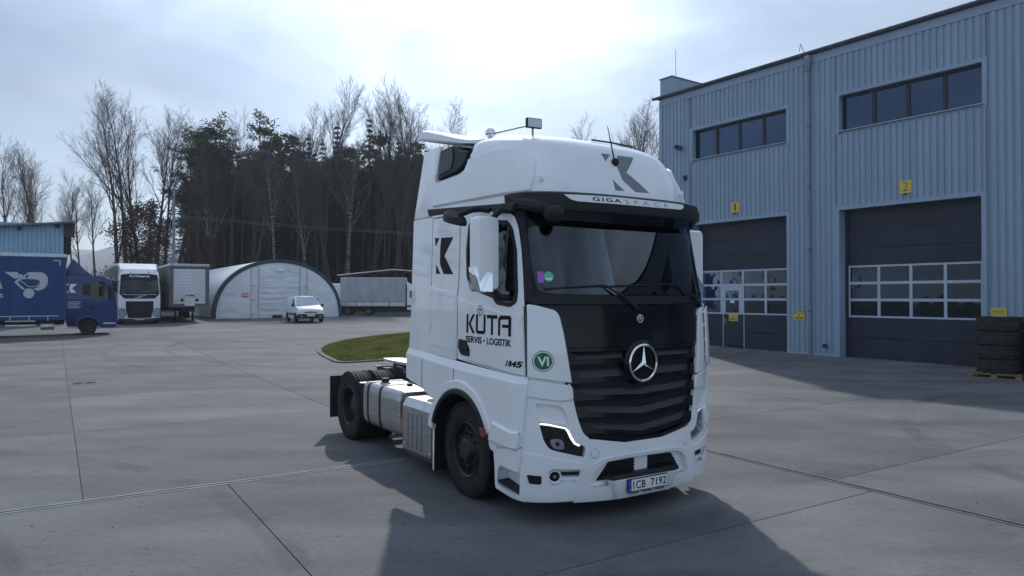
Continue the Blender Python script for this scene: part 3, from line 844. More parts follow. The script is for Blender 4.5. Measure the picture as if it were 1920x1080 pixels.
# darker hall further back
ax = empty('dark_hall', (11.2, 49, gz(49)), R(-57.5))
tag(ax, 'low dark roofed hall just showing behind the workshop corner', 'building')
MB().box(-1.6, 12, 0, 14, 0, 11.0).build('wall', 'door_grey', ax)
MB().prism([(-0.4, 11.0), (-0.4, 11.3), (7, 12.3), (14.4, 11.3), (14.4, 11.0)], 'x', -1.9, 12.3).build('roof', 'roof_dark', ax)
# ================================================================== white tractor unit (local: x forward from front axle, y to its left, z up)
TRX, TRY, TRA = 0.53, 8.40, R(-57.55)
truck = empty('tractor_truck', (TRX, TRY, 0), TRA)
tag(truck, 'large white tractor truck with black grille and star emblem in the foreground', 'truck')
T_ex = Vector((math.cos(TRA), math.sin(TRA), 0)); T_ey = Vector((-math.sin(TRA), math.cos(TRA), 0))
def to_truck(p):
    d = Vector(p) - Vector((TRX, TRY, 0))
    return Vector((d.dot(T_ex), d.dot(T_ey), d.z))
def interp(tab, z):
    if z <= tab[0][0]: return tab[0][1:]
    for a, b in zip(tab, tab[1:]):
        if z <= b[0]:
            t = (z - a[0]) / (b[0] - a[0]); t = t
            return [a[i] + (b[i] - a[i]) * t for i in range(1, len(a))]
    return tab[-1][1:]
class Wrap:
    """closed-front body surface: plan outline given by (half width, front x, corner depth) at each height"""
    P, Q = 2.8, 2.0
    def __init__(s, tab, P=2.8):
        s.tab = tab; s.P = P
        # nominal arc length of the front quarter
        s.n = 240; w, D = 1.25, 0.45
        pts = []
        for i in range(s.n + 1):
            th = PI / 2 * i / s.n
            pts.append((w * math.sin(th) ** (2 / s.P), -D * (1 - math.cos(th) ** (2 / s.Q))))
        s.L = [0.0]
        for a, b in zip(pts, pts[1:]):
            s.L.append(s.L[-1] + math.hypot(b[0] - a[0], b[1] - a[1]))
        s.LF = s.L[-1]
    def theta(s, l):
        lo, hi = 0, s.n
        while hi - lo > 1:
            m_ = (lo + hi) // 2
            if s.L[m_] <= l: lo = m_
            else: hi = m_
        t = (l - s.L[lo]) / (s.L[hi] - s.L[lo] + 1e-12)
        return PI / 2 * (lo + min(1, max(0, t))) / s.n
    def pos(s, sv, z):
        w, xf, D = interp(s.tab, z); sg = -1 if sv < 0 else 1; l = abs(sv)
        if l <= s.LF:
            th = s.theta(l)
            return Vector((xf - D * (1 - math.cos(th) ** (2 / s.Q)), sg * w * math.sin(th) ** (2 / s.P), z))
        return Vector((xf - D - (l - s.LF), sg * w, z))
    def __call__(s, sv, z, off=0.0):
        e = 0.012
        du = s.pos(sv + e, z) - s.pos(sv - e, z); dv = s.pos(sv, z + e) - s.pos(sv, z - e)
        n = du.cross(dv)
        n = n.normalized() if n.length > 1e-9 else Vector((1, 0, 0))
        return s.pos(sv, z) + n * off
    def s_of(s, p):
        w, xf, D = interp(s.tab, p.z); sg = -1 if p.y < 0 else 1
        if p.x <= xf - D: return sg * (s.LF + (xf - D - p.x))
        th = math.atan2((abs(p.y) / w) ** (s.P / 2), max(0.0, (p.x - (xf - D)) / D) ** (s.Q / 2))
        i = th / (PI / 2) * s.n; k = min(s.n - 1, int(i))
        return sg * (s.L[k] + (s.L[k + 1] - s.L[k]) * (i - k))
    def F(s, p):
        w, xf, D = interp(s.tab, p.z)
        a = (abs(p.y) / w) ** s.P
        if p.x > xf - D:
            return a + (max(0, p.x - (xf - D)) / D) ** s.Q - 1
        return a - 1
    def sx(s, x, z, side=-1):
        """(s) of a point on the flank at x"""
        w, xf, D = interp(s.tab, z)
        if x <= xf - D: return side * (s.LF + xf - D - x)
        th = math.acos(max(0, min(1, (1 - (xf - x) / D))) ** (s.Q / 2))
        i = th / (PI / 2) * s.n; k = min(s.n - 1, int(i))
        return side * (s.L[k] + (s.L[k + 1] - s.L[k]) * (i - k))
    def sy(s, y, z):
        w, xf, D = interp(s.tab, z)
        th = math.asin(min(1, (abs(y) / w) ** (s.P / 2)))
        i = th / (PI / 2) * s.n; k = min(s.n - 1, int(i))
        return (1 if y > 0 else -1) * (s.L[k] + (s.L[k + 1] - s.L[k]) * (i - k))
    def hit(s, u, v):
        """(s, z) where the photo's sight line meets this surface"""
        a = to_truck((0, 0, CAM_H)); b = to_truck(px(u, v, 30.0)); d = (b - a).normalized()
        t = 3.0; f0 = s.F(a + d * t)
        while t < 16:
            t2 = t + 0.02; f1 = s.F(a + d * t2)
            if f1 <= 0:
                lo, hi = t, t2
                for _ in range(30):
                    m_ = (lo + hi) / 2
                    if s.F(a + d * m_) > 0: lo = m_
                    else: hi = m_
                p = a + d * hi
                return (s.s_of(p), p.z)
            t = t2
        raise ValueError('sight line misses %s %s' % (u, v))
    def hits(s, pts): return [s.hit(*q) for q in pts]
#            z     w      xf     D
CAB = Wrap([(0.16, 1.225, 1.410, 0.44), (0.26, 1.250, 1.440, 0.46), (0.50, 1.250, 1.460, 0.46), (0.85, 1.250, 1.445, 0.45), (1.00, 1.248, 1.430, 0.44), (1.62, 1.245, 1.412, 0.43),
            (2.00, 1.238, 1.385, 0.42), (2.18, 1.232, 1.362, 0.42), (3.00, 1.190, 1.200, 0.40), (3.25, 1.178, 1.145, 0.40)])
ROOF = Wrap([(3.05, 1.196, 1.215, 0.44), (3.20, 1.188, 1.175, 0.45), (3.35, 1.178, 1.120, 0.45), (3.50, 1.168, 1.040, 0.46), (3.60, 1.160, 0.985, 0.48), (3.70, 1.148, 0.910, 0.50),
             (3.77, 1.128, 0.830, 0.54), (3.83, 1.085, 0.715, 0.60), (3.875, 1.01, 0.555, 0.66), (3.91, 0.88, 0.30, 0.70), (3.925, 0.60, -0.05, 0.62)], 3.3)
def mirror_poly(p): return [(-a, b) for a, b in p][::-1]
XR = -0.86                                     # rear wall of the cab
def cx(x, z): return CAB.sx(x, z)              # right flank (negative s)
def flank(pts): return [(cx(x, z), z) for x, z in pts]
def both(name, poly, m, off=0.0, thick=0.02, step=0.08, holes=(), surf=None, parent=None, bev=0.0):
    """the same plate on the right and on the left side; returns both"""
    surf = surf or CAB
    a = patch(name, poly, surf, m, parent or truck, off, thick, step, holes, bev)
    b = patch(name, mirror_poly(poly), surf, m, parent or truck, off, thick, step, [mirror_poly(h) for h in holes], bev)
    return a, b

# ---- flank outlines (x, z)
win = rpoly(CAB.hits([(881, 418), (876, 470), (877, 522), (888, 542), (925, 557), (932, 569), (957, 574), (968, 566), (970, 545), (968, 470), (961, 428), (952, 415), (916, 415)]),
            [0.06, 0, 0.06, 0.06, 0.0, 0.03, 0.03, 0.03, 0, 0.0, 0.04, 0.03, 0])
door_o = rpoly(CAB.hits([(865, 401), (864, 470), (862, 533), (858.5, 558), (859, 673), (987.5, 709), (987, 660), (983, 565), (981, 520), (978, 470), (973, 430), (965, 403), (940, 395)]),
               [0.02, 0, 0, 0, 0.01, 0.02, 0, 0, 0, 0, 0.04, 0.06, 0])
dr, dl = both('door', door_o, 'white_paint', 0.004, 0.03, 0.09, [win])
# window seals and glass
wseal = offset_poly(win, -0.012)
both('window_seal', wseal, 'black_plastic', 0.009, 0.03, 0.1, [offset_poly(win, 0.028)])
both('side_window', offset_poly(win, 0.02), 'glass_cab', -0.012, 0.004, 0.12)
# crease under the window: raised lower half of the door
crease = rpoly(CAB.hits([(860.5, 559), (880, 566), (926, 580), (940, 586), (982, 592), (986, 660), (986.5, 706), (860.5, 670.5)]), [0.01, 0, 0.05, 0.05, 0.01, 0, 0.01, 0.01])
both('door_skin', crease, 'white_paint', 0.018, 0.02, 0.09, bev=0.012)
# quarter behind the door
quarter = flank([(XR + 0.010, 3.065), (XR + 0.010, 1.475)]) + CAB.hits([(856.9, 673), (856.2, 558), (859.6, 533), (861.8, 470), (862.6, 402)])
both('side_panel', quarter, 'white_paint', 0.004, 0.03, 0.12)
quarter2 = rpoly(flank([(XR + 0.01, 2.27), (XR + 0.014, 1.485), (-0.165, 1.445), (-0.165, 2.19)]), 0.02)
hatch = rpoly(flank([(XR + 0.05, 2.20), (XR + 0.05, 1.60), (-0.185, 1.545), (-0.185, 2.135)]), 0.05)
both('side_skin', quarter2, 'white_paint', 0.018, 0.02, 0.12, [offset_poly(hatch, -0.007)], bev=0.012)
both('storage_hatch', hatch, 'white_paint', 0.0175, 0.02, 0.12)
# rear wind fairing
fair_lo = rpoly(flank([(-1.395, 3.09), (-1.395, 1.50), (XR - 0.005, 1.48), (XR - 0.005, 3.09)]), 0.01)
both('side_fairing', fair_lo, 'white_paint', 0.008, 0.03, 0.15)
fair_up = rpoly([(ROOF.sx(x, z), z) for x, z in ((-1.30, 3.66), (-1.37, 3.10), (XR - 0.005, 3.10), (XR - 0.005, 3.69))], 0.01)
# black strip over the door
strip = rpoly(CAB.hits([(803, 393), (806, 406), (866, 397), (940, 391), (966, 399), (975, 428), (980, 470), (983, 520), (985, 566), (1001, 569), (997, 500), (990, 440), (984, 384), (960, 381)]),
              [0.01, 0.01, 0, 0.02, 0.06, 0.04, 0, 0, 0, 0, 0, 0, 0.02, 0.02])
both('pillar_trim', strip, 'black_plastic', 0.020, 0.035, 0.06, bev=0.01)

# ---- lower flank: ledge, skirt with wheel arch
AX, AZ, AR = 0.0, 0.50, 0.655
def arc_pts(r, a0, a1, n=18, cx_=AX, cz=AZ): return [(cx_ + r * math.cos(a0 + (a1 - a0) * k / n), cz + r * math.sin(a0 + (a1 - a0) * k / n)) for k in range(n + 1)]
a_end = math.asin((1.02 - AZ) / AR)
skirt_xz = [(-1.395, 1.46), (-1.395, 1.15), (-1.10, 1.10), (-0.80, 1.02), (-0.62, 0.98)] + arc_pts(AR, PI - math.asin((0.90 - AZ) / AR), math.asin((0.80 - AZ) / AR)) + [(0.62, 0.66), (0.66, 0.62), (1.125, 0.735), (1.155, 1.335), (0.55, 1.355), (-0.13, 1.377), (XR, 1.427)]
both('side_skirt', flank(skirt_xz), 'white_paint', 0.048, 0.05, 0.06, bev=0.008)
# sloping ledge along the waist
def ledge(side):
    mb_ = MB(); n = 30
    top, bot = [], []
    for k in range(n + 1):
        x = -1.395 + (1.155 + 1.395) * k / n
        zt = 1.495 + (1.37 - 1.495) * k / n + 0.018
        top.append(CAB(side * -cx(x, zt), zt, 0.016)); bot.append(CAB(side * -cx(x, zt - 0.1), zt - 0.085, 0.050))
    m2 = MB(); N = n + 1
    m2.add(top + bot, [(i, i + 1, N + i + 1, N + i) for i in range(n)])
    m2.build('waist_ledge', 'white_paint', truck)
for sd in (-1, 1): ledge(sd)
# arch flare (raised ring) and black lip
def ring_plate(name, r0, r1, a0, a1, m, off, thick, z_stretch=1.0):
    pts = arc_pts(r1, a0, a1, 22) + arc_pts(r0, a1, a0, 22)
    both(name, flank(pts), m, off, thick, 0.07, bev=0.014)
ring_plate('arch_flare', AR, 0.755, R(168), R(24), 'white_paint', 0.072, 0.06)
ring_plate('arch_lip', AR - 0.055, AR + 0.006, R(160), R(22), 'black_plastic', 0.086, 0.14)
for sd in (-1, 1):
    p = CAB(sd * -cx(0.575, 0.79), 0.79, 0.09)
    e_ = MB().obox(p, (0.036, 0, 0.0), (0, 0.02, 0), (-0.014, 0, 0.045)).build('side_marker', 'red_lens', truck, bevel=0.01)
# mudguard behind the wheel
for sd in (-1, 1):
    y1 = sd * 1.255
    g_ = MB()
    outer = [(-0.605, 0.99), (-0.67, 0.80), (-0.69, 0.14), (-0.735, 0.14), (-0.735, 0.82), (-0.72, 1.02)]
    g_.prism(outer, 'y', y1, y1 - sd * 0.03).build('mudguard', 'white_paint', truck, bevel=0.006)
    g_ = MB(); g_.prism([(-0.60, 0.98), (-0.655, 0.78), (-0.665, 0.15), (-0.688, 0.15), (-0.668, 0.80), (-0.603, 1.0)], 'y', y1 + sd * 0.005, y1 - sd * 0.40)
    g_.build('mudguard_liner', 'black_plastic', truck)
    MB().box(-0.742, -0.733, y1 - sd * 0.002, y1 - sd * 0.03, 0.36, 0.45).build('reflector', 'amber', truck)
    # arch tunnel
    ar = MB(); n = 16
    r_in = [(AX + 0.60 * math.cos(a), AZ + 0.60 * math.sin(a)) for a in [R(175) + (R(15) - R(175)) * k / n for k in range(n + 1)]]
    ar.add([(x, y1, z) for x, z in r_in] + [(x, y1 - sd * 0.55, z) for x, z in r_in], [(i, i + 1, n + 2 + i, n + 1 + i) for i in range(n)])
    ar.build('wheel_well', 'black_plastic', truck)

def seam(name, a, b, wpx, off):
    n = 8; pl = []
    L_ = [(a[0] + (b[0] - a[0]) * k / n, a[1] + (b[1] - a[1]) * k / n) for k in range(n + 1)]
    both(name, CAB.hits([(u - wpx / 2, v) for u, v in L_] + [(u + wpx / 2, v) for u, v in reversed(L_)]), 'black_plastic', off, 0.002, 0.2)
seam('door_gap_line', (985.6, 578), (989.4, 706), 2.0, 0.0465)  # black strip laid on the skin to draw the shaded door gap
seam('skirt_seam', (858.4, 690), (855.6, 735), 1.0, 0.0490)
seam('skirt_seam', (798.5, 672), (797.5, 726), 1.0, 0.0490)
# ---- entrance step block between wheel and bumper
stepo = rpoly(flank([(0.655, 0.66), (0.70, 0.26), (1.125, 0.215), (1.125, 0.74)]), [0.03, 0.03, 0.0, 0.0])
rec = rpoly(flank([(0.76, 0.49), (0.73, 0.31), (1.10, 0.255), (1.10, 0.49)]), [0.06, 0.03, 0.02, 0.02])
both('step_panel', stepo, 'white_paint', 0.020, 0.02, 0.06, [rec])
both('step_recess', offset_poly(rec, -0.004), 'white_paint', -0.11, 0.01, 0.08)
for sd in (-1, 1):
    # sides of the recess and the black tread
    lp = densify(rec, 0.06); a = [CAB(sd * -q[0], q[1], 0.018) for q in lp]; b = [CAB(sd * -q[0], q[1], -0.11) for q in lp]; n = len(lp)
    MB().add(a + b, [(i, (i + 1) % n, n + (i + 1) % n, n + i) for i in range(n)]).build('recess_wall', 'white_paint', truck)
    t = [CAB(sd * -cx(x, z), z, o) for x, z, o in ((0.75, 0.325, 0.012), (1.10, 0.27, 0.012), (1.10, 0.275, -0.105), (0.75, 0.33, -0.105))]
    t2 = [q + Vector((0, 0, 0.022)) for q in t]
    MB().add(t + t2, [(0, 1, 2, 3), (4, 7, 6, 5), (0, 4, 5, 1), (1, 5, 6, 2), (2, 6, 7, 3), (3, 7, 4, 0)]).build('step_tread', 'black_plastic', truck)
upper_step = rpoly(flank([(0.67, 0.66), (0.76, 0.51), (1.10, 0.48), (1.118, 0.72)]), [0.03, 0.04, 0.03, 0.0])
both('step_bulge', upper_step, 'white_paint', 0.050, 0.03, 0.06, bev=0.016)
mid_bulge = rpoly(flank([(0.70, 0.92), (0.63, 0.72), (1.10, 0.70), (1.13, 0.88), (1.05, 0.87)]), 0.03)
both('skirt_bulge', mid_bulge, 'white_paint', 0.078, 0.04, 0.06, bev=0.016)

# ---- front corner: deflector panel with sticker
H = CAB.hits
corner = [(989, 571), (1004, 573), (1040, 583), (1047, 592), (1055, 625), (1070, 717), (1050, 716), (1030, 713), (990, 707)]
corner = rpoly(H(corner), [0.02, 0, 0.04, 0.02, 0, 0.0, 0, 0, 0.0])
both('corner_deflector', corner, 'white_paint', 0.042, 0.045, 0.05, bev=0.008)
cbevel = rpoly(H([(992, 706), (1066, 716), (1071, 720), (1052, 698), (1000, 697)]), 0.01)
# open air duct blades behind the deflector on both flanks
duct = rpoly(flank([(1.195, 2.06), (1.215, 1.42), (1.165, 1.38), (1.150, 2.03)]), 0.01)
vane = rpoly([(1.02, 1.42), (1.235, 1.39), (1.235, 2.045), (1.06, 2.02)], [0.10, 0.03, 0.04, 0.06])
vo = patch('air_vane', vane, CAB, 'white_paint', truck, 0.075, 0.014, 0.05, bev=0.006)
for z in (1.52, 1.68, 1.84, 1.98):
    a_, c_ = CAB(1.13, z, 0.02), CAB(1.13, z, 0.068)
    MB().bar(a_, c_, 0.16, 0.022).build('vane_bar', 'white_paint', vo)
both('corner_filler', H([(987, 701), (1066, 709), (1073, 738), (987, 728)]), 'white_paint', 0.008, 0.02, 0.06)
# ---- front: black panel under the windscreen, grille, windscreen
def Hl(pts): return [CAB.hit(*q) for q in pts]
sW = lambda y, z: (CAB.sy(y, z), z)
def sym(half):
    """half outline on the right (negative y) from top centre down to bottom centre"""
    return [sW(y, z) for y, z in half] + [sW(-y, z) for y, z in reversed(half)]
_hw = CAB.hits([(989, 425), (993, 470), (1000, 515), (1008, 546)])
def sym_s(half): return half + [(-a, b) for a, b in reversed(half)]
ws = rpoly(sym_s([(-0.5, 2.865)] + _hw + [(-1.0, 2.178), (-0.5, 2.168)]), [0, 0.06, 0, 0, 0.05, 0, 0, 0, 0, 0.05, 0, 0, 0.06, 0])
patch('windscreen', ws, CAB, 'glass_cab', truck, 0.006, 0.004, 0.09)
frame_half = [(-0.5, 3.12)] + CAB.hits([(982, 386), (988, 440), (995, 500), (1000, 566)]) + [(-1.15, 2.075), (-0.5, 2.07)]
patch('windscreen_frame', sym_s(frame_half), CAB, 'black_gloss', truck, 0.0, 0.03, 0.08, [offset_poly(ws, 0.012)])
pan_half = [(-0.4, 2.062), (-1.15, 2.068), (-1.20, 2.05), (-1.06, 2.03), (-1.02, 1.94), (-0.95, 1.66), (-0.4, 1.66)]
patch('front_panel', sym(pan_half), CAB, 'black_gloss', truck, 0.010, 0.03, 0.09)
cowl_half = [(-0.4, 2.155), (-1.09, 2.16), (-1.15, 2.10), (-1.13, 2.078), (-0.4, 2.072)]
patch('cowl', sym(cowl_half), CAB, 'black_plastic', truck, 0.022, 0.02, 0.09)
up_half = [(-0.4, 1.945), (-1.00, 1.945), (-0.945, 1.665), (-0.4, 1.665)]
patch('service_flap', rpoly(sym(up_half), [0, .01, .01, 0, 0, .01, .01, 0]), CAB, 'black_gloss', truck, 0.020, 0.012, 0.09)
# grille backing, slats
gr_half = [(-0.4, 1.655), (-0.95, 1.655), (-0.88, 1.32), (-0.80, 0.93), (-0.74, 0.845), (-0.58, 0.80), (-0.22, 0.735)]
grille = patch('grille', sym(gr_half), CAB, 'black_plastic', truck, -0.055, 0.02, 0.08)
def mesh_mat():
    m = mat('grille_mesh', (0.05, 0.052, 0.06), 0.4)
    N, L = m.node_tree.nodes, m.node_tree.links
    tc = N.new('ShaderNodeTexCoord'); sp_ = N.new('ShaderNodeSeparateXYZ'); L.new(tc.outputs['Object'], sp_.inputs[0])
    cb = N.new('ShaderNodeCombineXYZ'); L.new(sp_.outputs['Y'], cb.inputs[0]); L.new(sp_.outputs['Z'], cb.inputs[1])
    br = N.new('ShaderNodeTexBrick'); br.inputs['Scale'].default_value = 1.0
    br.inputs['Brick Width'].default_value = 0.028; br.inputs['Row Height'].default_value = 0.020; br.inputs['Mortar Size'].default_value = 0.0045; br.inputs['Mortar Smooth'].default_value = 0.3
    br.inputs['Color1'].default_value = (0.003, 0.003, 0.003, 1); br.inputs['Color2'].default_value = (0.004, 0.004, 0.004, 1); br.inputs['Mortar'].default_value = (0.045, 0.048, 0.056, 1)
    L.new(cb.outputs[0], br.inputs['Vector'])
    L.new(br.outputs['Color'], N['Principled BSDF'].inputs['Base Color'])
mesh_mat()
def vee(y, dip): return -dip * max(0.0, 1 - abs(y) / 0.62) * 1.0
tiers = [(1.615, 1.50, 0.90, 0.0), (1.44, 1.325, 0.865, 0.0), (1.265, 1.16, 0.83, 0.03), (1.10, 0.995, 0.79, 0.055), (0.945, 0.845, 0.74, 0.075)]
for zt, zb, wy, dip in tiers:
    n = 28
    ys_ = [-wy + 2 * wy * k / n for k in range(n + 1)]
    zm = zt - (zt - zb) * 0.56
    def row(za, off): return [CAB(CAB.sy(y, za + vee(y, dip)), za + vee(y, dip), off) for y in ys_]
    top, mid = row(zt, -0.045), row(zm, -0.012)
    midlip, low, lowb = row(zm, 0.006), row(zb, 0.012), row(zb - 0.006, -0.04)
    N_ = n + 1
    MB().add(top + mid, [(i, i + 1, N_ + i + 1, N_ + i) for i in range(n)]).build('grille_mesh', 'grille_mesh', grille)
    MB().add(mid + midlip + low + lowb, [(j * N_ + i, j * N_ + i + 1, (j + 1) * N_ + i + 1, (j + 1) * N_ + i) for j in range(3) for i in range(n)]).build('slat', 'black_gloss', grille, angle=30)
    for sg in (-1, 1):
        e0, e1 = [CAB(CAB.sy(sg * wy * k, z), z, o) for k, z, o in ((1, zt, 0.004), (1, zb, 0.014))]
        e2, e3 = [CAB(CAB.sy(sg * (wy - 0.16 if k else wy - 0.10), z), z, o) for k, z, o in ((0, zt, 0.0), (1, zb, 0.015))]
        MB().add([e0, e1, e3, e2], [(0, 1, 2, 3)]).build('slat_end', 'black_gloss', grille)
# surround of the grille (thin black frame)
patch('grille_frame', sym(gr_half), CAB, 'black_gloss', truck, 0.012, 0.075, 0.08, [offset_poly(sym(gr_half), 0.03)])
# star emblem
def star(c, r, parent, rr, name='star_emblem', dep=0.035):
    x0 = c[0]
    e_ = MB().lathe([(r - rr, 0.0), (r - rr * 0.3, rr * 0.7), (r + rr * 0.5, rr * 0.5), (r + rr, 0.0), (r, -rr)], c, (1, 0, 0), 48, close=True).build(name, 'chrome', parent)
    sm = MB(); cc = Vector(c) + Vector((dep, 0, 0))
    tips = [PI / 2 + 2 * PI * k / 3 for k in range(3)]
    inner = [t + PI / 3 for t in tips]
    ring_ = []
    for t, q in zip(tips, inner):
        ring_.append(Vector(c) + Vector((0.004, r * 0.97 * math.cos(t), r * 0.97 * math.sin(t))))
        ring_.append(Vector(c) + Vector((0.002, r * 0.145 * math.cos(q), r * 0.145 * math.sin(q))))
    sm.add([cc] + ring_, [(0, 1 + i, 1 + (i + 1) % 6) for i in range(6)])
    sm.build('star_points', 'chrome', e_, smooth=False)
    return e_
xs0 = CAB(0, 1.49, 0.0).x
MB().lathe([(0.0, 0.035), (0.20, 0.035), (0.225, 0.015), (0.23, -0.05)], (xs0, 0, 1.49), (1, 0, 0), 40).build('emblem_disc', 'black_gloss', truck)
star((xs0 + 0.045, 0, 1.49), 0.178, truck, 0.013)
b_ = MB().lathe([(0.0, 0.006), (0.043, 0.006), (0.045, 0.0)], (CAB(0, 1.93, 0.02).x, 0, 1.93), (1, 0, 0), 24).build('round_badge', 'plate_metal', truck)
MB().lathe([(0.0, 0.008), (0.030, 0.008), (0.030, 0.006)], (CAB(0, 1.93, 0.02).x, 0, 1.93), (1, 0, 0), 24).build('badge_field', 'black_gloss', b_)
star((CAB(0, 1.93, 0.02).x + 0.009, 0, 1.93), 0.028, b_, 0.003, 'badge_star', 0.006)

# ---- bumper
bc_half = [(-0.25, 0.725), (-0.60, 0.785), (-0.72, 0.80), (-0.70, 0.70), (-0.72, 0.62), (-0.80, 0.20), (-0.3, 0.175)]
opening = rpoly(sym([(-0.25, 0.575), (-0.46, 0.565), (-0.58, 0.52), (-0.66, 0.33), (-0.25, 0.325)]), [0, 0, 0.05, 0.04, 0, 0, 0.04, 0.05, 0, 0])
bumper = patch('bumper', sym(bc_half), CAB, 'white_paint', truck, 0.012, 0.04, 0.06, [opening])
patch('bumper_recess', offset_poly(opening, -0.01), CAB, 'white_paint', bumper, -0.045, 0.02, 0.08)
lpo = densify(opening, 0.06); n = len(lpo)
MB().add([CAB(q[0], q[1], 0.011) for q in lpo] + [CAB(q[0], q[1], -0.05) for q in lpo], [(i, (i + 1) % n, n + (i + 1) % n, n + i) for i in range(n)]).build('recess_wall', 'white_paint', bumper)
for sg in (-1, 1):
    it = rpoly([sW(sg * y, z) for y, z in ((0.09, 0.555), (0.42, 0.545), (0.56, 0.37), (0.09, 0.37))], 0.015)
    patch('air_intake', it, CAB, 'black_plastic', bumper, -0.040, 0.01, 0.1)
    for z in (0.40, 0.44, 0.48, 0.52):
        y1 = 0.54 - (z - 0.37) * 0.7
        a_, c_ = CAB(CAB.sy(sg * 0.10, z), z, -0.030), CAB(CAB.sy(sg * y1, z), z, -0.030)
        MB().bar(a_, c_, 0.016, 0.010).build('intake_slat', 'black_gloss', bumper)
patch('bumper_ledge_strip', rpoly(sym([(-0.25, 0.612), (-0.50, 0.60), (-0.63, 0.545), (-0.615, 0.535), (-0.49, 0.587), (-0.25, 0.597)]), 0.002), CAB, 'white_paint', bumper, 0.020, 0.012, 0.1)  # raised white strip along the top of the recess
# bumper foot step (black tread) over the plate
xb = CAB(0, 0.4, 0).x
stp = MB()
stp.add([(xb - 0.06, -0.50, 0.395), (xb + 0.055, -0.44, 0.385), (xb + 0.055, 0.44, 0.385), (xb - 0.06, 0.50, 0.395), (xb - 0.06, -0.50, 0.42), (xb + 0.05, -0.44, 0.425), (xb + 0.05, 0.44, 0.425), (xb - 0.06, 0.50, 0.42)],
        [(0, 3, 2, 1), (4, 5, 6, 7), (0, 1, 5, 4), (1, 2, 6, 5), (2, 3, 7, 6), (3, 0, 4, 7)])
stp.build('bumper_step', 'black_plastic', bumper, bevel=0.004)
MB().add([(xb - 0.02, -0.46, 0.384), (xb + 0.052, -0.42, 0.378), (xb + 0.052, 0.42, 0.378), (xb - 0.02, 0.46, 0.384), (xb - 0.02, -0.36, 0.18), (xb + 0.03, -0.34, 0.19), (xb + 0.03, 0.34, 0.19), (xb - 0.02, 0.36, 0.18)],
         [(0, 3, 2, 1), (4, 5, 6, 7), (0, 1, 5, 4), (1, 2, 6, 5), (2, 3, 7, 6), (3, 0, 4, 7)]).build('plate_bracket', 'white_paint', bumper, bevel=0.006)
# number plate
pxx = xb + 0.066
plate = MB().box(pxx - 0.008, pxx, -0.268, 0.268, 0.245, 0.377).build('number_plate', 'black_plastic', truck, bevel=0.004)
MB().box(pxx, pxx + 0.003, -0.215, 0.258, 0.256, 0.366).build('plate_field', 'plate_white', plate)
MB().box(pxx, pxx + 0.003, -0.258, -0.216, 0.256, 0.366).build('plate_band', 'plate_blue', plate)
for txt, y0, y1 in (('1CB', -0.195, -0.035), ('7192', 0.035, 0.245)):
    lettering('plate_text', txt, lambda a, b, y0=y0, y1=y1: (pxx + 0.0045, y0 + (y1 - y0) * a, 0.272 + 0.078 * b), 'decal_black', plate, bold=0.012, spacing=1.05)
lettering('country_code', 'CZ', lambda a, b: (pxx + 0.0045, -0.250 + 0.027 * a, 0.263 + 0.018 * b), 'decal_white', plate)
ring_ = MB()
for k in range(12):
    a = k * PI / 6
    ring_.lathe([(0.0, 0.0), (0.0022, 0.0)], (pxx + 0.0045, -0.237 + 0.013 * math.cos(a), 0.335 + 0.013 * math.sin(a)), (1, 0, 0), 5)
ring_.build('star_ring', 'signal_yellow', plate)
for y in (-0.18, 0.0, 0.16):
    MB().box(pxx - 0.006, pxx + 0.001, y - 0.06, y + 0.06, 0.228, 0.240).build('plate_holder_text', 'grey_plastic', plate)
# corner bumpers with headlamp opening
cb_o = H([(988, 714), (1004, 715), (1068, 723), (1073, 745), (1082, 785), (1092, 812), (1103, 821), (1101, 845), (1090, 880), (1077, 938), (1030, 941), (976, 938), (977, 800), (977, 740)])
cb_o = rpoly(cb_o, [0.03, 0, 0.02, 0, 0.04, 0.03, 0.0, 0, 0, 0, 0.05, 0.02, 0, 0])
hl_o = rpoly(H([(1010, 791), (1062, 799), (1069, 812), (1077, 829), (1086, 834), (1100, 836), (1095, 857), (1060, 850), (1030, 843), (1019, 825)]), [0.01, 0.02, 0, 0.02, 0, 0.005, 0.01, 0, 0.06, 0])
fog_o = rpoly(H([(1029, 882), (1040, 879), (1088, 880), (1081, 906), (1036, 910), (1027, 900)]), [0.03, 0.02, 0.01, 0.02, 0.02, 0.03])
slot_o = rpoly(H([(988, 889), (1016, 892), (1015, 909), (992, 907)]), 0.02)
both_later = None
both('bumper_slot', offset_poly(slot_o, 0.002), 'black_plastic', 0.004, 0.02, 0.08)
# sculpted plates on the corner: upper ledge and lower corner plate with seams
up_ledge = rpoly(H([(990, 713), (1004, 714), (1068, 722), (1073, 728), (1074, 750), (1050, 753), (1005, 747), (981, 743), (983, 728)]), [0.02, 0, 0, 0.02, 0.02, 0, 0, 0.02, 0])
both('corner_ledge', up_ledge, 'white_paint', 0.030, 0.02, 0.05, bev=0.012)
hood = rpoly(H([(1011, 788.5), (1005, 756), (1048, 760), (1061, 772), (1066, 797)]), [0.005, 0.015, 0.04, 0.04, 0.005])
both('corner_bumper', cb_o, 'white_paint', 0.014, 0.04, 0.05, [hl_o, fog_o, slot_o, hood])
both('lamp_recess', offset_poly(hood, -0.003), 'white_paint', -0.016, 0.015, 0.05)
for sd in (-1, 1):
    lp = densify(hood, 0.05); n = len(lp)
    MB().add([CAB(sd * -q[0], q[1], 0.0135) for q in lp] + [CAB(sd * -q[0], q[1], -0.02) for q in lp], [(i, (i + 1) % n, n + (i + 1) % n, n + i) for i in range(n)]).build('recess_wall', 'white_paint', truck)
low_corner = rpoly(H([(979, 846), (1000, 851), (1092, 869), (1077, 935), (1030, 939), (978, 936)]), [0.01, 0, 0.01, 0.01, 0.03, 0.01])
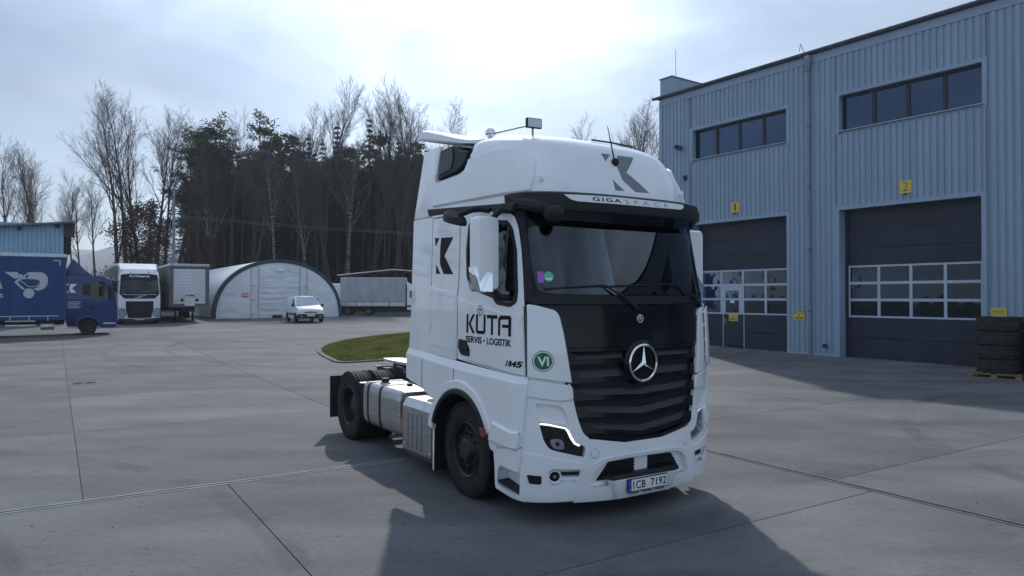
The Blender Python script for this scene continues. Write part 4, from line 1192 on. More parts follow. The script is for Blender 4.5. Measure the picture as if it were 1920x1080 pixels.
both('corner_lower', low_corner, 'white_paint', 0.022, 0.012, 0.05, [offset_poly(fog_o, -0.002), offset_poly(slot_o, -0.002)])
# headlamps
hr, hl_ = both('headlamp', offset_poly(hl_o, 0.004), 'black_gloss', -0.022, 0.02, 0.06)
def path_on(pts, off, side): return [CAB(side * -q[0], q[1], off) for q in pts]
drl = H([(1012, 795), (1030, 797), (1060, 803), (1065, 809), (1071, 822), (1078, 832), (1087, 836)])
for sd, ob in ((-1, hr), (1, hl_)):
    MB().tube(path_on(drl, -0.008, sd), 0.0085, 6).build('light_strip', 'lamp_glow', ob)
    hc = H([(1046, 833)])[0]; p = CAB(sd * -hc[0], hc[1], -0.018); nrm_ = (CAB(sd * -hc[0], hc[1], 0.1) - p).normalized()
    bw = [(hc[0] - 0.075, hc[1] + 0.045), (hc[0] - 0.06, hc[1] - 0.02), (hc[0] - 0.02, hc[1] - 0.05), (hc[0] + 0.07, hc[1] - 0.055), (hc[0] + 0.06, hc[1] + 0.03), (hc[0] + 0.0, hc[1] + 0.05)]
    bw = rpoly(bw, 0.03)
    patch('reflector_bowl', bw if sd < 0 else mirror_poly(bw), CAB, 'chrome', ob, -0.016, 0.006, 0.05)
    MB().sphere(p - nrm_ * 0.006, 0.024, 12, 8).build('projector', 'black_gloss', ob)
both('headlamp_lens', offset_poly(hl_o, 0.003), 'glass_lens', 0.010, 0.003, 0.06)
both('fog_recess', offset_poly(fog_o, -0.004), 'white_paint', -0.035, 0.015, 0.06)
for sd in (-1, 1):
    lp = densify(fog_o, 0.05); n = len(lp)
    MB().add([CAB(sd * -q[0], q[1], 0.013) for q in lp] + [CAB(sd * -q[0], q[1], -0.04) for q in lp], [(i, (i + 1) % n, n + (i + 1) % n, n + i) for i in range(n)]).build('fog_wall', 'white_paint', truck)
    fc = H([(1040, 894)])[0]; p = CAB(sd * -fc[0], fc[1], -0.01); nn = (CAB(sd * -fc[0], fc[1], 0.1) - p).normalized()
    fo_ = MB().lathe([(0.052, -0.02), (0.066, 0.015), (0.060, 0.022), (0.050, 0.016), (0.046, -0.005)], p, nn, 24).build('fog_lamp', 'white_paint', truck)
    MB().lathe([(0.0, 0.012), (0.046, 0.004), (0.050, -0.01)], p, nn, 24).build('fog_lens', 'black_gloss', fo_)
    MB().lathe([(0.0, 0.016), (0.018, 0.013)], p, nn, 16).build('fog_bulb', 'chrome', fo_)
    for v in (889, 898):
        q = H([(1052, v), (1086, v - 1)])
        MB().bar(CAB(sd * -q[0][0], q[0][1], -0.012), CAB(sd * -q[1][0], q[1][1], -0.012), 0.02, 0.030).build('fog_slat', 'white_paint' if v == 898 else 'black_plastic', truck)
    tc_ = H([(1114, 850)])[0]
    p = CAB(sd * -tc_[0], tc_[1], 0.0125); nn = (CAB(sd * -tc_[0], tc_[1], 0.1) - p).normalized()
    MB().lathe([(0.0, 0.004), (0.040, 0.004), (0.042, 0.0)], p, nn, 24).build('tow_cap', 'white_paint', bumper)
    MB().lathe([(0.043, 0.0006), (0.046, 0.0006)], p, nn, 24).build('tow_cap_seam', 'grey_plastic', bumper)
# sticker
vp = H([(1018, 677)])[0]
def disc(name, r, m, off, seg=32, par=truck):
    pts = [(vp[0] + r * math.cos(2 * PI * k / seg), vp[1] + r * math.sin(2 * PI * k / seg)) for k in range(seg)]
    return patch(name, pts, CAB, m, par, off, 0.001, 0.06)
stk = disc('round_sticker', 0.098, 'decal_green', 0.0440)
patch('sticker_ring', [(vp[0] + 0.091 * math.cos(2 * PI * k / 32), vp[1] + 0.091 * math.sin(2 * PI * k / 32)) for k in range(32)], CAB, 'decal_white', stk, 0.0452, 0.001, 0.06,
      [[(vp[0] + 0.081 * math.cos(2 * PI * k / 32), vp[1] + 0.081 * math.sin(2 * PI * k / 32)) for k in range(32)]])
lettering('sticker_text', 'VI', lambda a, b: CAB(vp[0] - 0.052 + 0.104 * a, vp[1] - 0.045 + 0.09 * b, 0.0466), 'decal_white', stk, bold=0.03)

# ---- liner behind all panels, with the glass left free
lin = MB()
S0, S1 = CAB.sx(XR, 1.5), -CAB.sx(XR, 1.5)
ns, nz = 96, 64
zs_ = [0.62 + (3.2 - 0.62) * j / nz for j in range(nz + 1)]
def sl_(i): return S0 + (S1 - S0) * i / ns
wml = mirror_poly(win)
holes_ = [ws, win, wml]
grid = [[CAB(sl_(i), zs_[j], -0.06) for i in range(ns + 1)] for j in range(nz + 1)]
vv = [p for r_ in grid for p in r_]
ff = []
for j in range(nz):
    for i in range(ns):
        c = ((sl_(i) + sl_(i + 1)) / 2, (zs_[j] + zs_[j + 1]) / 2)
        if any(inside(c, h_) for h_ in holes_): continue
        if abs(c[0]) > CAB.LF - 0.3 and c[1] < 1.25: continue
        ff.append((j * (ns + 1) + i, j * (ns + 1) + i + 1, (j + 1) * (ns + 1) + i + 1, (j + 1) * (ns + 1) + i))
lin.add(vv, ff)
lin.build('cab_liner', 'interior_dark', truck)
MB().box(XR - 0.03, XR + 0.02, -1.17, 1.17, 1.2, 3.6).build('rear_wall', 'white_paint', truck)
MB().box(XR, 1.0, -1.14, 1.14, 1.28, 1.34).build('cab_floor', 'interior_dark', truck)
MB().box(XR, 1.05, -1.10, 1.10, 3.12, 3.16).build('headliner', 'interior_grey', truck)
# interior
dash = MB().prism([(1.18, 2.10), (1.02, 2.12), (0.86, 2.02), (0.84, 1.55), (1.18, 1.45)], 'y', -0.90, 0.90).build('dashboard', 'interior_grey', truck, bevel=0.02)
MB().lathe([(0.20, 0.0), (0.212, 0.014), (0.224, 0.0), (0.212, -0.014)], (0.72, 0.60, 2.16), (-0.82, 0, 0.57), 28, close=True).build('steering_wheel', 'interior_dark', truck)
MB().tube([(0.74, 0.60, 2.14), (0.95, 0.60, 1.95)], 0.04, 8).bar((0.72, 0.40, 2.16), (0.72, 0.80, 2.16), 0.03, 0.02).sphere((0.72, 0.60, 2.155), 0.075, 10, 6, (0.6, 1, 1)).build('steering_column', 'interior_dark', truck)
for y in (-0.62, 0.62):
    se = MB().box(0.0, 0.52, y - 0.26, y + 0.26, 1.72, 1.86).build('seat', 'interior_dark', truck, bevel=0.04)
    MB().prism([(0.06, 1.84), (-0.06, 1.84), (-0.24, 2.52), (-0.14, 2.54)], 'y', y - 0.25, y + 0.25).build('seat_back', 'interior_dark', se, bevel=0.03)
    MB().box(-0.25, -0.15, y - 0.14, y + 0.14, 2.55, 2.75).build('headrest', 'interior_dark', se, bevel=0.03)
MB().box(XR + 0.03, -0.45, -1.1, 1.1, 2.3, 3.1).build('bunk_curtain', 'interior_grey', truck)
# stickers inside the windscreen
def ws_sticker(name, u, v, w_, h_, m, round_=False):
    c = CAB.hit(u, v)
    pts = [(c[0] + w_ / 2 * math.cos(2 * PI * k / 24), c[1] + h_ / 2 * math.sin(2 * PI * k / 24)) for k in range(24)] if round_ else [(c[0] - w_ / 2, c[1] - h_ / 2), (c[0] + w_ / 2, c[1] - h_ / 2), (c[0] + w_ / 2, c[1] + h_ / 2), (c[0] - w_ / 2, c[1] + h_ / 2)]
    return patch(name, pts, CAB, m, truck, 0.0085, 0.001, 0.06), c
ws_sticker('violet_sticker', 1013.5, 520, 0.06, 0.11, 'sticker_violet')
g_, c_ = ws_sticker('green_sticker', 1028.5, 519, 0.098, 0.098, 'sticker_green', True)
patch('sticker_bar', [(c_[0] - 0.03, c_[1] - 0.03), (c_[0] + 0.03, c_[1] - 0.03), (c_[0] + 0.03, c_[1] - 0.012), (c_[0] - 0.03, c_[1] - 0.012)], CAB, 'decal_white', g_, 0.0098, 0.001, 0.06)
# wipers
for (a0, a1, b0) in (((1020, 543), (1130, 536), (1191, 578)), ((1135, 538), (1265, 534), (1310, 575))):
    pa, pb, pc = [CAB.hit(*q) for q in (a0, a1, b0)]
    w_ = MB().tube([CAB(pc[0], pc[1], 0.03), CAB((pb[0] * .55 + pc[0] * .45), (pb[1] * .55 + pc[1] * .45), 0.055), CAB(pb[0], pb[1], 0.035)], [0.017, 0.013, 0.009], 6).build('wiper', 'black_plastic', truck)
    MB().bar(CAB(pa[0], pa[1], 0.02), CAB((pa[0] + pb[0]) / 2, (pa[1] + pb[1]) / 2 + 0.004, 0.024), 0.014, 0.016).bar(CAB((pa[0] + pb[0]) / 2, (pa[1] + pb[1]) / 2 + 0.004, 0.024), CAB(pb[0], pb[1], 0.03), 0.014, 0.016).build('wiper_blade', 'black_plastic', w_)
    MB().sphere(CAB(pc[0], pc[1], 0.015), 0.028, 8, 6).build('wiper_hub', 'black_plastic', w_)

# ---- roof
rs0 = ROOF.sx(XR, 3.3)
nz = 22; ns = 72
zz = [3.075 + (3.925 - 3.075) * (1 - (1 - j / nz) ** 1.35) for j in range(nz + 1)]
intake = [(-0.10, 3.70), (-0.13, 3.60), (-0.25, 3.535), (XR - 0.1, 3.50), (XR - 0.1, 4.2), (-0.09, 4.2)]
def roof_ring(z, off=0.0):
    w, xf, D = interp(ROOF.tab, z)
    Ls = ROOF.LF + max(0.02, xf - D - XR)
    out = []
    for i in range(ns + 1):
        t = -1 + 2 * i / ns
        q = ROOF(t * Ls, z, off)
        # air-intake corner: the rear shoulder steps inwards
        if q.x < -0.03 and z > 3.50:
            k = min(1.0, (-0.03 - q.x) / 0.10) * min(1.0, (z - 3.50) / 0.09)
            q.y = q.y + (math.copysign(min(abs(q.y), 0.93), q.y) - q.y) * k
            q.z = q.z - 0.05 * k
        out.append(q)
    return out
rr_ = [roof_ring(z) for z in zz]
rb = MB().loft(rr_, close_u=False)
last = rr_[-1]
rb.add(last, [tuple(range(len(last)))])
rb.add([r_[0] for r_ in rr_] + [r_[-1] for r_ in rr_], [(i, i + 1, nz + 1 + i + 1, nz + 1 + i) for i in range(nz)])
roof = rb.build('roof_cap', 'white_paint', truck, angle=40)
# raised flank panel with its rounded front edge
rp = [(-0.055, 3.655), (-0.06, 3.62), (-0.12, 3.545), (-0.25, 3.515), (XR + 0.005, 3.49), (XR + 0.005, 3.20), (0.93, 3.155), (1.0, 3.17), (0.985, 3.30), (0.93, 3.48), (0.82, 3.60), (0.68, 3.655), (0.45, 3.672)]
rp = rpoly([(ROOF.sx(x, z), z) for x, z in rp], [0.01, 0.02, 0.05, 0.05, 0.02, 0.02, 0.02, 0.03, 0.05, 0.1, 0.1, 0.1, 0.1])
both('roof_side_panel', rp, 'white_paint', 0.026, 0.03, 0.07, surf=ROOF, parent=roof, bev=0.022)
# upper rear fairing
fu = rpoly([(ROOF.sx(x, z), z) for x, z in ((-1.225, 3.665), (-1.30, 3.30), (-1.385, 3.105), (XR - 0.008, 3.105), (XR - 0.008, 3.50), (XR + 0.02, 3.69))], [0.01, 0.1, 0.0, 0.0, 0.0, 0.01])
fairing_up = [(-1.24, 3.93), (-1.39, 3.10), (XR - 0.008, 3.10), (XR - 0.008, 3.50), (-0.80, 3.93)]
for sd in (-1, 1):
    m_ = MB(); n = 8
    outl = densify(fairing_up, 0.12)
    def fy(z, sd=sd): return sd * (1.196 - 0.075 * (z - 3.1) / 0.85)
    o_ = [(x, fy(z), z) for x, z in outl]; i_ = [(x, fy(z) - sd * 0.05, z) for x, z in outl]; k = len(outl)
    m_.add(o_ + i_, [tuple(range(k)), tuple(range(k, 2 * k))[::-1]] + [(i, (i + 1) % k, k + (i + 1) % k, k + i) for i in range(k)])
    m_.build('upper_fairing', 'white_paint', truck, bevel=0.012, segs=2)
    # air intake snorkel
    ib = [(-0.80, 3.875), (-0.815, 3.525), (-0.30, 3.575), (-0.16, 3.63), (-0.115, 3.76), (-0.34, 3.80), (-0.46, 3.885)]
    ib = rpoly(ib, [0.02, 0.02, 0.08, 0.06, 0.03, 0.05, 0.05])
    t_ = MB(); k = len(ib)
    o_ = [(x, fy(z) - sd * 0.004, z) for x, z in ib]; i_ = [(x, sd * 0.86, z) for x, z in ib]
    t_.add(o_ + i_, [tuple(range(k)), tuple(range(k, 2 * k))[::-1]] + [(i, (i + 1) % k, k + (i + 1) % k, k + i) for i in range(k)])
    sn = t_.build('air_snorkel', 'black_plastic', truck, bevel=0.015)
    gp = rpoly([(-0.775, 3.835), (-0.785, 3.575), (-0.47, 3.61), (-0.44, 3.74), (-0.47, 3.85)], 0.03)
    t_ = MB(); k = len(gp)
    t_.add([(x, fy(z) + sd * 0.006, z) for x, z in gp] + [(x, fy(z) - sd * 0.02, z) for x, z in gp], [tuple(range(k))] + [(i, (i + 1) % k, k + (i + 1) % k, k + i) for i in range(k)])
    t_.build('snorkel_grille', 'black_gloss', sn, smooth=False)
# roof air deflector wing
dw = MB()
secs = []
for y in [-1.03, -1.0, -0.7, -0.35, 0, 0.35, 0.7, 1.0, 1.03]:
    e_ = 0.022 if abs(y) > 1.01 else 0.0
    secs.append([(x + (e_ if x < -1.4 else 0), y, z - e_ * k) for x, z, k in ((0.06, 3.868, 0), (-0.25, 3.935, 1), (-0.57, 4.01, 1), (-1.0, 4.135, 1), (-1.35, 4.235, 1), (-1.52, 4.268, 1), (-1.60, 4.25, 0.6), (-1.625, 4.155, -0.8), (-1.3, 4.095, -1), (-0.9, 4.0, -1), (-0.45, 3.90, -0.6), (-0.05, 3.84, 0))])
dw.loft(secs).build('roof_deflector', 'white_paint', truck, angle=45)
for y in (-0.90, 0.90):
    MB().box(-0.36, -0.28, y - 0.03, y + 0.03, 3.78, 3.92).build('deflector_bracket', 'black_plastic', truck)
# sun visor: a surface of its own in front of the windscreen head
VIS = Wrap([(2.88, 1.205, 1.370, 0.42), (2.96, 1.212, 1.385, 0.42), (3.06, 1.214, 1.395, 0.42), (3.16, 1.205, 1.365, 0.42)])
vs1 = VIS.LF + 0.02
vis = MB(); n = 48
def visor_sec(t):
    l = t * vs1
    e_ = 1 - 0.35 * abs(t) ** 6
    top_b = CAB(l, 3.16, 0.012)
    return [top_b, VIS(l, 3.165, -0.03), VIS(l, 3.145, 0.0), VIS(l, 3.06, 0.0), VIS(l, 2.975 + 0.04 * abs(t) ** 8, 0.0), VIS(l, 2.965 + 0.04 * abs(t) ** 8, -0.03), VIS(l, 3.05, -0.05), CAB(l, 3.08, 0.012)]
vis.loft([visor_sec(-1 + 2 * k / n) for k in range(n + 1)]).build('sun_visor', 'black_plastic', truck, angle=30)
# smoked lower shade hanging under the visor
shade = rpoly(sym_s([(-0.5, 2.985), (-1.12, 2.985), (-1.10, 2.885), (-0.5, 2.875)]), 0.02)
patch('visor_shade', shade, VIS, 'glass_dark', truck, -0.035, 0.005, 0.1)
# white name strip on the visor
nst = rpoly(VIS.hits([(1057, 364.5), (1110, 367), (1170, 371.5), (1230, 378), (1280, 384.5), (1281, 390), (1276, 393.5), (1230, 389.5), (1170, 384), (1110, 379.5), (1082, 377.5), (1070, 374)]), [0.005, 0, 0, 0, 0.01, 0.01, 0.01, 0, 0, 0, 0.03, 0.02])
strip_o = patch('name_strip', nst, VIS, 'decal_white', truck, 0.006, 0.006, 0.06)
def vis_line(u0, v0, u1, v1, h_px):
    a_, b2 = VIS.hit(u0, v0), VIS.hit(u1, v1); h_ = VIS.hit(u0, v0 - h_px)[1] - a_[1]
    return lambda a, b: VIS(a_[0] + (b2[0] - a_[0]) * a, a_[1] + (b2[1] - a_[1]) * a + h_ * b, 0.0075)
lettering('name_text', 'GIGA', vis_line(1111, 377, 1165, 381.5, 7.5), 'decal_black', strip_o, bold=0.02, spacing=1.25)
lettering('name_text', 'SPACE', vis_line(1172, 382, 1252, 389.5, 7.0), 'grey_plastic', strip_o, bold=-0.012, spacing=1.8)
# light band above visor on the roof (shaded lip)
lipb = rpoly([(ROOF.sy(y, z), z) for y, z in ((-1.08, 3.175), (1.08, 3.175), (1.06, 3.285), (-1.06, 3.285))], 0.03)
# K emblem on the roof front and on the flanks
def K_poly(fn, sc=1.0):
    """three pieces of the K mark in a unit box (x right 0..1, y up 0..1)"""
    main = [(0.36, 1.0), (1.0, 1.0), (0.50, 0.50), (0.93, 0.0), (0.42, 0.0), (0.24, 0.27), (0.28, 0.72)]
    a = [(0.0, 1.0), (0.25, 1.0), (0.03, 0.76)]
    b = [(0.0, 0.0), (0.24, 0.0), (0.03, 0.27)]
    return [[fn(*q) for q in pl] for pl in (main, a, b)]
for sd in (-1, 1):
    for pl in K_poly(lambda a, b: (sd * (-cx(-0.74 + 0.46 * (a if sd < 0 else 1 - a), 2.6)), 2.415 + 0.42 * b - 0.02 * a)):
        patch('k_mark', pl, CAB, 'decal_black', truck, 0.0065, 0.001, 0.08)
roofK = [[(1157, 292), (1187, 296), (1174, 324), (1217, 362), (1192, 360), (1167, 337), (1157, 312)], [(1127, 288), (1143, 290), (1135, 303)], [(1149, 337), (1171, 358), (1154, 357)]]
for pl in roofK:
    patch('k_mark', ROOF.hits(pl), ROOF, 'decal_grey', roof, 0.004, 0.001, 0.06)
# seam plate, antenna, lamps on the roof
p = ROOF(*ROOF.hit(1017, 336), 0.008)
MB().obox(p, (0.03, -0.055, 0), (0.004, 0.002, 0.006), (-0.006, -0.003, 0.022)).build('roof_plate', 'white_paint', roof, bevel=0.004)
_h = ROOF.hit(1017, 336)
p = ROOF(-_h[0], _h[1], 0.008)
MB().obox(p, (0.03, 0.05, 0), (0.004, -0.002, 0.006), (-0.006, 0.003, 0.022)).build('roof_plate', 'white_paint', roof, bevel=0.004)
p = ROOF(*ROOF.hit(1152, 306), 0.0)
an = MB().sphere(p + Vector((0.01, 0, 0.01)), 0.045, 10, 8, (1, 0.9, 1)).build('antenna_base', 'black_plastic', roof)
MB().tube([p + Vector((0.0, 0, 0.03)), p + Vector((-0.07, -0.035, 0.40))], [0.009, 0.004], 6).build('antenna', 'black_plastic', an)
# roof lamps on an arm: a round chrome horn lamp and a square work light
hb_ = Vector((-0.02, -0.90, 3.872))
hn = MB().sphere(hb_ + Vector((0, 0, 0.09)), 0.060, 16, 12).build('beacon', 'chrome', truck)
MB().lathe([(0.06, -0.02), (0.045, 0.015), (0.022, 0.05)], hb_, (0, 0, 1), 14).build('beacon_foot', 'chrome', hn)
wl_ = Vector((0.60, -0.74, 3.965))
MB().tube([hb_ + Vector((0.03, 0, 0.075)), wl_ + Vector((-0.03, -0.01, -0.01))], 0.011, 8).tube([wl_ + Vector((-0.02, 0, -0.03)), wl_ + Vector((-0.02, 0, -0.20))], 0.012, 6).build('lamp_arm', 'aluminium', hn)
wb = MB().obox(wl_, (0.022, -0.002, 0), (0.01, 0.088, 0.0), (0, 0, 0.052)).build('work_lamp', 'black_plastic', truck, bevel=0.006)
wb.rotation_euler = (0, 0, 0)
MB().obox(wl_ + Vector((0.0225, -0.0026, 0)), (0.002, 0, 0), (0.0085, 0.078, 0.0), (0, 0, 0.043)).build('lamp_glass', 'plate_metal', wb)
MB().tube([ROOF(0.02, 3.86, 0.02), ROOF(0.35, 3.855, 0.022), ROOF(0.7, 3.84, 0.02)], 0.011, 6).build("roof_rail", "black_plastic", truck)

# ---- mirrors
def mirror_set(sd):
    def M(x, y, z): return (x, sd * y, z)
    sh = MB()
    ring0 = rpoly([(1.295, 2.935), (1.295, 2.205), (1.545, 2.205), (1.545, 2.935)], [0.06, 0.05, 0.05, 0.05])
    c_ = (1.42, 2.57)
    rings = []
    for x, k in ((0.835, 0.84), (0.815, 0.95), (0.75, 1.0), (0.67, 0.97), (0.665, 0.93)):
        rings.append([M(x, c_[0] + (a - c_[0]) * k, c_[1] + (b - c_[1]) * (1 - (1 - k) * 0.4)) for a, b in ring0])
    h_ = sh.loft(rings).build('mirror', 'white_paint', truck, angle=40)
    gp = rpoly([(1.315, 2.91), (1.315, 2.23), (1.525, 2.23), (1.525, 2.91)], 0.04)
    MB().prism([(sd * a, b) for a, b in gp], 'x', 0.66, 0.667).build('mirror_glass', 'mirror_glass', h_)
    # polished lower cover, hugging the outer lower corner
    pc_ = [(1.556, 2.445), (1.556, 2.225), (1.525, 2.197), (1.38, 2.192), (1.38, 2.375)]
    t_ = MB(); k = len(pc_)
    def px_(a): return 0.846 if a < 1.54 else 0.812
    t_.add([M(px_(a), a, b) for a, b in pc_] + [M(0.668, a, b) for a, b in pc_], [(0, 1, 2), (0, 2, 4), (2, 3, 4), tuple(range(k, 2 * k))[::-1]] + [(i, (i + 1) % k, k + (i + 1) % k, k + i) for i in range(k)])
    t_.build('polished_cover', 'chrome', h_, bevel=0.006)
    # arms
    for za, zb in ((3.0, 2.90), (2.14, 2.24)):
        MB().tube([M(0.86, 1.19, za), M(0.82, 1.28, za), M(0.76, 1.36, zb)], [0.036, 0.032, 0.028], 8).build('mirror_arm', 'black_plastic', h_)
    # kerb mirror above the door
    km = MB()
    km.loft([[M(0.16 + 0.20 * math.cos(a) * k, 1.44 + 0.10 * math.sin(a) * k, z - 0.05 * math.cos(a)) for a in [2 * PI * i / 14 for i in range(14)]] for z, k in ((3.02, 0.55), (3.00, 0.9), (2.95, 1.0), (2.92, 0.95))])
    kb = km.build('kerb_mirror', 'black_plastic', truck)
    MB().tube([M(0.46, 1.19, 3.04), M(0.36, 1.30, 3.06), M(0.22, 1.42, 3.0)], [0.035, 0.03, 0.03], 8).build('kerb_arm', 'black_plastic', kb)
mirror_set(-1); mirror_set(1)
for sd in (-1, 1):
    MB().prism([(0.60, 3.045), (0.62, 2.985), (1.0, 2.98), (1.02, 3.05), (0.80, 3.07)], 'y', sd * 1.19, sd * 1.26).build('arm_cover', 'black_plastic', truck, bevel=0.012)
# front ramp mirror at the corner of the windscreen (right side only)
a_ = CAB(CAB.sy(-1.13, 3.05), 3.05, 0.05)
fm = MB()
fm.tube([a_, a_ + Vector((0.14, 0.02, -0.02)), a_ + Vector((0.30, 0.08, -0.07)), a_ + Vector((0.36, 0.16, -0.12))], [0.06, 0.065, 0.055, 0.03], 10).build('front_mirror_arm', 'black_plastic', truck)
c_ = a_ + Vector((0.36, 0.17, -0.13))
fm = MB().sphere(c_, 0.115, 14, 10, (0.75, 1.0, 0.75))
fm.build('front_mirror', 'black_plastic', truck)

# ---- lettering on the doors
def door_txt(side):
    def D(x, z, o=0.0205): return CAB(side * -cx(x, z), z, o)
    fl = (lambda a: a) if side < 0 else (lambda a: 1 - a)
    def pt(a, b):     # unit box of the KUTA word; the word reads the right way round on both sides
        x = 0.09 + 0.90 * fl(a)
        return D(x, 1.765 + 0.20 * b + 0.0 * a)
    def word_poly(pl, nm='letter'):
        mb_ = MB(); mb_.add([pt(*q) for q in pl], [tuple(range(len(pl)))]); return mb_
    K1 = [(0, 0), (0.04, 0), (0.04, 1), (0, 1)]
    strokes = {
        'K': [[(0, 0), (0.045, 0), (0.045, 1), (0, 1)], [(0.05, 0.50), (0.145, 1.0), (0.20, 1.0), (0.10, 0.50)], [(0.05, 0.50), (0.10, 0.50), (0.205, 0.0), (0.145, 0.0)]],
        'U': [[(0.225, 0.12), (0.27, 0.16), (0.27, 1), (0.225, 1)], [(0.225, 0.12), (0.26, 0.0), (0.41, 0.0), (0.445, 0.12), (0.40, 0.17), (0.27, 0.17)], [(0.40, 0.16), (0.445, 0.12), (0.445, 1), (0.40, 1)]],
        'T': [[(0.475, 0.82), (0.70, 0.82), (0.70, 1), (0.475, 1)], [(0.565, 0), (0.61, 0), (0.61, 0.82), (0.565, 0.82)]],
        'A': [[(0.72, 0), (0.765, 0), (0.765, 0.78), (0.72, 0.85)], [(0.72, 0.85), (0.765, 0.78), (0.93, 0.82), (0.96, 1.0), (0.77, 1.0)], [(0.93, 0), (0.985, 0), (0.985, 0.88), (0.96, 1.0), (0.93, 0.82)], [(0.80, 0.40), (0.93, 0.40), (0.93, 0.56), (0.80, 0.56)]]}
    par = dr if side < 0 else dl
    for ch, pls in strokes.items():
        mb_ = MB()
        for pl in pls: mb_.add([pt(*q) for q in pl], [tuple(range(len(pl)))])
        mb_.build('letter', 'decal_black', par, smooth=False)
    # globe over the U
    gx = fl(0.315); cgx, cgz = 0.09 + 0.90 * gx, 2.005
    gl_ = MB()
    def ringp(r, off): return [D(cgx + r * math.cos(2 * PI * k / 24), cgz + r * math.sin(2 * PI * k / 24), off) for k in range(24)]
    a_, b2 = ringp(0.056, 0.0212), ringp(0.047, 0.0212)
    gl_.add(a_ + b2, [(i, (i + 1) % 24, 24 + (i + 1) % 24, 24 + i) for i in range(24)])
    for ox, oz, sx_, sz_ in ((-0.018, 0.014, 0.013, 0.016), (0.014, 0.010, 0.014, 0.018), (-0.004, -0.020, 0.011, 0.014)):
        gl_.add([D(cgx + ox + sx_ * math.cos(k), cgz + oz + sz_ * math.sin(k), 0.0214) for k in (0.2, 1.4, 2.3, 3.4, 4.4, 5.4)], [tuple(range(6))])
    gw = MB(); gw.add(ringp(0.052, 0.0208), [tuple(range(24))]); gw.build('globe_field', 'white_paint', par, smooth=False)
    gl_.build('globe', 'decal_black', par, smooth=False)
    def line(x0, x1, z0, z1): return lambda a, b: D(x0 + (x1 - x0) * fl(a), z0 + (z1 - z0) * b, 0.0205)
    if side < 0:
        lettering('slogan', 'SERVIS', line(0.075, 0.42, 1.665, 1.735), 'decal_black', par, bold=0.028)
        lettering('slogan', 'LOGISTIK', line(0.52, 0.985, 1.665, 1.735), 'decal_black', par, bold=0.028)
        bx_ = 0.465
        lettering('model_number', '1845', line(0.885, 1.115, 1.475, 1.535), 'decal_black', par, bold=0.035, shear=0.25)
    else:
        lettering('slogan', 'SERVIS', line(0.62, 0.985, 1.665, 1.735), 'decal_black', par, bold=0.028)
        lettering('slogan', 'LOGISTIK', line(0.075, 0.54, 1.665, 1.735), 'decal_black', par, bold=0.028)
        bx_ = 0.58
    mb_ = MB(); mb_.add([D(bx_ + 0.014 * math.cos(2 * PI * k / 12), 1.70 + 0.014 * math.sin(2 * PI * k / 12)) for k in range(12)], [tuple(range(12))])
    mb_.build('slogan_dot', 'decal_black', par, smooth=False)
    # handle: recessed black pull
    hp = rpoly([(side * -cx(x, z), z) for x, z in ((-0.075, 1.695), (-0.09, 1.60), (-0.02, 1.525), (0.17, 1.515), (0.165, 1.60), (0.09, 1.68))], 0.03)
    hd = patch('door_handle', hp, CAB, 'black_plastic', par, 0.024, 0.02, 0.05)
    a_, c2 = D(-0.05, 1.625, 0.034), D(0.14, 1.585, 0.034)
    MB().bar(a_, c2, 0.018, 0.035).build('handle_grip', 'black_gloss', hd, bevel=0.006)
door_txt(-1); door_txt(1)
# ---- wheels
def tyre_prof(r, w, lug):
    """closed profile (radius, height) of a truck tyre, height from -w/2 to w/2, with circumferential grooves"""
    h = w / 2; ri = r * 0.59
    out = [(ri, -h * 0.80), (ri + 0.02, -h * 0.95), (r * 0.78, -h * 1.02), (r * 0.93, -h * 0.97), (r * 0.985, -h * 0.86)]
    for g in (-0.52, -0.17, 0.17, 0.52):
        out += [(r, h * (g - 0.05)), (r - 0.016, h * (g - 0.03)), (r - 0.016, h * (g + 0.03)), (r, h * (g + 0.05))]
    out += [(r * 0.985, h * 0.86), (r * 0.93, h * 0.97), (r * 0.78, h * 1.02), (ri + 0.02, h * 0.95), (ri, h * 0.80)]
    return out
_tyre = {}
def tyre_mesh(r, w, lugs=64):
    if (r, w) not in _tyre:
        m_ = MB().lathe(tyre_prof(r, w, lugs), (0, 0, 0), (0, 1, 0), 56, close=True)
        for k in range(lugs):
            a = 2 * PI * k / lugs
            for sg in (-1, 1):
                c = Vector((r * 0.962 * math.cos(a), sg * w * 0.462, r * 0.962 * math.sin(a)))
                rad = Vector((math.cos(a), 0, math.sin(a))); tan = Vector((-math.sin(a), 0, math.cos(a)))
                m_.obox(c, rad * 0.026 + Vector((0, -sg * 0.012, 0)), tan * (PI * r / lugs * 0.70), Vector((0, 0.009, 0)))
        _tyre[(r, w)] = m_.mesh('tyre', 'rubber', angle=40)
    return _tyre[(r, w)]
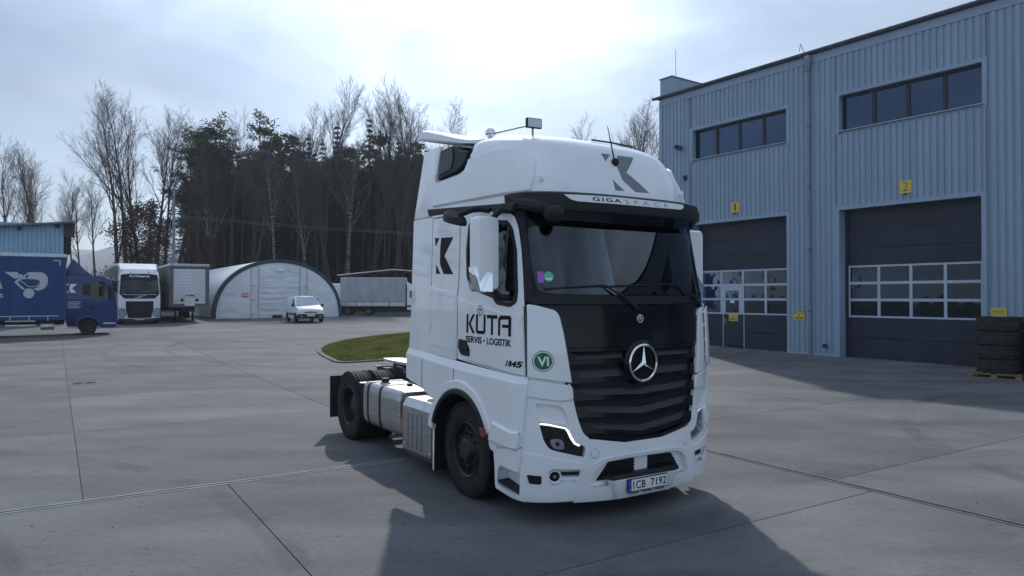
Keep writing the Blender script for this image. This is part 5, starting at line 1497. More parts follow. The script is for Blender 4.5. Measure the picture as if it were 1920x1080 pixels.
def wheel(parent, x, y, z, r, w, side, kind):
    """side: -1 right, +1 left; kind front (nuts outside, hub proud), rear (deep dish)"""
    ty = link('tyre', tyre_mesh(r, w), parent, (x, y, z))
    ri = r * 0.60; h = side * w / 2
    if kind == 'front':
        prof = [(ri, h * 0.86), (ri - 0.012, h * 0.92), (ri - 0.03, h * 0.82), (ri - 0.045, h * 0.35), (ri - 0.09, h * 0.40), (ri - 0.11, h * 0.62), (0.145, h * 0.66), (0.135, h * 0.72), (0.12, h * 0.95), (0.10, h * 1.04), (0.0, h * 1.05)]
    else:
        prof = [(ri, h * 0.86), (ri - 0.012, h * 0.92), (ri - 0.03, h * 0.82), (ri - 0.05, -h * 0.10), (ri - 0.10, -h * 0.30), (0.15, -h * 0.32), (0.14, h * 0.3), (0.11, h * 0.42), (0.0, h * 0.44)]
    m_ = MB().lathe(prof, (0, 0, 0), (0, 1, 0), 40)
    rim = link('rim', m_.mesh('rim', 'steel_rim', angle=32), ty)
    b_ = MB(); yb = h * 0.64 if kind == 'front' else -h * 0.30
    for k in range(10):
        a = 2 * PI * k / 10
        b_.lathe([(0.019, 0), (0.019, 0.022), (0.013, 0.038), (0.0, 0.038)], (0.167 * math.cos(a), yb, 0.167 * math.sin(a)), (0, side, 0), 8)
    link('wheel_nuts', b_.mesh('wheel_nuts', 'dark_metal'), rim)
    hl2 = MB()
    for k in range(8):
        a = 2 * PI * (k + .5) / 8
        hl2.lathe([(0.0, 0.001), (0.03, 0.001)], (0.232 * math.cos(a), h * (0.53 if kind == 'front' else -0.27), 0.232 * math.sin(a)), (0, side, 0), 10)
    link('hand_holes', hl2.mesh('hand_holes', 'interior_dark'), rim)
    return ty
WR = 0.505
for sd in (-1, 1):
    wheel(truck, 0, sd * 1.075, WR, WR, 0.315, sd, 'front')
    wheel(truck, -3.7, sd * 1.075, WR, WR, 0.295, sd, 'rear')
    wheel(truck, -3.7, sd * 0.735, WR, WR, 0.295, sd, 'rear')
# ---- chassis
for sd in (-1, 1):
    MB().prism([(sd * 0.36, 0.72), (sd * 0.44, 0.72), (sd * 0.44, 0.735), (sd * 0.375, 0.735), (sd * 0.375, 0.975), (sd * 0.44, 0.975), (sd * 0.44, 0.99), (sd * 0.36, 0.99)], 'x', -4.65, 0.9).build('frame_rail', 'dark_metal', truck)
for x in (-4.6, -4.1, -2.7, -1.6, -0.5):
    MB().box(x, x + 0.08, -0.355, 0.355, 0.76, 0.95).build('cross_member', 'dark_metal', truck)
MB().tube([(0, -1.0, 0.50), (0, -0.6, 0.45), (0, 0.6, 0.45), (0, 1.0, 0.50)], 0.07, 8).build('front_axle', 'dark_metal', truck)
MB().tube([(-3.7, -1.0, 0.505), (-3.7, 1.0, 0.505)], 0.09, 10).sphere((-3.7, 0, 0.52), 0.26, 14, 10, (1, 0.9, 1)).build('rear_axle', 'dark_metal', truck)
MB().box(-0.7, 0.9, -0.5, 0.5, 0.55, 1.15).build('engine', 'dark_metal', truck, bevel=0.05)
MB().box(-1.5, 1.15, -0.95, 0.95, 1.02, 1.20).build('cab_underbody', 'black_plastic', truck, bevel=0.03)
MB().box(0.62, 1.2, -1.05, 1.05, 0.28, 0.75).build('front_underrun', 'black_plastic', truck, bevel=0.03)
# fifth wheel
fw = MB()
hs = rpoly([(-4.18, -0.16), (-4.28, -0.42), (-3.9, -0.46), (-3.25, -0.44), (-3.15, -0.2), (-3.15, 0.2), (-3.25, 0.44), (-3.9, 0.46), (-4.28, 0.42), (-4.18, 0.16), (-3.78, 0.05), (-3.78, -0.05)], 0.06)
fwo = fw.prism(hs, 'z', 1.10, 1.14).build('fifth_wheel', 'plate_metal', truck)
MB().box(-3.85, -3.45, -0.42, -0.32, 0.99, 1.10).box(-3.85, -3.45, 0.32, 0.42, 0.99, 1.10).build('fifth_wheel_feet', 'dark_metal', fwo)
# tread plates behind the cab
noisy('tread_plate', (0.40, 0.41, 0.43), (0.55, 0.56, 0.58), 60, 0.3, 0.5, metal=0.7, bump=0.6, bscale=120, detail=1)
MB().box(-2.35, -1.45, -0.45, 0.55, 1.0, 1.02).build('catwalk', 'tread_plate', truck)
# mudguards of the rear wheels: flap at the back and front quarter
for sd in (-1, 1):
    MB().box(-4.48, -4.45, sd * 0.57, sd * 1.24, 0.22, 0.88).build('mud_flap', 'black_plastic', truck, bevel=0.004)
    MB().box(-4.52, -4.481, sd * 1.02, sd * 1.22, 0.60, 0.72).build('tail_lamp', 'red_lens', truck, bevel=0.008)
    q = MB(); n = 8
    A = [(-3.7 + 0.60 * math.cos(a), 0.505 + 0.60 * math.sin(a)) for a in [R(-12) + R(52) * k / n for k in range(n + 1)]]
    B = [(-3.7 + 0.585 * math.cos(a), 0.505 + 0.585 * math.sin(a)) for a in [R(-12) + R(52) * k / n for k in range(n + 1)]]
    q.prism(A + B[::-1], 'y', sd * 0.56, sd * 1.22).build('rear_mudguard', 'black_plastic', truck)
    MB().box(-3.27, -3.18, sd * 0.80, sd * 1.20, 0.88, 0.895).build('guard_cap', 'plate_metal', truck)
# ---- fuel tanks: rounded aluminium body with straps
def tank(x0, x1, sd):
    sec = rpoly([(0.52, 0.93), (0.52, 0.34), (1.20, 0.34), (1.225, 0.50), (1.225, 0.80), (1.20, 0.93)], [0.06, 0.06, 0.13, 0.02, 0.02, 0.11], 6)
    cy, cz = 0.87, 0.635
    rings = []
    for x, k in ((x0, 0.80), (x0 + 0.012, 0.92), (x0 + 0.05, 0.985), (x0 + 0.10, 1.0), (x1 - 0.10, 1.0), (x1 - 0.05, 0.985), (x1 - 0.012, 0.92), (x1, 0.80)):
        rings.append([(x, sd * (cy + (a - cy) * k), cz + (b - cz) * k) for a, b in sec])
    t = MB().loft(rings).build('fuel_tank', 'aluminium', truck, angle=40)
    return t, sec
def strap(t, sec, x, sd, w=0.028):
    cy, cz = 0.87, 0.635
    o_ = [(sd * (cy + (a - cy) * 1.016), cz + (b - cz) * 1.018) for a, b in sec]
    i_ = [(sd * (cy + (a - cy) * 0.99), cz + (b - cz) * 0.99) for a, b in sec]
    k = len(o_); m_ = MB()
    m_.add([(x - w, *q) for q in o_] + [(x + w, *q) for q in o_] + [(x - w, *q) for q in i_] + [(x + w, *q) for q in i_],
           [(i, (i + 1) % k, k + (i + 1) % k, k + i) for i in range(k)] + [(i, 2 * k + i, 2 * k + (i + 1) % k, (i + 1) % k) for i in range(k)] + [(k + i, k + (i + 1) % k, 3 * k + (i + 1) % k, 3 * k + i) for i in range(k)])
    m_.build('strap', 'black_plastic', t)
for sd in (-1, 1):
    t, sec = tank(-3.10, -1.78, sd)
    strap(t, sec, -2.86, sd); strap(t, sec, -2.42, sd)
    cp_ = MB().lathe([(0.0, 0.075), (0.045, 0.075), (0.055, 0.06), (0.055, 0.03), (0.045, 0.025), (0.045, -0.02)], (-2.62, sd * 1.06, 0.935), (0, 0, 1), 14).build('filler_cap', 'black_plastic', t)
    MB().lathe([(0.0, 0.02), (0.07, 0.015), (0.078, -0.02)], (-2.62, sd * 1.06, 0.935), (0, 0, 1), 16).build('filler_neck', 'aluminium', t)
    MB().box(-2.25, -2.19, sd * 0.84, sd * 0.90, 0.925, 0.965).build('sender', 'black_plastic', t)
    # box between tank and wheel: ribbed shield
    sec2 = rpoly([(0.55, 0.86), (0.55, 0.20), (1.14, 0.16), (1.225, 0.26), (1.225, 0.78), (1.17, 0.86)], [0.03, 0.03, 0.06, 0.05, 0.03, 0.03])
    bx = MB().loft([[(x, sd * a, b) for a, b in sec2] for x in (-1.665, -0.80)]).build('silencer_box', 'black_plastic', truck, angle=40)
    cov = [(1.228, 0.235), (1.228, 0.765)]
    MB().box(-1.635, -0.815, sd * 1.226, sd * 1.234, 0.24, 0.765).build('shield', 'aluminium', bx, bevel=0.003)
    MB().add([(-1.635, sd * 1.234, 0.24), (-0.815, sd * 1.234, 0.24), (-0.815, sd * 1.155, 0.152), (-1.635, sd * 1.155, 0.152)], [(0, 1, 2, 3)]).build('shield_lower', 'aluminium', bx)
    MB().add([(-1.635, sd * 1.232, 0.775), (-0.815, sd * 1.232, 0.775), (-0.815, sd * 1.175, 0.872), (-1.635, sd * 1.175, 0.872)], [(0, 1, 2, 3)]).build('shield_upper', 'plate_metal', bx)
    MB().box(-1.63, -0.82, sd * 0.60, sd * 1.17, 0.862, 0.874).build('tread_top', 'tread_plate', bx)
    for x in (-1.47, -1.34, -1.21, -1.08):
        MB().box(x, x + 0.013, sd * 1.2335, sd * 1.236, 0.28, 0.70).build('shield_rib', 'sealant', bx)
    for x, z in ((-0.86, 0.71), (-0.86, 0.29), (-1.60, 0.29)):
        MB().lathe([(0.0, 0.006), (0.014, 0.006), (0.016, 0.0)], (x, sd * 1.2345, z), (0, sd, 0), 10).build('bolt', 'chrome', bx)
    MB().box(-1.70, -1.67, sd * 1.10, sd * 1.225, 0.43, 0.60).build('side_marker', 'amber', truck, bevel=0.004)
    MB().box(-0.80, -0.735, sd * 1.10, sd * 1.20, 0.70, 0.84).build('guard_bracket', 'black_plastic', truck)
# air lines and clutter between cab and fifth wheel
rnd = random.Random(11)
for k in range(3):
    y = -0.2 + 0.15 * k
    pts = [(-1.45, y, 1.6), (-1.7, y - 0.05, 1.25), (-2.1, y - 0.35, 1.06), (-2.7, y - 0.45 - 0.06 * k, 1.04 + 0.02 * k), (-3.1, y - 0.3, 1.05)]
    MB().tube(pts, 0.016, 6).build('air_line', 'black_plastic', truck)
MB().lathe([(0.085, 0.0), (0.10, 0.015), (0.115, 0.0), (0.10, -0.015)], (-2.95, -0.52, 1.03), (0.2, 0, 1), 18, close=True).build('coiled_hose', 'black_plastic', truck)
MB().tube([(-4.3, -0.50, 1.0), (-3.5, -0.5, 1.07), (-2.6, -0.47, 1.0)], 0.012, 5).build('cable', 'dark_metal', truck)
MB().bar((-3.1, -0.55, 1.0), (-1.5, -0.8, 1.05), 0.06, 0.05).build('side_rail', 'black_plastic', truck)
# ================================================================== background vehicles
noisy('blue_paint', (0.008, 0.028, 0.125), (0.012, 0.036, 0.15), 1.0, 0.35, coat=0.4)
noisy('blue_curtain', (0.008, 0.046, 0.155), (0.013, 0.060, 0.19), 0.7, 0.6, bump=0.08, bscale=8, stretch=(3, 3, 0.4))
noisy('grey_tarp', (0.36, 0.38, 0.41), (0.46, 0.48, 0.51), 0.9, 0.65, bump=0.25, bscale=5, stretch=(2, 2, 0.7))
noisy('trailer_white', (0.64, 0.66, 0.68), (0.74, 0.76, 0.78), 0.8, 0.45)
noisy('grey_curtain', (0.115, 0.125, 0.14), (0.16, 0.17, 0.19), 0.6, 0.6, bump=0.1, bscale=6, stretch=(3, 3, 0.3))
mat('headlamp_glass', (0.45, 0.48, 0.52), 0.12, metal=0.4, coat=0.5)
glass('glass_van', (0.5, 0.55, 0.6), 0.0, 0.35, 0.8)
def small_wheel(parent, x, y, z, r, w, side, rim_m='plate_metal'):
    ty = link('wheel', MB().lathe(tyre_prof(r, w, 0), (0, 0, 0), (0, 1, 0), 28, close=True).mesh('wheel', 'rubber'), parent, (x, y, z))
    h = side * w / 2
    MB().lathe([(r * .6, h * .88), (r * .56, h * .8), (r * .5, h * .3), (r * .3, h * .35), (r * .26, h * .7), (0, h * .75)], (0, 0, 0), (0, 1, 0), 24).build('rim', rim_m, ty)
    return ty
def side_plane(y, o=0.0):
    sg = -1 if y < 0 else 1
    return lambda a, b, off: (a, y + sg * (off + o), b)

# ------------------------------------------------ blue curtain-side lorry, seen from its right
bp = px(165, 628, 36.0)
BY = R(32.45)
bl = empty('curtain_lorry', (bp.x - math.sin(BY) * 1.15, bp.y + math.cos(BY) * 1.15, gz(36)), BY)
tag(bl, 'dark blue curtain-side lorry with pale winged emblem parked at the left edge', 'truck')
SCB = 36.0 / CAM_F                       # metres per photo pixel there
def bs(u):
    """distance along the near flank of what the photo shows at column u"""
    k = (u - 960) / CAM_F
    return (k * bp.y - bp.x) / (math.cos(BY) - k * math.sin(BY))
def bzz(u, v): return CAM_H + (555.3 - v) / CAM_F * (bp.y + bs(u) * math.sin(BY)) - gz(36)
def bz(v): return (628 - v) * SCB
Yr = -1.15                                 # near flank
# cab: side profile lofted across the width
prof = [(-0.95, 0.62), (-0.98, 2.85), (-0.90, 3.00), (0.35, 3.00), (0.72, 2.95), (0.95, 2.80), (1.06, 2.58), (1.22, 1.75), (1.30, 1.10), (1.30, 0.55), (1.20, 0.36), (0.62, 0.36), (0.60, 0.62)]
arch = [(0.55 * math.cos(a), 0.40 + 0.55 * math.sin(a)) for a in [R(24) + R(132) * k / 10 for k in range(11)]]
full = prof[:-1] + [(0.55, 0.40)] + arch + [(-0.56, 0.62)]
full = rpoly(full, [0.02, 0.05, 0.08, 0.1, 0.12, 0.1, 0.08, 0.1, 0.05, 0.05, 0.05, 0.02, 0.02] + [0.0] * 11 + [0.02])
cab_b = MB().prism(full, 'y', -1.15, 1.15).build('cab', 'blue_paint', bl, bevel=0.05, segs=2)
# roof spoiler
MB().prism(rpoly([(-0.93, 2.97), (-0.93, 3.30), (-0.66, 3.82), (-0.50, 3.66), (-0.1, 3.22), (0.18, 2.98)], [0.02, 0.05, 0.04, 0.05, 0.1, 0.02]), 'y', -1.0, 1.0).build('roof_spoiler', 'blue_paint', bl, bevel=0.05, segs=2)
# side windows, door lines
for sg in (-1, 1):
    Y = sg * 1.153
    sp_ = side_plane(Y)
    MB().prism(rpoly([(0.13, 2.55), (0.13, 1.98), (0.80, 1.80), (0.86, 1.98), (0.72, 2.55)], 0.05), 'y', Y, Y - sg * 0.02).build('window', 'glass_van', cab_b)
    MB().prism(rpoly([(-0.24, 2.60), (-0.24, 2.00), (0.08, 2.00), (0.08, 2.60)], 0.04), 'y', Y + sg * 0.004, Y - sg * 0.02).build('dark_panel', 'black_gloss', cab_b)
    dd = MB()
    dd.box(0.105, 0.117, Y, Y - sg * 0.01, 1.10, 2.62).box(0.10, 1.02, Y, Y - sg * 0.01, 1.08, 1.095)
    for q in (0,):
        MB().box(0.105, 0.117, Y + sg * 0.003, Y - sg * 0.01, 0.98, 1.98).build('door_seam', 'black_plastic', cab_b)
        MB().box(0.117, 1.0, Y + sg * 0.003, Y - sg * 0.01, 0.975, 0.987).build('door_seam', 'black_plastic', cab_b)
    MB().box(0.10, 0.24, Y + sg * 0.02, Y - sg * 0.01, 1.32, 1.50).build('door_handle', 'black_plastic', cab_b, bevel=0.01)
    # mirror
    MB().box(0.92, 1.05, Y + sg * 0.06, Y + sg * 0.30, 1.85, 2.45).build('mirror', 'black_plastic', bl, bevel=0.04)
    MB().bar((0.85, Y, 2.5), (1.0, Y + sg * 0.2, 2.42), 0.04, 0.04).build('mirror_arm', 'black_plastic', bl)
    MB().box(0.45, 0.75, Y + sg * 0.08, Y + sg * 0.26, 2.58, 2.68).build('kerb_mirror', 'black_plastic', bl, bevel=0.03)
    for pl in K_poly(lambda a, b: (-0.92 + 0.44 * a, 2.12 + 0.44 * b) if sg < 0 else (-0.48 - 0.44 * a, 2.12 + 0.44 * b)):
        MB().prism(pl, 'y', Y + sg * 0.002, Y + sg * 0.004).build('k_mark', 'decal_white', cab_b)
    for q in range(5):
        MB().box(-0.90 + 0.03 * (q % 2), -0.30 - 0.05 * (q % 3), Y + sg * 0.004, Y + sg * 0.002, 1.66 - q * 0.075, 1.678 - q * 0.075).build('address_line', 'decal_white', cab_b)
    small_wheel(bl, 0, sg * 1.0, 0.38, 0.38, 0.26, sg, 'steel_rim')
    small_wheel(bl, -4.2, sg * 0.98, 0.38, 0.38, 0.28, sg, 'steel_rim')
    # step and arch trim
    MB().box(0.66, 1.20, Y + sg * 0.03, Y - sg * 0.08, 0.55, 0.62).build('step', 'plate_metal', bl)
    pts = [(0.60 * math.cos(a), 0.40 + 0.60 * math.sin(a)) for a in [R(15) + R(150) * k / 12 for k in range(13)]] + [(0.50 * math.cos(a), 0.40 + 0.50 * math.sin(a)) for a in [R(165) - R(150) * k / 12 for k in range(13)]]
    MB().prism(pts, 'y', Y + sg * 0.03, Y - sg * 0.12).build('wheel_arch', 'blue_paint', bl)
    hd_ = MB().box(1.22, 1.31, sg * 0.72, sg * 1.10, 0.62, 0.86).build('headlamp', 'headlamp_glass', bl, bevel=0.02)
# windscreen
MB().add([(1.225, -1.02, 1.80), (1.225, 1.02, 1.80), (1.075, 0.98, 2.56), (1.075, -0.98, 2.56)], [(0, 1, 2, 3)]).build('windscreen', 'glass_van', bl)
MB().box(1.28, 1.315, -0.85, 0.85, 0.95, 1.45).build('grille', 'black_plastic', bl, bevel=0.02)
MB().box(-0.9, 1.1, -0.9, 0.9, 0.45, 1.0).build('underbody', 'dark_metal', bl)
MB().tube([(1.06, -0.4, 2.85), (1.16, -0.42, 2.80), (1.26, -0.44, 2.72)], 0.02, 6).build('roof_lamp', 'plate_metal', bl)
# box body
X0, X1, ZB, ZT = -8.2, bs(124), bzz(110, 600), bzz(110, 481)
body = MB().box(X0, X1, -1.24, 1.24, ZB, ZT).build('curtain_body', 'blue_curtain', bl, bevel=0.01)
MB().box(X0, X1 + 0.03, -1.255, 1.255, ZT - 0.05, ZT + 0.12).build('roof_rail', 'plate_metal', body, bevel=0.02)
MB().box(X0, X1 - 0.30, -1.252, -1.238, ZB + 0.19, ZB + 0.225).build('lashing_rail', 'plate_metal', body)
for k in range(9):
    x = X1 - 0.75 - k * 0.76
    MB().box(x - 0.018, x + 0.018, -1.256, -1.240, ZB - 0.04, ZB + 0.19).build('lashing_strap', 'plate_metal', body)
for k in range(8):
    x = X1 - 0.9 - k * 0.9
    MB().box(x - 0.004, x + 0.004, -1.244, -1.238, ZB + 0.25, ZT - 0.06).build('curtain_weld', 'blue_paint', body)
MB().box(X1 - 0.06, X1 + 0.005, -1.25, 1.25, ZB - 0.02, ZT - 0.06).build('front_post', 'blue_paint', body)
MB().box(-8.4, -1.0, -0.5, 0.5, 0.55, 1.0).build('frame', 'dark_metal', bl)
MB().box(-7.0, -5.2, -1.15, -0.7, 0.45, 0.95).build('tool_box', 'black_plastic', bl, bevel=0.03)
MB().lathe([(0, 0.0), (0.16, 0.0), (0.18, 0.03), (0.18, 0.55), (0.16, 0.58), (0, 0.58)], (-2.0, -0.95, 0.48), (1, 0, 0), 16).build('air_tank', 'plate_metal', bl)
MB().box(-3.4, -2.2, -1.18, -1.12, 0.5, 0.58).build('side_guard', 'plate_metal', bl)
MB().box(-3.4, -2.2, -1.18, -1.12, 0.72, 0.80).build('side_guard', 'plate_metal', bl)
# pale emblem on the curtain: wing, curved body, arm and ball
def em(u, v): return (bs(u), -1.247, bzz(u, v))
def z2(x, y): return (x / 7.715, 470 + y / 7.714)       # zoomed-photo position to photo position
def emb(name, pts):
    p3 = [em(*z2(*q)) for q in pts]
    MB().prism([(a[0], a[2]) for a in p3], 'y', -1.2435, -1.247).build(name, 'emblem_grey', body)
mat('emblem_grey', (0.50, 0.53, 0.56), 0.5)
emb('emblem_wing', [(62, 308), (245, 308), (268, 330), (275, 375), (262, 400), (205, 405), (165, 375), (120, 345)])
emb('emblem_head', [(300 + 28 * math.cos(2 * PI * k / 14), 368 + 30 * math.sin(2 * PI * k / 14)) for k in range(14)])
emb('emblem_ball', [(418 + 80 * math.cos(2 * PI * k / 24), 618 + 72 * math.sin(2 * PI * k / 24)) for k in range(24)])
arc_o = [(600, 312), (650, 335), (685, 380), (695, 440), (680, 500), (640, 550), (580, 575), (530, 575), (470, 555)]
arc_i = [(500, 550), (545, 535), (575, 500), (578, 455), (555, 425), (510, 415)]
emb('emblem_body', [(410, 312)] + arc_o + arc_i + [(410, 412)])
emb('emblem_arm', [(415, 308), (345, 360), (265, 400), (205, 460), (330, 565), (370, 560), (255, 462), (290, 420), (410, 405), (410, 392), (345, 388), (410, 340)])
emb('emblem_line', [(295, 425), (420, 515), (530, 515), (575, 465), (580, 475), (540, 525), (415, 525), (285, 435)])
emb('corner_mark', [(765, 138), (875, 138), (875, 222), (858, 222), (858, 152), (765, 152)])
lettering('curtain_text', 'KUTA', lambda a, b: (em(*z2(-700 + 740 * a, 552))[0], -1.248, em(0, z2(0, 552 - 245 * b)[1])[2]), 'emblem_grey', body, bold=0.02)
lettering('curtain_text', 'servis', lambda a, b: (em(*z2(-330 + 378 * a, 682))[0], -1.248, em(0, z2(0, 682 - 66 * b * 1.25)[1])[2]), 'emblem_grey', body, bold=0.01)

# ------------------------------------------------ white lorry facing the camera, with trailer
YAWG = TRA
vp_ = px(262, 604, 46.5)
vt = empty('white_lorry', (vp_.x, vp_.y, gz(vp_.y)), YAWG)
tag(vt, 'white lorry facing the yard with black windscreen band and dark grille', 'truck')
VC = Wrap([(0.25, 1.22, 0.0, 0.30), (0.9, 1.25, 0.02, 0.32), (1.7, 1.25, 0.0, 0.32), (2.2, 1.24, -0.06, 0.32), (3.05, 1.19, -0.22, 0.32), (3.35, 1.17, -0.30, 0.34), (3.75, 1.02, -0.72, 0.4)])
def vsym(h): return [(VC.sy(y, z), z) for y, z in h] + [(VC.sy(-y, z), z) for y, z in reversed(h)]
rings = []
for z in (0.30, 0.6, 0.9, 1.3, 1.7, 2.0, 2.2, 2.5, 2.8, 3.05, 3.2, 3.35, 3.5, 3.6):
    L_ = VC.LF + 1.6
    rings.append([VC((-1 + 2 * k / 40) * L_, z, -0.01) for k in range(41)])
vcab = MB().loft(rings, close_u=False)
vcab.add(rings[-1], [tuple(range(41))])
vcab = vcab.build('cab', 'white_paint', vt, angle=40)
MB().add([(x, y, z) for x, y, z in ((-0.6, -1.05, 3.55), (-0.6, 1.05, 3.55), (-1.9, 1.12, 4.0), (-1.9, -1.12, 4.0), (-1.9, -1.12, 3.5), (-1.9, 1.12, 3.5), (-0.55, 1.05, 3.4), (-0.55, -1.05, 3.4))], [(0, 1, 2, 3), (3, 2, 5, 4), (0, 3, 4, 7), (1, 6, 5, 2)]).build('roof_spoiler', 'white_paint', vt)
patch('windscreen', rpoly(vsym([(-0.5, 2.88), (-1.02, 2.84), (-1.10, 2.08), (-0.5, 2.05)]), 0.05), VC, 'glass_van', vt, 0.012, 0.01, 0.15)
patch('screen_frame', rpoly(vsym([(-0.5, 3.28), (-1.06, 3.22), (-1.13, 2.3), (-1.16, 1.98), (-0.9, 1.68), (-0.5, 1.66)]), 0.08), VC, 'black_gloss', vt, 0.004, 0.02, 0.12)
vb = patch('visor', rpoly(vsym([(-0.5, 3.02), (-1.03, 3.00), (-1.06, 2.86), (-0.5, 2.88)]), 0.03), VC, 'black_plastic', vt, 0.10, 0.03, 0.15)
lettering('visor_text', 'KUTAservis', lambda a, b: VC(VC.sy(-0.58 + 1.16 * a, 3.12), 3.05 + 0.15 * b, 0.012), 'decal_white', vt, bold=0.03)
patch('badge_bar', vsym([(-0.5, 1.93), (-1.0, 1.95), (-1.0, 1.92), (-0.5, 1.905)]), VC, 'plate_metal', vt, 0.014, 0.01, 0.2)
MB().bar(VC(-0.35, 1.68, 0.016), VC(0.35, 1.88, 0.016), 0.012, 0.035).build('badge_slash', 'plate_metal', vt)
MB().lathe([(0.055, 0), (0.075, 0.012), (0.085, 0.0)], VC(0, 1.78, 0.014), (1, 0, 0), 20).build('badge_ring', 'plate_metal', vt)
vg = patch('grille', rpoly(vsym([(-0.4, 1.50), (-0.80, 1.50), (-0.80, 0.95), (-0.66, 0.42), (-0.4, 0.40)]), 0.05), VC, 'black_plastic', vt, 0.006, 0.02, 0.15)
for z in (1.38, 1.24, 1.10, 0.80, 0.66, 0.52):
    MB().bar(VC(VC.sy(-0.70, z), z, 0.02), VC(VC.sy(0, z), z, 0.02), 0.02, 0.05).bar(VC(VC.sy(0, z), z, 0.02), VC(VC.sy(0.70, z), z, 0.02), 0.02, 0.05).build('grille_bar', 'black_gloss', vg)
for sg in (-1, 1):
    hlp = rpoly([(sg * -VC.sy(-y, z) * 1.0, z) for y, z in ((0.86, 0.95), (0.80, 0.62), (0.98, 0.48), (1.17, 0.52), (1.20, 0.95), (1.10, 1.02))], 0.03)
    patch('headlamp', hlp, VC, 'headlamp_glass', vt, 0.008, 0.02, 0.1)
    patch('lamp_frame', offset_poly(hlp, -0.035), VC, 'black_gloss', vt, 0.003, 0.02, 0.1)
    MB().box(-0.42, -0.28, sg * 1.30, sg * 1.55, 2.05, 2.85).build('mirror', 'black_plastic', vt, bevel=0.05)
    MB().bar((-0.45, sg * 1.18, 2.8), (-0.36, sg * 1.4, 2.75), 0.05, 0.06).build('mirror_arm', 'black_plastic', vt)
    MB().prism(rpoly([(-0.55, 2.75), (-0.48, 2.0), (-0.75, 2.0), (-1.25, 2.15), (-1.25, 2.75)], 0.06), 'y', sg * 1.245, sg * 1.20).build('window', 'glass_van', vt)
    small_wheel(vt, -1.42, sg * 1.05, 0.5, 0.5, 0.3, sg, 'steel_rim')
    small_wheel(vt, -5.1, sg * 1.0, 0.5, 0.5, 0.3, sg, 'steel_rim')
    MB().tube([VC(sg * 0.55, 3.34, 0.0), VC(sg * 0.55, 3.36, 0.10), VC(sg * 0.55, 3.30, 0.16)], 0.02, 6).build('roof_mount', 'black_plastic', vt)
patch('bumper', rpoly(vsym([(-0.4, 0.36), (-1.19, 0.42), (-1.19, 0.24), (-0.4, 0.22)]), 0.03), VC, 'dark_metal', vt, 0.01, 0.03, 0.15)
vpl = MB().box(0.035, 0.045, -0.26, 0.26, 0.28, 0.40).build('number_plate', 'plate_white', vt)
for y0, y1 in ((-0.18, -0.05), (0.02, 0.2)):
    MB().box(0.0455, 0.047, y0, y1, 0.31, 0.37).build('plate_print', 'grey_plastic', vpl)
MB().box(-6.0, -1.2, -0.5, 0.5, 0.5, 1.0).build('chassis', 'dark_metal', vt)
def trailer(e, x0, length, front_m, side_m, label):
    tag(e, label, 'trailer')
    X1_, X0_ = x0, x0 - length
    b_ = MB().box(X0_, X1_, -1.26, 1.26, 1.12, 3.98).build('body', side_m, e, bevel=0.02)
    MB().box(X0_ - .01, X1_ + 0.02, -1.275, 1.275, 3.83, 4.0).build('roof_rail', 'plate_metal', b_, bevel=0.02)
    MB().box(X0_ - .005, X1_ + 0.012, -1.27, 1.27, 1.05, 1.17).build('side_rail', 'grey_plastic', b_)
    for k in range(1, int(length / 1.3)):
        x = X1_ - k * 1.3
        MB().box(x - 0.02, x + 0.02, -1.268, -1.258, 1.18, 3.82).build('curtain_pole', 'grey_plastic', b_)
    for k in range(3):
        for sg in (-1, 1): small_wheel(e, X0_ + 2.2 + 1.31 * k, sg * 1.02, 0.5, 0.5, 0.36, sg, 'steel_rim')
    MB().box(X0_ + 0.5, X1_ - 0.6, -0.45, 0.45, 0.72, 1.06).build('frame', 'dark_metal', e)
    return b_
t1 = empty('semi_trailer', (vp_.x, vp_.y, gz(vp_.y)), YAWG)
trailer(t1, -2.35, 13.4, 'trailer_white', 'grey_curtain', 'grey curtain-side trailer coupled behind the white lorry')
# ------------------------------------------------ parked trailer with white headboard
tp = px(355, 592, 49.0)
t2 = empty('semi_trailer', (tp.x, tp.y, gz(tp.y)), YAWG)
b2 = trailer(t2, 0.0, 13.4, 'trailer_white', 'grey_curtain', 'parked semi trailer showing its white ribbed headboard beside the arched hall')
for k in range(11):
    z = 1.28 + k * 0.215
    MB().box(0.013, 0.035, -1.0, 1.0, z, z + 0.207).build('headboard_plank', 'trailer_white', b2, bevel=0.006)
for sg in (-1, 1):
    MB().box(0.013, 0.05, sg * 1.005, sg * 1.262, 1.20, 3.70).build('corner_post', 'grey_plastic', b2, bevel=0.02)
MB().box(0.013, 0.052, -1.262, 1.262, 3.70, 3.85).build('header', 'grey_plastic', b2, bevel=0.02)
for k in range(9):
    MB().lathe([(0, 0.012), (0.03, 0.012), (0.03, 0)], (0.021, -1.05 + 0.262 * k, 3.92), (1, 0, 0), 8).build('roof_bolt', 'dark_metal', b2)
cb_ = MB().box(0.036, 0.16, -0.33, 0.33, 1.12, 1.95).build('coupling_panel', 'trailer_white', b2, bevel=0.02)
for y in (-0.15, 0.05, 0.2): MB().box(0.161, 0.22, y - 0.05, y + 0.05, 1.80, 1.90).build('coupling', 'black_plastic', cb_)
MB().add([(0.163, -0.09, 1.32), (0.163, 0.09, 1.32), (0.163, 0, 1.48)], [(0, 1, 2)]).build('warning_sign', 'signal_yellow', cb_)
for sg in (-1, 1):
    MB().lathe([(0.0, 0.0), (0.09, 0.0), (0.10, 0.03), (0.06, 0.03), (0.06, 0.015)], (0.04, sg * 0.47, 1.52), (1, 0, 0), 16).build('hose_reel', 'black_plastic', b2)
    MB().box(-2.45, -2.30, sg * 0.50, sg * 0.62, 0.06, 1.05).box(-2.55, -2.2, sg * 0.42, sg * 0.70, 0.0, 0.06).build('landing_leg', 'dark_metal', t2)
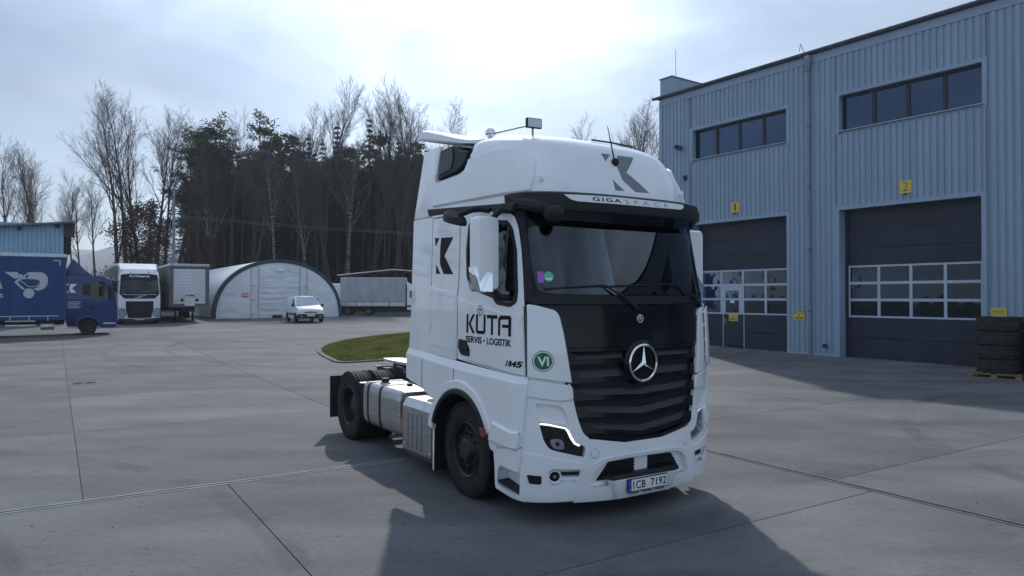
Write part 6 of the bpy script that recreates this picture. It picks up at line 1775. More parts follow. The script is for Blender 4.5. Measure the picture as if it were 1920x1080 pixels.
MB().box(0.036, 0.04, -0.95, -0.75, 1.38, 1.54).build('notice', 'signal_yellow', b2)

# ------------------------------------------------ arched storage hall
noisy('tent_white', (0.72, 0.74, 0.77), (0.84, 0.86, 0.88), 0.5, 0.6, bump=0.35, bscale=2.2, stretch=(1, 1, 2.5))
noisy('tent_roof', (0.72, 0.74, 0.77), (0.84, 0.86, 0.88), 0.4, 0.55)
noisy('tent_green', (0.012, 0.055, 0.060), (0.02, 0.075, 0.08), 1.0, 0.5)
hc = Vector((-18.3, 56.6)); HW, HH, HL = 4.9, 4.55, 24.0
hall = empty('arched_hall', (hc.x, hc.y, gz(hc.y) - 0.03), YAWG)        # x forward = out of the front, y across
tag(hall, 'white fabric arched hall with dark green front hoop behind the van', 'tent')
def archp(k, n=36, w=HW, h=HH):
    a = PI * k / n
    return (-w * math.cos(a), h * math.sin(a) ** 0.86)
n = 36
nl = 34
rf = MB()
def ripple(i): return 1.0 + (0.016 if i % 2 else -0.012)
rings = []
for i in range(nl + 1):
    x = -HL * i / nl
    rings.append([(x, archp(k)[0] * ripple(i), archp(k)[1] * ripple(i)) for k in range(n + 1)])
rf.loft(rings, close_u=False).build('roof_fabric', 'tent_roof', hall, angle=60)
fp = [archp(k, n, HW * 0.985, HH * 0.985) for k in range(n + 1)]
MB().prism(fp, 'x', 0.0, -0.04).build('front_fabric', 'tent_white', hall)
hoop = [archp(k, n, HW * 1.02, HH * 1.02) for k in range(n + 1)] + [archp(k, n, HW * 0.955, HH * 0.945) for k in range(n, -1, -1)]
hp_ = MB()
for k in range(n):
    a0, a1 = archp(k, n, HW * 1.02, HH * 1.02), archp(k + 1, n, HW * 1.02, HH * 1.02)
    b0, b1 = archp(k, n, HW * 0.970, HH * 0.958), archp(k + 1, n, HW * 0.970, HH * 0.958)
    hp_.add([(0.06, *a0), (0.06, *a1), (0.06, *b1), (0.06, *b0), (-0.55, a0[0] * 1.0, a0[1]), (-0.55, a1[0], a1[1])], [(0, 1, 2, 3), (0, 4, 5, 1)])
    hp_.add([(0.06, *b0), (0.06, *b1), (-0.02, *b1), (-0.02, *b0)], [(0, 1, 2, 3)])
hp_.build('front_hoop', 'tent_green', hall)
for y, zt in ((-2.2, 3.9), (-1.65, 4.05), (1.55, 4.1), (2.1, 3.9)):
    MB().box(0.0, 0.10, y - 0.02, y + 0.02, 0.02, zt - 0.02).build('zip_seam', 'plate_metal', hall)
def fabric(name, y0, y1, z0, z1f, amp, ny, nz_):
    m_ = MB(); vs_ = []
    for j in range(nz_ + 1):
        for i in range(ny + 1):
            y = y0 + (y1 - y0) * i / ny; z = z0 + (z1f(y) - z0) * j / nz_
            d = amp * (mnoise.noise(Vector((y * 0.7, z * 2.6, 3.1))) + 0.6 * mnoise.noise(Vector((y * 1.9 + z, z * 4.2, 8.7))))
            vs_.append((0.05 + d, y, z))
    m_.add(vs_, [(j * (ny + 1) + i, j * (ny + 1) + i + 1, (j + 1) * (ny + 1) + i + 1, (j + 1) * (ny + 1) + i) for j in range(nz_) for i in range(ny)])
    return m_.build(name, 'tent_white', hall, angle=80)
def arch_top(y): return HH * 0.95 * max(0.0, 1 - (y / (HW * 0.96)) ** 2) ** 0.43
fabric('roll_door', -1.6, 1.5, 0.05, lambda y: 3.95, 0.055, 40, 44)
fabric('side_cloth', -4.5, -2.24, 0.05, arch_top, 0.03, 24, 30)
fabric('side_cloth', 2.14, 4.5, 0.05, arch_top, 0.03, 24, 30)
for k in range(8):
    z = 0.35 + k * 0.43
    MB().tube([(0.07, -1.55, z), (0.09, -0.6, z - 0.05), (0.07, 0.2, z + 0.02), (0.09, 1.45, z - 0.03)], 0.022, 5).build('fabric_fold', 'tent_white', hall)
for z in (0.3, 1.4, 2.5):
    MB().box(0.03, 0.05, -2.2, -1.9, z, z + 0.03).build('door_strap', 'grey_plastic', hall)
    MB().box(0.03, 0.05, 1.85, 2.1, z, z + 0.03).build('door_strap', 'grey_plastic', hall)
MB().prism([(0.02, 3.72), (0.02, 3.92), (0.25, 3.70), (0.25, 3.66)], 'y', -0.25, 0.25).build('vent_hood', 'tent_roof', hall)
mat('red_print', (0.65, 0.05, 0.06), 0.5)
MB().box(0.085, 0.095, -2.90, -2.40, 1.66, 1.74).build('red_print', 'red_print', hall)
MB().tube([(0.092, -2.90 + 0.5 * k / 8, 1.80 + 0.16 * abs(math.sin(k * 1.1))) for k in range(9)], 0.022, 5).build('red_print', 'red_print', hall)
MB().box(0.1, 0.5, -0.6, 0.05, 0.0, 0.25).build('ballast_block', 'dark_metal', hall, bevel=0.02)
for sg in (-1, 1):
    MB().box(-HL, 0.1, sg * HW - 0.12, sg * HW + 0.12, -0.02, 0.10).build('base_rail', 'grey_plastic', hall)

# ------------------------------------------------ white panel van
vv_ = px(571, 604.5, 50.0)
van = empty('panel_van', (vv_.x, vv_.y, gz(vv_.y)), R(-62))
tag(van, 'small white panel van with black bumper in front of the arched hall', 'van')
half = 0.88
def van_ring(x, zs_w):
    out = []
    for z, w in zs_w: out.append((x, -w, z))
    for z, w in reversed(zs_w): out.append((x, w, z))
    return out
vsec = [(2.02, [(0.32, .60), (0.50, .74), (0.70, .76), (0.80, .70), (0.82, .5), (0.83, .2)]),
        (1.90, [(0.28, .78), (0.50, .86), (0.74, .87), (0.90, .80), (0.93, .6), (0.95, .2)]),
        (1.45, [(0.26, .86), (0.55, .90), (0.85, .90), (1.00, .84), (1.04, .6), (1.06, .2)]),
        (1.12, [(0.26, .88), (0.55, .905), (0.95, .90), (1.06, .86), (1.12, .7), (1.14, .2)]),
        (0.72, [(0.26, .88), (0.55, .905), (1.02, .90), (1.36, .82), (1.46, .7), (1.50, .2)]),
        (0.38, [(0.26, .88), (0.55, .905), (1.05, .90), (1.58, .77), (1.70, .66), (1.73, .2)]),
        (-0.1, [(0.26, .88), (0.55, .905), (1.05, .90), (1.62, .78), (1.77, .66), (1.80, .2)]),
        (-1.6, [(0.26, .88), (0.55, .905), (1.05, .90), (1.62, .80), (1.77, .68), (1.80, .2)]),
        (-2.2, [(0.28, .86), (0.55, .89), (1.05, .88), (1.58, .79), (1.73, .66), (1.76, .2)]),
        (-2.33, [(0.40, .78), (0.55, .84), (1.05, .83), (1.5, .74), (1.64, .60), (1.66, .2)])]
vb_ = MB().loft([van_ring(x, zw) for x, zw in vsec]).build('body', 'white_paint', van, angle=38)
# windscreen on the slope between the bonnet and roof, side windows, grille, lamps
MB().add([(1.13, -0.76, 1.165), (1.13, 0.76, 1.165), (0.46, 0.66, 1.745), (0.46, -0.66, 1.745)], [(0, 1, 2, 3)]).build('windscreen', 'glass_van', van)
MB().add([(1.118, -0.75, 1.16), (1.118, 0.75, 1.16), (0.45, 0.65, 1.735), (0.45, -0.65, 1.735)], [(0, 1, 2, 3)]).build('screen_backing', 'interior_dark', van)  # dark sheet just beneath the glass
for sg in (-1, 1):
    def sd_(x, z): return (x, sg * (0.912 - 0.20 * max(0, z - 1.03)), z)
    MB().add([sd_(*q) for q in ((0.98, 1.08), (0.95, 1.20), (0.42, 1.60), (0.12, 1.63), (0.10, 1.08))], [(0, 1, 2, 3, 4)]).build('side_window', 'black_gloss', van)
    MB().add([(x, sg * 0.912, z) for x, z in ((0.05, 0.45), (0.06, 1.70), (0.045, 1.70), (0.035, 0.45))], [(0, 1, 2, 3)]).build('door_seam', 'grey_plastic', van)
    MB().box(-1.05, 1.05, sg * 0.895, sg * 0.915, 0.50, 0.62).build('side_moulding', 'black_plastic', van)
    MB().box(0.92, 1.06, sg * 0.92, sg * 1.08, 1.08, 1.24).build('mirror', 'black_plastic', van, bevel=0.03)
    hd_ = MB().add([(1.955, sg * 0.50, 0.72), (1.90, sg * 0.85, 0.74), (1.62, sg * 0.90, 0.98), (1.80, sg * 0.58, 0.965)], [(0, 1, 2, 3)]).build('headlamp', 'headlamp_glass', van)
    MB().lathe([(0, 0.02), (0.055, 0.015), (0.07, 0)], (2.03, sg * 0.62, 0.42), (1, 0, 0), 12).build('fog_lamp', 'headlamp_glass', van)
    for x in (1.30, -1.42):
        MB().lathe([(0.0, 0), (0.37, 0)], (x, sg * 0.908, 0.33), (0, 1, 0), 24).build('wheel_arch', 'interior_dark', van)
        small_wheel(van, x, sg * 0.82, 0.32, 0.32, 0.2, sg, 'grey_plastic')
MB().add([(2.035, -0.74, 0.30), (2.035, 0.74, 0.30), (2.035, 0.74, 0.58), (2.035, -0.74, 0.58), (1.85, 0.90, 0.30), (1.85, 0.90, 0.58), (1.85, -0.90, 0.30), (1.85, -0.90, 0.58)], [(0, 1, 2, 3), (1, 4, 5, 2), (6, 0, 3, 7)]).build('bumper', 'black_plastic', van)
MB().box(2.0, 2.03, -0.42, 0.42, 0.66, 0.72).build('upper_grille', 'black_plastic', van)
MB().bar((2.035, -0.14, 0.72), (2.035, 0, 0.79), 0.01, 0.025).bar((2.035, 0, 0.79), (2.035, 0.14, 0.72), 0.01, 0.025).build('badge', 'chrome', van)
MB().box(2.036, 2.046, -0.26, 0.26, 0.44, 0.55).build('number_plate', 'plate_white', van)
MB().tube([(0.2, 0, 1.80), (-0.05, 0, 2.05)], 0.008, 5).build('aerial', 'black_plastic', van)

# ------------------------------------------------ tarpaulin flatbed lorry behind the truck
gp_ = px(700, 590, 61.0)
gt = empty('tarpaulin_lorry', (gp_.x, 62.2, gz(61)), R(4))
tag(gt, 'light lorry with grey tarpaulin box half hidden behind the white truck', 'truck')
SG = 61.5 / CAM_F
X0, X1 = (637 - 700) * SG, (757 - 700) * SG
tb = MB().box(X0, X1, -1.05, 1.05, (591 - 573) * SG, (591 - 520) * SG).build('tarpaulin', 'grey_tarp', gt, bevel=0.05)
MB().box(X0 - .02, X1 + .02, -1.10, 1.10, (591 - 574) * SG, (591 - 566) * SG).build('drop_side', 'plate_metal', gt, bevel=0.02)
for k in range(5):
    x = X0 + (X1 - X0) * k / 4
    MB().box(x - 0.03, x + 0.03, -1.115, -1.10, (591 - 574) * SG, (591 - 566) * SG).build('side_post', 'grey_plastic', gt)
pts = [(X0 + (X1 - X0) * k / 28, -1.08, (591 - 566.5 + (1.6 if k % 2 else 0)) * SG) for k in range(29)]
MB().tube(pts, 0.018, 4).build('lacing_rope', 'dark_metal', gt)
cabg = rpoly([(X1 + 0.12, 0.45), (X1 + 0.12, 2.25), (X1 + 0.3, 2.35), (X1 + 1.0, 2.30), (X1 + 1.5, 1.6), (X1 + 2.3, 1.3), (X1 + 2.4, 0.45)], 0.1)
gc = MB().prism(cabg, 'y', -1.0, 1.0).build('cab', 'white_paint', gt, bevel=0.05)
MB().prism(rpoly([(X1 + 0.14, 2.32), (X1 + 0.05, 2.95), (X1 + 0.5, 2.65), (X1 + 0.95, 2.3)], 0.08), 'y', -0.95, 0.95).build('wind_deflector', 'white_paint', gt, bevel=0.04)
MB().prism(rpoly([(X1 + 0.35, 2.1), (X1 + 0.35, 1.5), (X1 + 1.35, 1.5), (X1 + 0.98, 2.1)], 0.06), 'y', -1.003, -1.0).build('window', 'glass_van', gc)
MB().box(X1 + 0.12, X1 + 2.35, -1.005, -1.0, 0.72, 0.86).build('moulding', 'black_plastic', gc)
for x in (X0 + 0.6, X0 + 2.35, X1 + 1.6):
    for sg in (-1, 1): small_wheel(gt, x, sg * 0.88, 0.36, 0.36, 0.22, sg, 'grey_plastic')
MB().box(X0 + 0.2, X1 + 1.5, -0.45, 0.45, 0.40, 0.75).build('chassis', 'dark_metal', gt)
# white covered trailer beside it
wp = px(626, 588, 63.5)
wt = empty('covered_trailer', (wp.x, 65.0, gz(63)), R(-8))
tag(wt, 'low white rounded trailer squeezed between the arched hall and the tarpaulin lorry', 'trailer')
MB().prism(rpoly([(-1.1, 0.75), (-1.1, 2.55), (-0.8, 2.78), (1.1, 2.74), (1.3, 2.5), (1.3, 0.75)], 0.2), 'y', -1.0, 1.0).build('body', 'white_paint', wt, bevel=0.06)
for sg in (-1, 1): small_wheel(wt, 0, sg * 0.95, 0.34, 0.34, 0.2, sg, 'grey_plastic')
MB().box(-1.0, 2.0, -0.4, 0.4, 0.5, 0.74).build('frame', 'dark_metal', wt)
# thin canopy behind
cp0 = px(700, 585, 70.0)
cano = empty('open_canopy', (cp0.x, cp0.y, gz(70)), R(2))
tag(cano, 'open shelter with thin pale metal roof edge behind the tarpaulin lorry', 'shelter')
MB().prism([(-3.0, 3.55), (2.2, 4.1), (8.0, 3.7), (8.0, 3.6), (2.2, 4.0), (-3.0, 3.45)], 'y', -2.5, 3.5).build('roof', 'plate_metal', cano)
for x in (-2.6, 2.2, 7.5):
    for y in (-2.2, 3.2):
        MB().box(x - 0.07, x + 0.07, y - 0.07, y + 0.07, -0.1, 3.5).build('post', 'dark_metal', cano)

# ------------------------------------------------ blue metal shed behind the blue lorry
noisy('shed_blue', (0.26, 0.42, 0.56), (0.32, 0.48, 0.62), 0.6, 0.45)
sp0 = px(119, 480, 46.0)
shed = empty('metal_shed', (sp0.x, sp0.y, gz(46)), R(32.45))
tag(shed, 'pale blue corrugated metal shed rising behind the dark blue lorry', 'shed')
zt_ = 2.155 + (555.3 - 421) / CAM_F * 46 - gz(46)
sw = MB(); corr(sw, -9.0, 0.0, 0.0, zt_, 0.24, 0.05)
sw.build('wall_cladding', 'shed_blue', shed, smooth=False)
MB().box(-9, -0.02, 0.06, 7, 0, zt_ - 1.2).build('wall', 'shed_blue', shed)
MB().prism([(-9.2, zt_ - 1.02), (0.62, zt_ + 0.10), (0.62, zt_ + 0.22), (-9.2, zt_ - 0.90)], 'y', -0.55, 7.4).build('roof', 'gutter_metal', shed)
MB().box(0.02, 0.60, -0.3, 0.2, zt_ - 0.8, zt_ + 0.08).build('bargeboard', 'roof_dark', shed)
MB().box(0.0, 0.42, 0.3, 7, zt_ - 1.6, zt_ + 0.02).build('side_lean_to', 'roof_dark', shed)
for x in (-0.45, -2.45):
    MB().box(x, x + 0.22, -0.30, -0.06, zt_ - 0.20 + x * 0.114, zt_ + 0.02 + x * 0.114).build('flood_lamp', 'black_plastic', shed, bevel=0.03)
MB().box(-9, 0.1, -0.30, -0.05, 4.55 - gz(46), 4.68 - gz(46)).build('gutter', 'plate_metal', shed, bevel=0.03)

# ------------------------------------------------ tyre stack on a pallet
noisy('wood', (0.20, 0.14, 0.085), (0.30, 0.22, 0.14), 3, 0.8, stretch=(1, 8, 8))
pc = px_ground(1868, 711)
pal = empty('pallet', (pc.x + 0.35, pc.y + 0.35, 0), R(-52))
tag(pal, 'weathered wooden pallet under the stack of tyres', 'pallet')
for k in range(6): MB().box(-0.62 + 0.215 * k, -0.62 + 0.215 * k + 0.15, -0.5, 0.5, 0.125, 0.148).build('deck_board', 'wood', pal, bevel=0.003)
for y in (-0.48, -0.07, 0.34):
    MB().box(-0.62, 0.62, y, y + 0.12, 0.10, 0.124).build('stringer', 'wood', pal)
    MB().box(-0.62, 0.62, y, y + 0.12, 0.0, 0.022).build('skid', 'wood', pal)
    for x in (-0.62, -0.07, 0.48): MB().box(x, x + 0.14, y + 0.002, y + 0.118, 0.0225, 0.0995).build('block', 'wood', pal)
tw = 0.365
_h = tw / 2
tm = MB().lathe([(0.30, -_h * .7), (0.33, -_h * .92), (0.42, -_h), (0.49, -_h * .93), (0.525, -_h * .74), (0.535, -_h * .5), (0.522, -_h * .46), (0.522, -_h * .38), (0.537, -_h * .34), (0.537, _h * .34), (0.522, _h * .38), (0.522, _h * .46), (0.535, _h * .5), (0.525, _h * .74), (0.49, _h * .93), (0.42, _h), (0.33, _h * .92), (0.30, _h * .7)], (0, 0, tw / 2), (0, 0, 1), 48, close=True)
for k in range(56):
    a = 2 * PI * k / 56
    for sg in (-1, 1):
        c = Vector((0.508 * math.cos(a), 0.508 * math.sin(a), tw / 2 + sg * tw * 0.39)); rad = Vector((math.cos(a), math.sin(a), 0))
        tm.obox(c, rad * 0.022, Vector((-math.sin(a), math.cos(a), 0)) * 0.018, Vector((0, 0, 0.03)))
noisy('old_rubber', (0.022, 0.022, 0.023), (0.045, 0.044, 0.043), 6.0, 0.8, 0.92, bump=0.1, bscale=50)
tmesh = tm.mesh('truck_tyre', 'old_rubber', angle=40)
where = ['bottom tyre lying on the pallet', 'second tyre from the bottom of the stack', 'third tyre from the bottom of the stack', 'topmost tyre of the stack under the yellow plate']
for col_, (ox, oy) in enumerate(((0.0, 0.0), (0.70, -0.92))):
    if col_ == 1: ox, oy = 0.66, -0.90
    for k in range(4):
        t = link('truck_tyre', tmesh, None, (pal.location.x + ox + rnd.uniform(-.015, .015), pal.location.y + oy + rnd.uniform(-.015, .015), 0.15 + k * 0.367 if col_ == 0 else 0.0 + k * 0.367))
        t.rotation_euler = (0, 0, k * 0.7)
        tag(t, 'black truck ' + where[k] if col_ == 0 else 'black truck tyre number %s from the ground in the stack cut by the right edge' % ('one', 'two', 'three', 'four')[k], 'tyre', 'stacked truck tyres' if col_ == 0 else 'tyres stacked at the right edge')
pp = MB().box(-0.16, 0.16, -0.11, 0.11, 0, 0.004).build('paper_sheet', 'decal_white')
pp.location = (pal.location.x - 0.25, pal.location.y - 0.35, 0.15 + 4 * 0.367 + 0.004)
tag(pp, 'white sheet lying on top of the tyre stack', 'paper')
# ================================================================== trees
noisy('bark', (0.045, 0.038, 0.034), (0.095, 0.083, 0.075), 3, 0.9, stretch=(4, 4, 0.6))
noisy('twig_bark', (0.050, 0.040, 0.036), (0.085, 0.070, 0.062), 2, 0.9)
noisy('birch_bark', (0.05, 0.045, 0.04), (0.20, 0.19, 0.18), 2.5, 0.8, stretch=(0.6, 0.6, 1.6), lo=0.40, hi=0.55)
noisy('pine_bark', (0.06, 0.040, 0.030), (0.14, 0.085, 0.06), 2, 0.9, stretch=(3, 3, 0.7))
blade_mat('needles_pine', (0.024, 0.044, 0.022), (0.050, 0.076, 0.038))
blade_mat('needles_spruce', (0.020, 0.034, 0.022), (0.042, 0.060, 0.036))
blade_mat('dead_leaves', (0.050, 0.030, 0.020), (0.095, 0.055, 0.036))
noisy('scrub', (0.050, 0.036, 0.026), (0.095, 0.070, 0.050), 1.2, 0.95)
def bare_protos(seed, H, fork=0.35, spread=1.0, leaves=False, bark='bark', dense=1.0):
    """trunk mesh and crown mesh of a leafless tree of height H"""
    rn = random.Random(seed)
    tr, cr_ = MB(), MB()
    lv, lf = [], []
    def path(p, d, L, nseg, wob, up):
        pts = [p.copy()]
        for i in range(nseg):
            d = (d + Vector((rn.gauss(0, wob), rn.gauss(0, wob), rn.gauss(0, wob) + up))).normalized()
            pts.append(pts[-1] + d * (L / nseg))
        return pts
    def at(pts, t):
        f = t * (len(pts) - 1); i = min(len(pts) - 2, int(f))
        return pts[i].lerp(pts[i + 1], f - i), (pts[i + 1] - pts[i]).normalized()
    def kids(pts, L, r, lvl, t0):
        cnt = {1: int(17 * dense), 2: int(8 * dense), 3: 6, 4: 4}[lvl]
        for k in range(cnt):
            t = t0 + (1 - t0) * (k + rn.random()) / cnt
            p, d = at(pts, min(0.99, t))
            a = rn.uniform(0, 2 * PI)
            o = d.orthogonal().normalized(); o = Quaternion(d, a) @ o
            ang = rn.uniform(0.5, 0.95) * spread * (1.0 if lvl > 1 else 1.15 - 0.5 * t)
            nd = (d * math.cos(ang) + o * math.sin(ang)).normalized()
            l2 = L * {1: 0.42, 2: 0.46, 3: 0.5, 4: 0.5}[lvl] * (1.15 - 0.72 * t if lvl == 1 else 1.1 - 0.4 * t) * rn.uniform(0.7, 1.15)
            rr = r * (1.05 - t * 0.85) * {1: 0.42, 2: 0.5, 3: 0.55, 4: 0.7}[lvl]
            rr = max(rr, {1: 0.02, 2: 0.011, 3: 0.007, 4: 0.0055}[lvl])
            ns = {1: 5, 2: 4, 3: 2, 4: 1}[lvl]
            q = path(p, nd, l2, ns, {1: 0.12, 2: 0.14, 3: 0.15, 4: 0.1}[lvl], 0.10 if lvl < 3 else 0.05)
            (tr if lvl == 1 else cr_).tube(q, [rr * (1 - 0.72 * i / ns) for i in range(ns + 1)], {1: 5, 2: 4, 3: 3, 4: 3}[lvl], caps=False)
            if leaves and lvl == 3:
                for _ in range(3):
                    c = q[-1] + Vector((rn.gauss(0, .25), rn.gauss(0, .25), rn.gauss(0, .25)))
                    a1 = Vector((rn.gauss(0, 1), rn.gauss(0, 1), rn.gauss(0, 1))).normalized() * 0.09; a2 = a1.orthogonal().normalized() * 0.07
                    b = len(lv); lv.extend([c - a1, c + a2, c + a1, c - a2]); lf.append((b, b + 1, b + 2, b + 3))
            if lvl < 4: kids(q, l2, rr, lvl + 1, 0.22)
    d0 = Vector((rn.gauss(0, 0.04), rn.gauss(0, 0.04), 1)).normalized()
    r0 = H * 0.0105 + 0.05
    trunk = path(Vector((0, 0, -0.3)), d0, H * 0.96, 12, 0.035, 0.02)
    tr.tube(trunk, [r0 * (1 - 0.90 * i / 12) for i in range(13)], 8, caps=False)
    kids(trunk, H, r0, 1, fork)
    tm_ = tr.mesh('trunk', bark); cm_ = cr_.mesh('crown', 'twig_bark', smooth=False)
    lm_ = None
    if leaves:
        lm_ = MB(); lm_.add(lv, lf); lm_ = lm_.mesh('leaves', 'dead_leaves', smooth=False)
    return tm_, cm_, lm_
def clump(V, F, c, r, n, rn, flat=0.6, size=0.28):
    for _ in range(n):
        p = c + Vector((rn.gauss(0, r * 0.5), rn.gauss(0, r * 0.5), rn.gauss(0, r * 0.5 * flat)))
        a1 = Vector((rn.gauss(0, 1), rn.gauss(0, 1), rn.gauss(0, 0.6))).normalized() * size * rn.uniform(0.5, 1.2)
        a2 = (a1.orthogonal().normalized() * rn.uniform(-1, 1) + a1.cross(a1.orthogonal()).normalized() * rn.uniform(-1, 1)) * size * 0.28
        b = len(V); V.extend([p - a1, p + a2, p + a1 * 0.9, p - a2]); F.append((b, b + 1, b + 2, b + 3))
def pine_protos(seed, H):
    rn = random.Random(seed); tr = MB(); V, F = [], []
    top = Vector((rn.uniform(-.5, .5), rn.uniform(-.5, .5), H * 0.97))
    bend = Vector((rn.uniform(-.4, .4), rn.uniform(-.4, .4), H * 0.5))
    pts = [Vector((0, 0, -0.3)).lerp(bend, k / 4) if k < 4 else bend.lerp(top, (k - 4) / 5) for k in range(10)]
    tr.tube(pts, [0.24 * (1 - 0.85 * k / 9) for k in range(10)], 7, caps=False)
    for k in range(26):
        t = 0.50 + 0.5 * (k + rn.random()) / 26
        base = Vector((top.x * t, top.y * t, H * 0.97 * t))
        a = rn.uniform(0, 2 * PI); L = H * (0.19 * (1 - ((t - 0.55) / 0.47) ** 2) + 0.025) * rn.uniform(0.5, 1.25); L = max(L, 0.7)
        d = Vector((math.cos(a), math.sin(a), rn.uniform(-0.05, 0.5))).normalized()
        q = [base, base + d * L * 0.5, base + d * L + Vector((0, 0, L * 0.15))]
        tr.tube(q, [0.06, 0.045, 0.02], 4, caps=False)
        for m_ in range(rn.choice((2, 4, 6, 8))):
            c = q[0].lerp(q[2], rn.uniform(0.3, 1.1)) + Vector((rn.gauss(0, .35), rn.gauss(0, .35), rn.gauss(0.1, .25)))
            clump(V, F, c, rn.uniform(0.45, 0.9), 34, rn, 0.5, 0.27)
    for k in range(9):      # dead stubs on the lower trunk
        t = rn.uniform(0.2, 0.5); a = rn.uniform(0, 2 * PI)
        b = Vector((0, 0, H * t)); tr.tube([b, b + Vector((math.cos(a), math.sin(a), rn.uniform(-.2, .3))) * rn.uniform(0.6, 1.8)], [0.03, 0.01], 3, caps=False)
    c = MB(); c.add(V, F)
    return tr.mesh('trunk', 'pine_bark'), c.mesh('crown', 'needles_pine', smooth=False), None
def spruce_protos(seed, H):
    rn = random.Random(seed); tr = MB(); V, F = [], []
    tr.tube([(0, 0, -0.3), (0, 0, H * 0.5), (0, 0, H)], [0.22, 0.12, 0.02], 7, caps=False)
    nw = int(H * 1.7)
    for k in range(nw):
        t = 0.10 + 0.89 * k / nw
        L = (H * 0.185 * (1 - t) ** 0.95 + 0.10) * rn.uniform(0.55, 1.25)
        nb = 7 if t < 0.8 else 5
        for j in range(nb):
            a = 2 * PI * (j + rn.random()) / nb + k
            d = Vector((math.cos(a), math.sin(a), -0.25 - 0.25 * (1 - t)))
            L2 = L * rn.uniform(0.6, 1.15)
            b = Vector((0, 0, H * t))
            if t < 0.35 and rn.random() < 0.5:
                tr.tube([b, b + d * L2 * 0.7], [0.025, 0.008], 3, caps=False); continue
            for m_ in range(4):
                c = b + d * L2 * (0.3 + 0.7 * (m_ + rn.random()) / 4) + Vector((0, 0, 0.12 * L2 * (m_ / 4) ** 2))
                clump(V, F, c, 0.42 * (0.35 + 0.65 * (1 - t)), 9 if t < 0.7 else 5, rn, 0.8, 0.34 * (0.45 + 0.55 * (1 - t)))
    clump(V, F, Vector((0, 0, H - 0.4)), 0.14, 8, rn, 3.0, 0.16)
    c = MB(); c.add(V, F)
    return tr.mesh('trunk', 'pine_bark'), c.mesh('crown', 'needles_spruce', smooth=False), None
PB = [bare_protos(21, 18, 0.48, 0.80), bare_protos(22, 18, 0.42, 0.62), bare_protos(23, 16, 0.50, 0.9), bare_protos(24, 17, 0.52, 0.62, dense=1.2)]
PBH = [18, 18, 16, 17]
PBI = [bare_protos(31, 17, 0.42, 0.65, bark='birch_bark'), bare_protos(32, 18, 0.5, 0.7, bark='birch_bark')]
PLV = bare_protos(41, 9, 0.15, 1.0, True)
PP = [pine_protos(51, 20), pine_protos(52, 20), pine_protos(53, 20)]
PS = [spruce_protos(61, 20), spruce_protos(62, 20)]
def tree(name, proto, x, y, s, rz, label, group, sz=None, crown=True):
    e = empty(name, (x, y, gz(min(y, 78)) + max(0, (y - 78) * 0.012)), rz)
    e.scale = (s, s, sz or s)
    tag(e, label, 'tree', group)
    link('trunk', proto[0], e)
    if crown: link('crown', proto[1], e)
    if proto[2]: link('leaves', proto[2], e)
    return e
def xat(u, Y): return (u - 960) / CAM_F * Y
def hz(v, Y): return CAM_H + (555.3 - v) / CAM_F * Y - gz(min(Y, 78)) - max(0, (Y - 78) * 0.012)
ORD = ['first', 'second', 'third', 'fourth', 'fifth', 'sixth', 'seventh', 'eighth', 'ninth', 'tenth', 'eleventh', 'twelfth', 'thirteenth', 'fourteenth', 'fifteenth', 'sixteenth', 'seventeenth', 'eighteenth', 'nineteenth', 'twentieth', 'twenty-first', 'twenty-second', 'twenty-third', 'twenty-fourth', 'twenty-fifth', 'twenty-sixth', 'twenty-seventh', 'twenty-eighth', 'twenty-ninth', 'thirtieth']
rnd = random.Random(77)
# bare trees left of the wood: (photo x, photo y of the top, depth, prototype)
left = [(8, 300, 98, 0), (32, 318, 92, 1), (60, 296, 100, 3), (82, 330, 90, 1), (112, 345, 96, 2), (138, 385, 108, 0), (160, 368, 104, 1), (182, 360, 110, 3), (205, 350, 96, 1), (222, 222, 78, 0), (240, 212, 80, 0), (262, 238, 84, 1), (285, 232, 82, 3), (305, 250, 86, 0), (322, 262, 84, 1), (345, 285, 88, 3)]
for k, (u, v, Y, p) in enumerate(left):
    h_ = hz(v, Y); s_ = h_ / PBH[p]
    tree('bare_tree', PB[p], xat(u, Y), Y, s_, rnd.uniform(0, 6), '%s bare leafless tree counted from the left edge, behind the parked lorries' % ORD[k], 'bare trees left of the wood')
# trees keeping brown leaves
for k, (u, v, Y) in enumerate(((245, 395, 76), (275, 385, 77), (300, 405, 75), (395, 455, 76))):
    tree('brown_leaved_tree', PLV, xat(u, Y), Y, hz(v, Y) / 9, rnd.uniform(0, 6), '%s young tree with rusty brown leaves from the left at the wood edge' % ORD[k], 'young trees with brown leaves')
# outline conifers of the wood
con = [('p', 352, 262, 80), ('p', 388, 232, 84), ('p', 415, 228, 86), ('p', 440, 262, 84), ('p', 482, 220, 88), ('s', 500, 262, 84), ('p', 526, 246, 90), ('s', 548, 262, 84), ('s', 578, 248, 86), ('s', 604, 258, 84), ('s', 632, 226, 84), ('s', 660, 268, 88), ('s', 692, 212, 86), ('p', 722, 250, 90), ('s', 748, 256, 86), ('p', 775, 262, 88), ('s', 800, 272, 86), ('s', 832, 285, 86), ('p', 860, 290, 88), ('s', 890, 300, 88)]
cnt = 0
for k, (t, u, v, Y) in enumerate(con):
    pr = rnd.choice(PP if t == 'p' else PS)
    s_ = hz(v, Y) / 20
    tree('pine_tree' if t == 'p' else 'spruce_tree', pr, xat(u, Y), Y, s_, rnd.uniform(0, 6), '%s dark evergreen from the left along the skyline of the wood' % ORD[k], 'evergreens on the skyline of the wood')
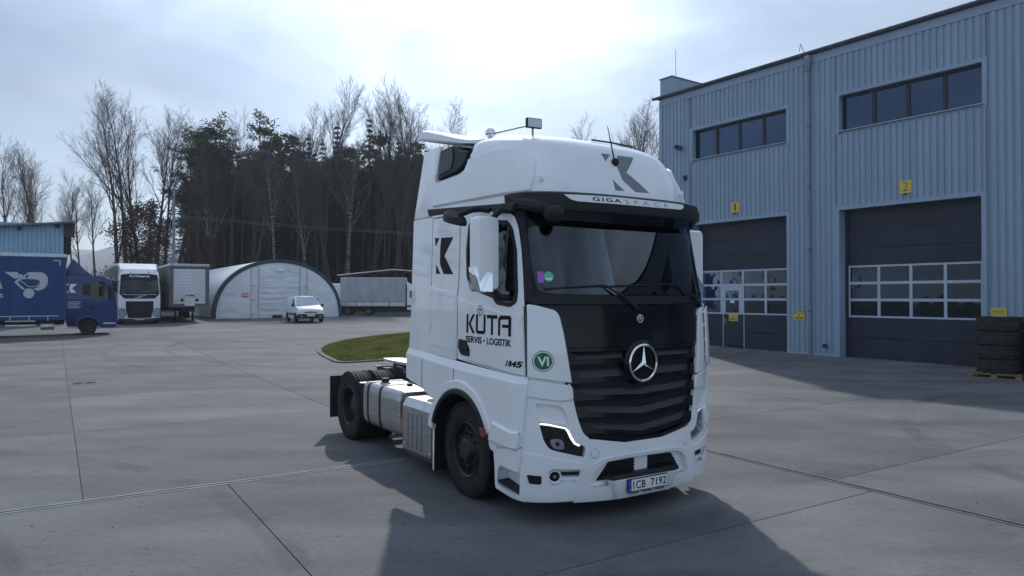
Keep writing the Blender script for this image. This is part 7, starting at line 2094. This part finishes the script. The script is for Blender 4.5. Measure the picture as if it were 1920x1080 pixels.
# dense filling behind and between
for k in range(110):
    u = 345 + 560 * (k + rnd.random()) / 110; Y = rnd.choice((88, 92, 97, 102, 108, 115, 122, 130)) + rnd.uniform(-2, 2)
    v = rnd.uniform(272, 350)
    pr = rnd.choice(PS + PS + PP)
    tree('evergreen_tree', pr, xat(u, Y), Y, hz(v, Y) / 20, rnd.uniform(0, 6), 'dark evergreen packed in the shade of the wood behind the arched hall', 'evergreens inside the wood')
for k in range(60):
    u = 345 + 550 * (k + rnd.random()) / 60; Y = rnd.uniform(80, 94)
    tree('young_spruce', rnd.choice(PS), xat(u, Y), Y, hz(rnd.uniform(400, 455), Y) / 20 * 1.25, rnd.uniform(0, 6), 'young dark spruce of the undergrowth at the foot of the wood', 'young spruces under the wood', hz(rnd.uniform(400, 455), Y) / 20)
# bare and birch trees in front of the evergreens
fr = [(398, 300, 78, 'b'), (432, 245, 80, 0), (470, 290, 77, 1), (540, 235, 90, 3), (577, 330, 76, 'b'), (600, 196, 82, 3), (622, 320, 78, 1), (648, 285, 76, 'b'), (690, 205, 84, 1), (735, 225, 80, 2), (760, 215, 84, 3), (795, 198, 86, 3), (820, 235, 84, 0), (520, 300, 76, 'b')]
thin = []
for k in range(24): thin.append((370 + 19 * k + rnd.uniform(-8, 8), rnd.uniform(262, 350), rnd.uniform(77, 82), k % 4))
for k, (u, v, Y, p) in enumerate(fr):
    if p == 'b':
        pr = PBI[k % 2]; s_ = hz(v, Y) / (17, 18)[k % 2]; nm = 'birch_tree'; lb = '%s pale stemmed birch or bare tree from the left in front of the evergreens'
    else:
        pr = PB[p]; s_ = hz(v, Y) / PBH[p]; nm = 'bare_tree'; lb = '%s bare tree from the left in front of the dark evergreens'
    tree(nm, pr, xat(u, Y), Y, s_, rnd.uniform(0, 6), lb % ORD[k], 'leafless trees before the wood')
for k, (u, v, Y, p) in enumerate(thin):
    tree('bare_sapling', PB[p], xat(u, Y), Y, hz(v, Y) / PBH[p] * 0.62, rnd.uniform(0, 6), '%s thin brown bare sapling from the left along the front of the wood' % ORD[k], 'thin bare trees before the wood', hz(v, Y) / PBH[p], k % 3 == 0)
# behind the workshop
for k, (u, v, Y, p) in enumerate(((1128, 262, 92, 1), (1150, 252, 88, 3), (1182, 232, 86, 0), (1216, 242, 88, 3), (1240, 240, 90, 1))):
    tree('bare_tree', PB[p], xat(u, Y), Y, hz(v, Y) / PBH[p], rnd.uniform(0, 6), '%s bare tree from the left beside the workshop corner' % ORD[k], 'bare trees behind the workshop')
# the wood goes on round the yard, outside the frame but mirrored in the paintwork
for k in range(16):
    Y = 12 + 62 * (k + rnd.random()) / 16; X = -62 - Y * 0.12 + rnd.uniform(-6, 4)
    pr, s_ = (rnd.choice(PP + PS), 0.75) if k % 3 == 0 else (rnd.choice(PB), 0.85)
    tree('roadside_tree', pr, X, Y, s_ * rnd.uniform(0.8, 1.1), rnd.uniform(0, 6), 'tree of the belt beyond the left edge of the view', 'trees outside the left edge')
# undergrowth: a mass of thin stems along the edge of the wood
V, F = [], []
rn = random.Random(9)
for k in range(15000):
    u = rn.uniform(-30, 930); Y = rn.uniform(73, 86)
    x = xat(u, Y); z = gz(Y)
    h_ = rn.uniform(0.8, 3.6) * (1.25 if 120 < u < 240 else 1.0) * (0.7 + 0.6 * math.sin(u * 0.05) ** 2)
    w = rn.uniform(0.02, 0.05); dx_, dy_ = rn.gauss(0, h_ * 0.22), rn.gauss(0, h_ * 0.22)
    b = len(V)
    V += [(x - w, Y, z), (x + w, Y, z), (x + dx_, Y + dy_, z + h_), (x + dx_ * 0.4 - 0.35, Y + dy_ * 0.4, z + h_ * 0.75), (x + dx_ * 0.4 + w * 2, Y + dy_ * 0.4, z + h_ * 0.42)]
    F += [(b, b + 1, b + 2), (b + 4, b + 1, b + 3)]
me = bpy.data.meshes.new('undergrowth'); me.from_pydata(V, [], F); me.materials.append(MATS['scrub'])
tag(link('undergrowth', me), 'brown leafless undergrowth along the foot of the wood', 'undergrowth', kind='stuff')
# far hills beyond the trees on the left
noisy('hazy_hill', (0.06, 0.08, 0.10), (0.09, 0.11, 0.13), 0.004, 0.95)  # blue of distant haze mixed into the wood colour
hv, hf = [], []
N_ = 60
for i in range(N_ + 1):
    x = -1500 + 2400 * i / N_
    t = 118 + 30 * math.sin(i * 0.31 + 1) + 14 * math.sin(i * 0.9)
    hv += [(x, 1300, -0.4), (x, 1420, t * 0.6), (x, 1600, t), (x, 2000, t * 1.1)]
for i in range(N_):
    for j in range(3): hf.append((i * 4 + j, i * 4 + 4 + j, i * 4 + 5 + j, i * 4 + 1 + j))
hm = MB(); hm.add(hv, hf); tag(hm.build('hills', 'hazy_hill'), kind='structure')
# ------------------------------------------------ pole and wires
pp_ = px(325, 560, 73.0)
pole = empty('concrete_pole', (pp_.x, pp_.y, gz(73)))
tag(pole, 'grey concrete pole standing at the left edge of the evergreens', 'pole')
noisy('pole_concrete', (0.20, 0.215, 0.24), (0.27, 0.285, 0.31), 2, 0.8)
ph = hz(352, 73)
MB().lathe([(0.19, -0.3), (0.12, ph), (0.0, ph)], n=12).build('shaft', 'pole_concrete', pole)
MB().box(-0.6, 0.6, -0.05, 0.05, hz(402, 73), hz(402, 73) + 0.1).build('cross_arm', 'dark_metal', pole)
for k, dv in enumerate((0, 4)):
    pts = []
    for i in range(13):
        t = i / 12
        p = px(325 + 905 * t, 403 + dv + 46 * t - (dv * 0.4) * t, 73 - 6 * t)
        p.z -= 0.9 * math.sin(PI * t) * 0.6
        pts.append(p)
    wv = MB().tube(pts, 0.014, 4).build('overhead_wire', 'galvanised')
    tag(wv, ('upper' if k == 0 else 'lower') + ' of the two overhead wires crossing in front of the wood', 'wire', 'overhead wires')

# ------------------------------------------------ grit, leaf scraps and gravel crumbs lying on the concrete
V, F = [], []
rn = random.Random(15)
for k in range(420):
    y = 3.5 + 22 * rn.random() ** 1.3; x = rn.uniform(-0.75, 0.75) * (y + 2)
    if (Vector((x, y)) - FP).dot(FN) < 0.2: continue
    r = rn.uniform(0.004, 0.012) * (1.6 if rn.random() < 0.1 else 1); a = rn.uniform(0, 6.28); z = gz(y) + 0.001; b = len(V); hh = r * rn.uniform(0.3, 0.8)
    V += [(x + r * math.cos(a + q * 1.57) * (1.5 if q % 2 else 0.8), y + r * math.sin(a + q * 1.57) * (1.5 if q % 2 else 0.8), z) for q in range(4)] + [(x, y, z + hh)]
    F += [(b + q, b + (q + 1) % 4, b + 4) for q in range(4)]
me = bpy.data.meshes.new('grit'); me.from_pydata(V, [], F); me.materials.append(MATS['rust_iron'])
tag(link('grit', me), 'scattered grit and leaf scraps on the concrete yard', 'grit', kind='stuff')

# ------------------------------------------------ the air: thin even haze over the whole place
hz_m = bpy.data.materials.new('haze'); hz_m.use_nodes = True
_n, _l = hz_m.node_tree.nodes, hz_m.node_tree.links
_n.clear()
_o = _n.new('ShaderNodeOutputMaterial'); _v = _n.new('ShaderNodeVolumePrincipled')
_v.inputs['Color'].default_value = (0.86, 0.92, 1.0, 1); _v.inputs['Density'].default_value = 0.0004; _v.inputs['Anisotropy'].default_value = 0.25
_l.new(_v.outputs[0], _o.inputs['Volume'])
MATS['haze'] = hz_m
tag(MB().box(-2300, 2300, -70, 2600, -1.5, 185).build('haze', 'haze', smooth=False), 'thin pale haze filling the air over the yard', 'haze', kind='stuff')
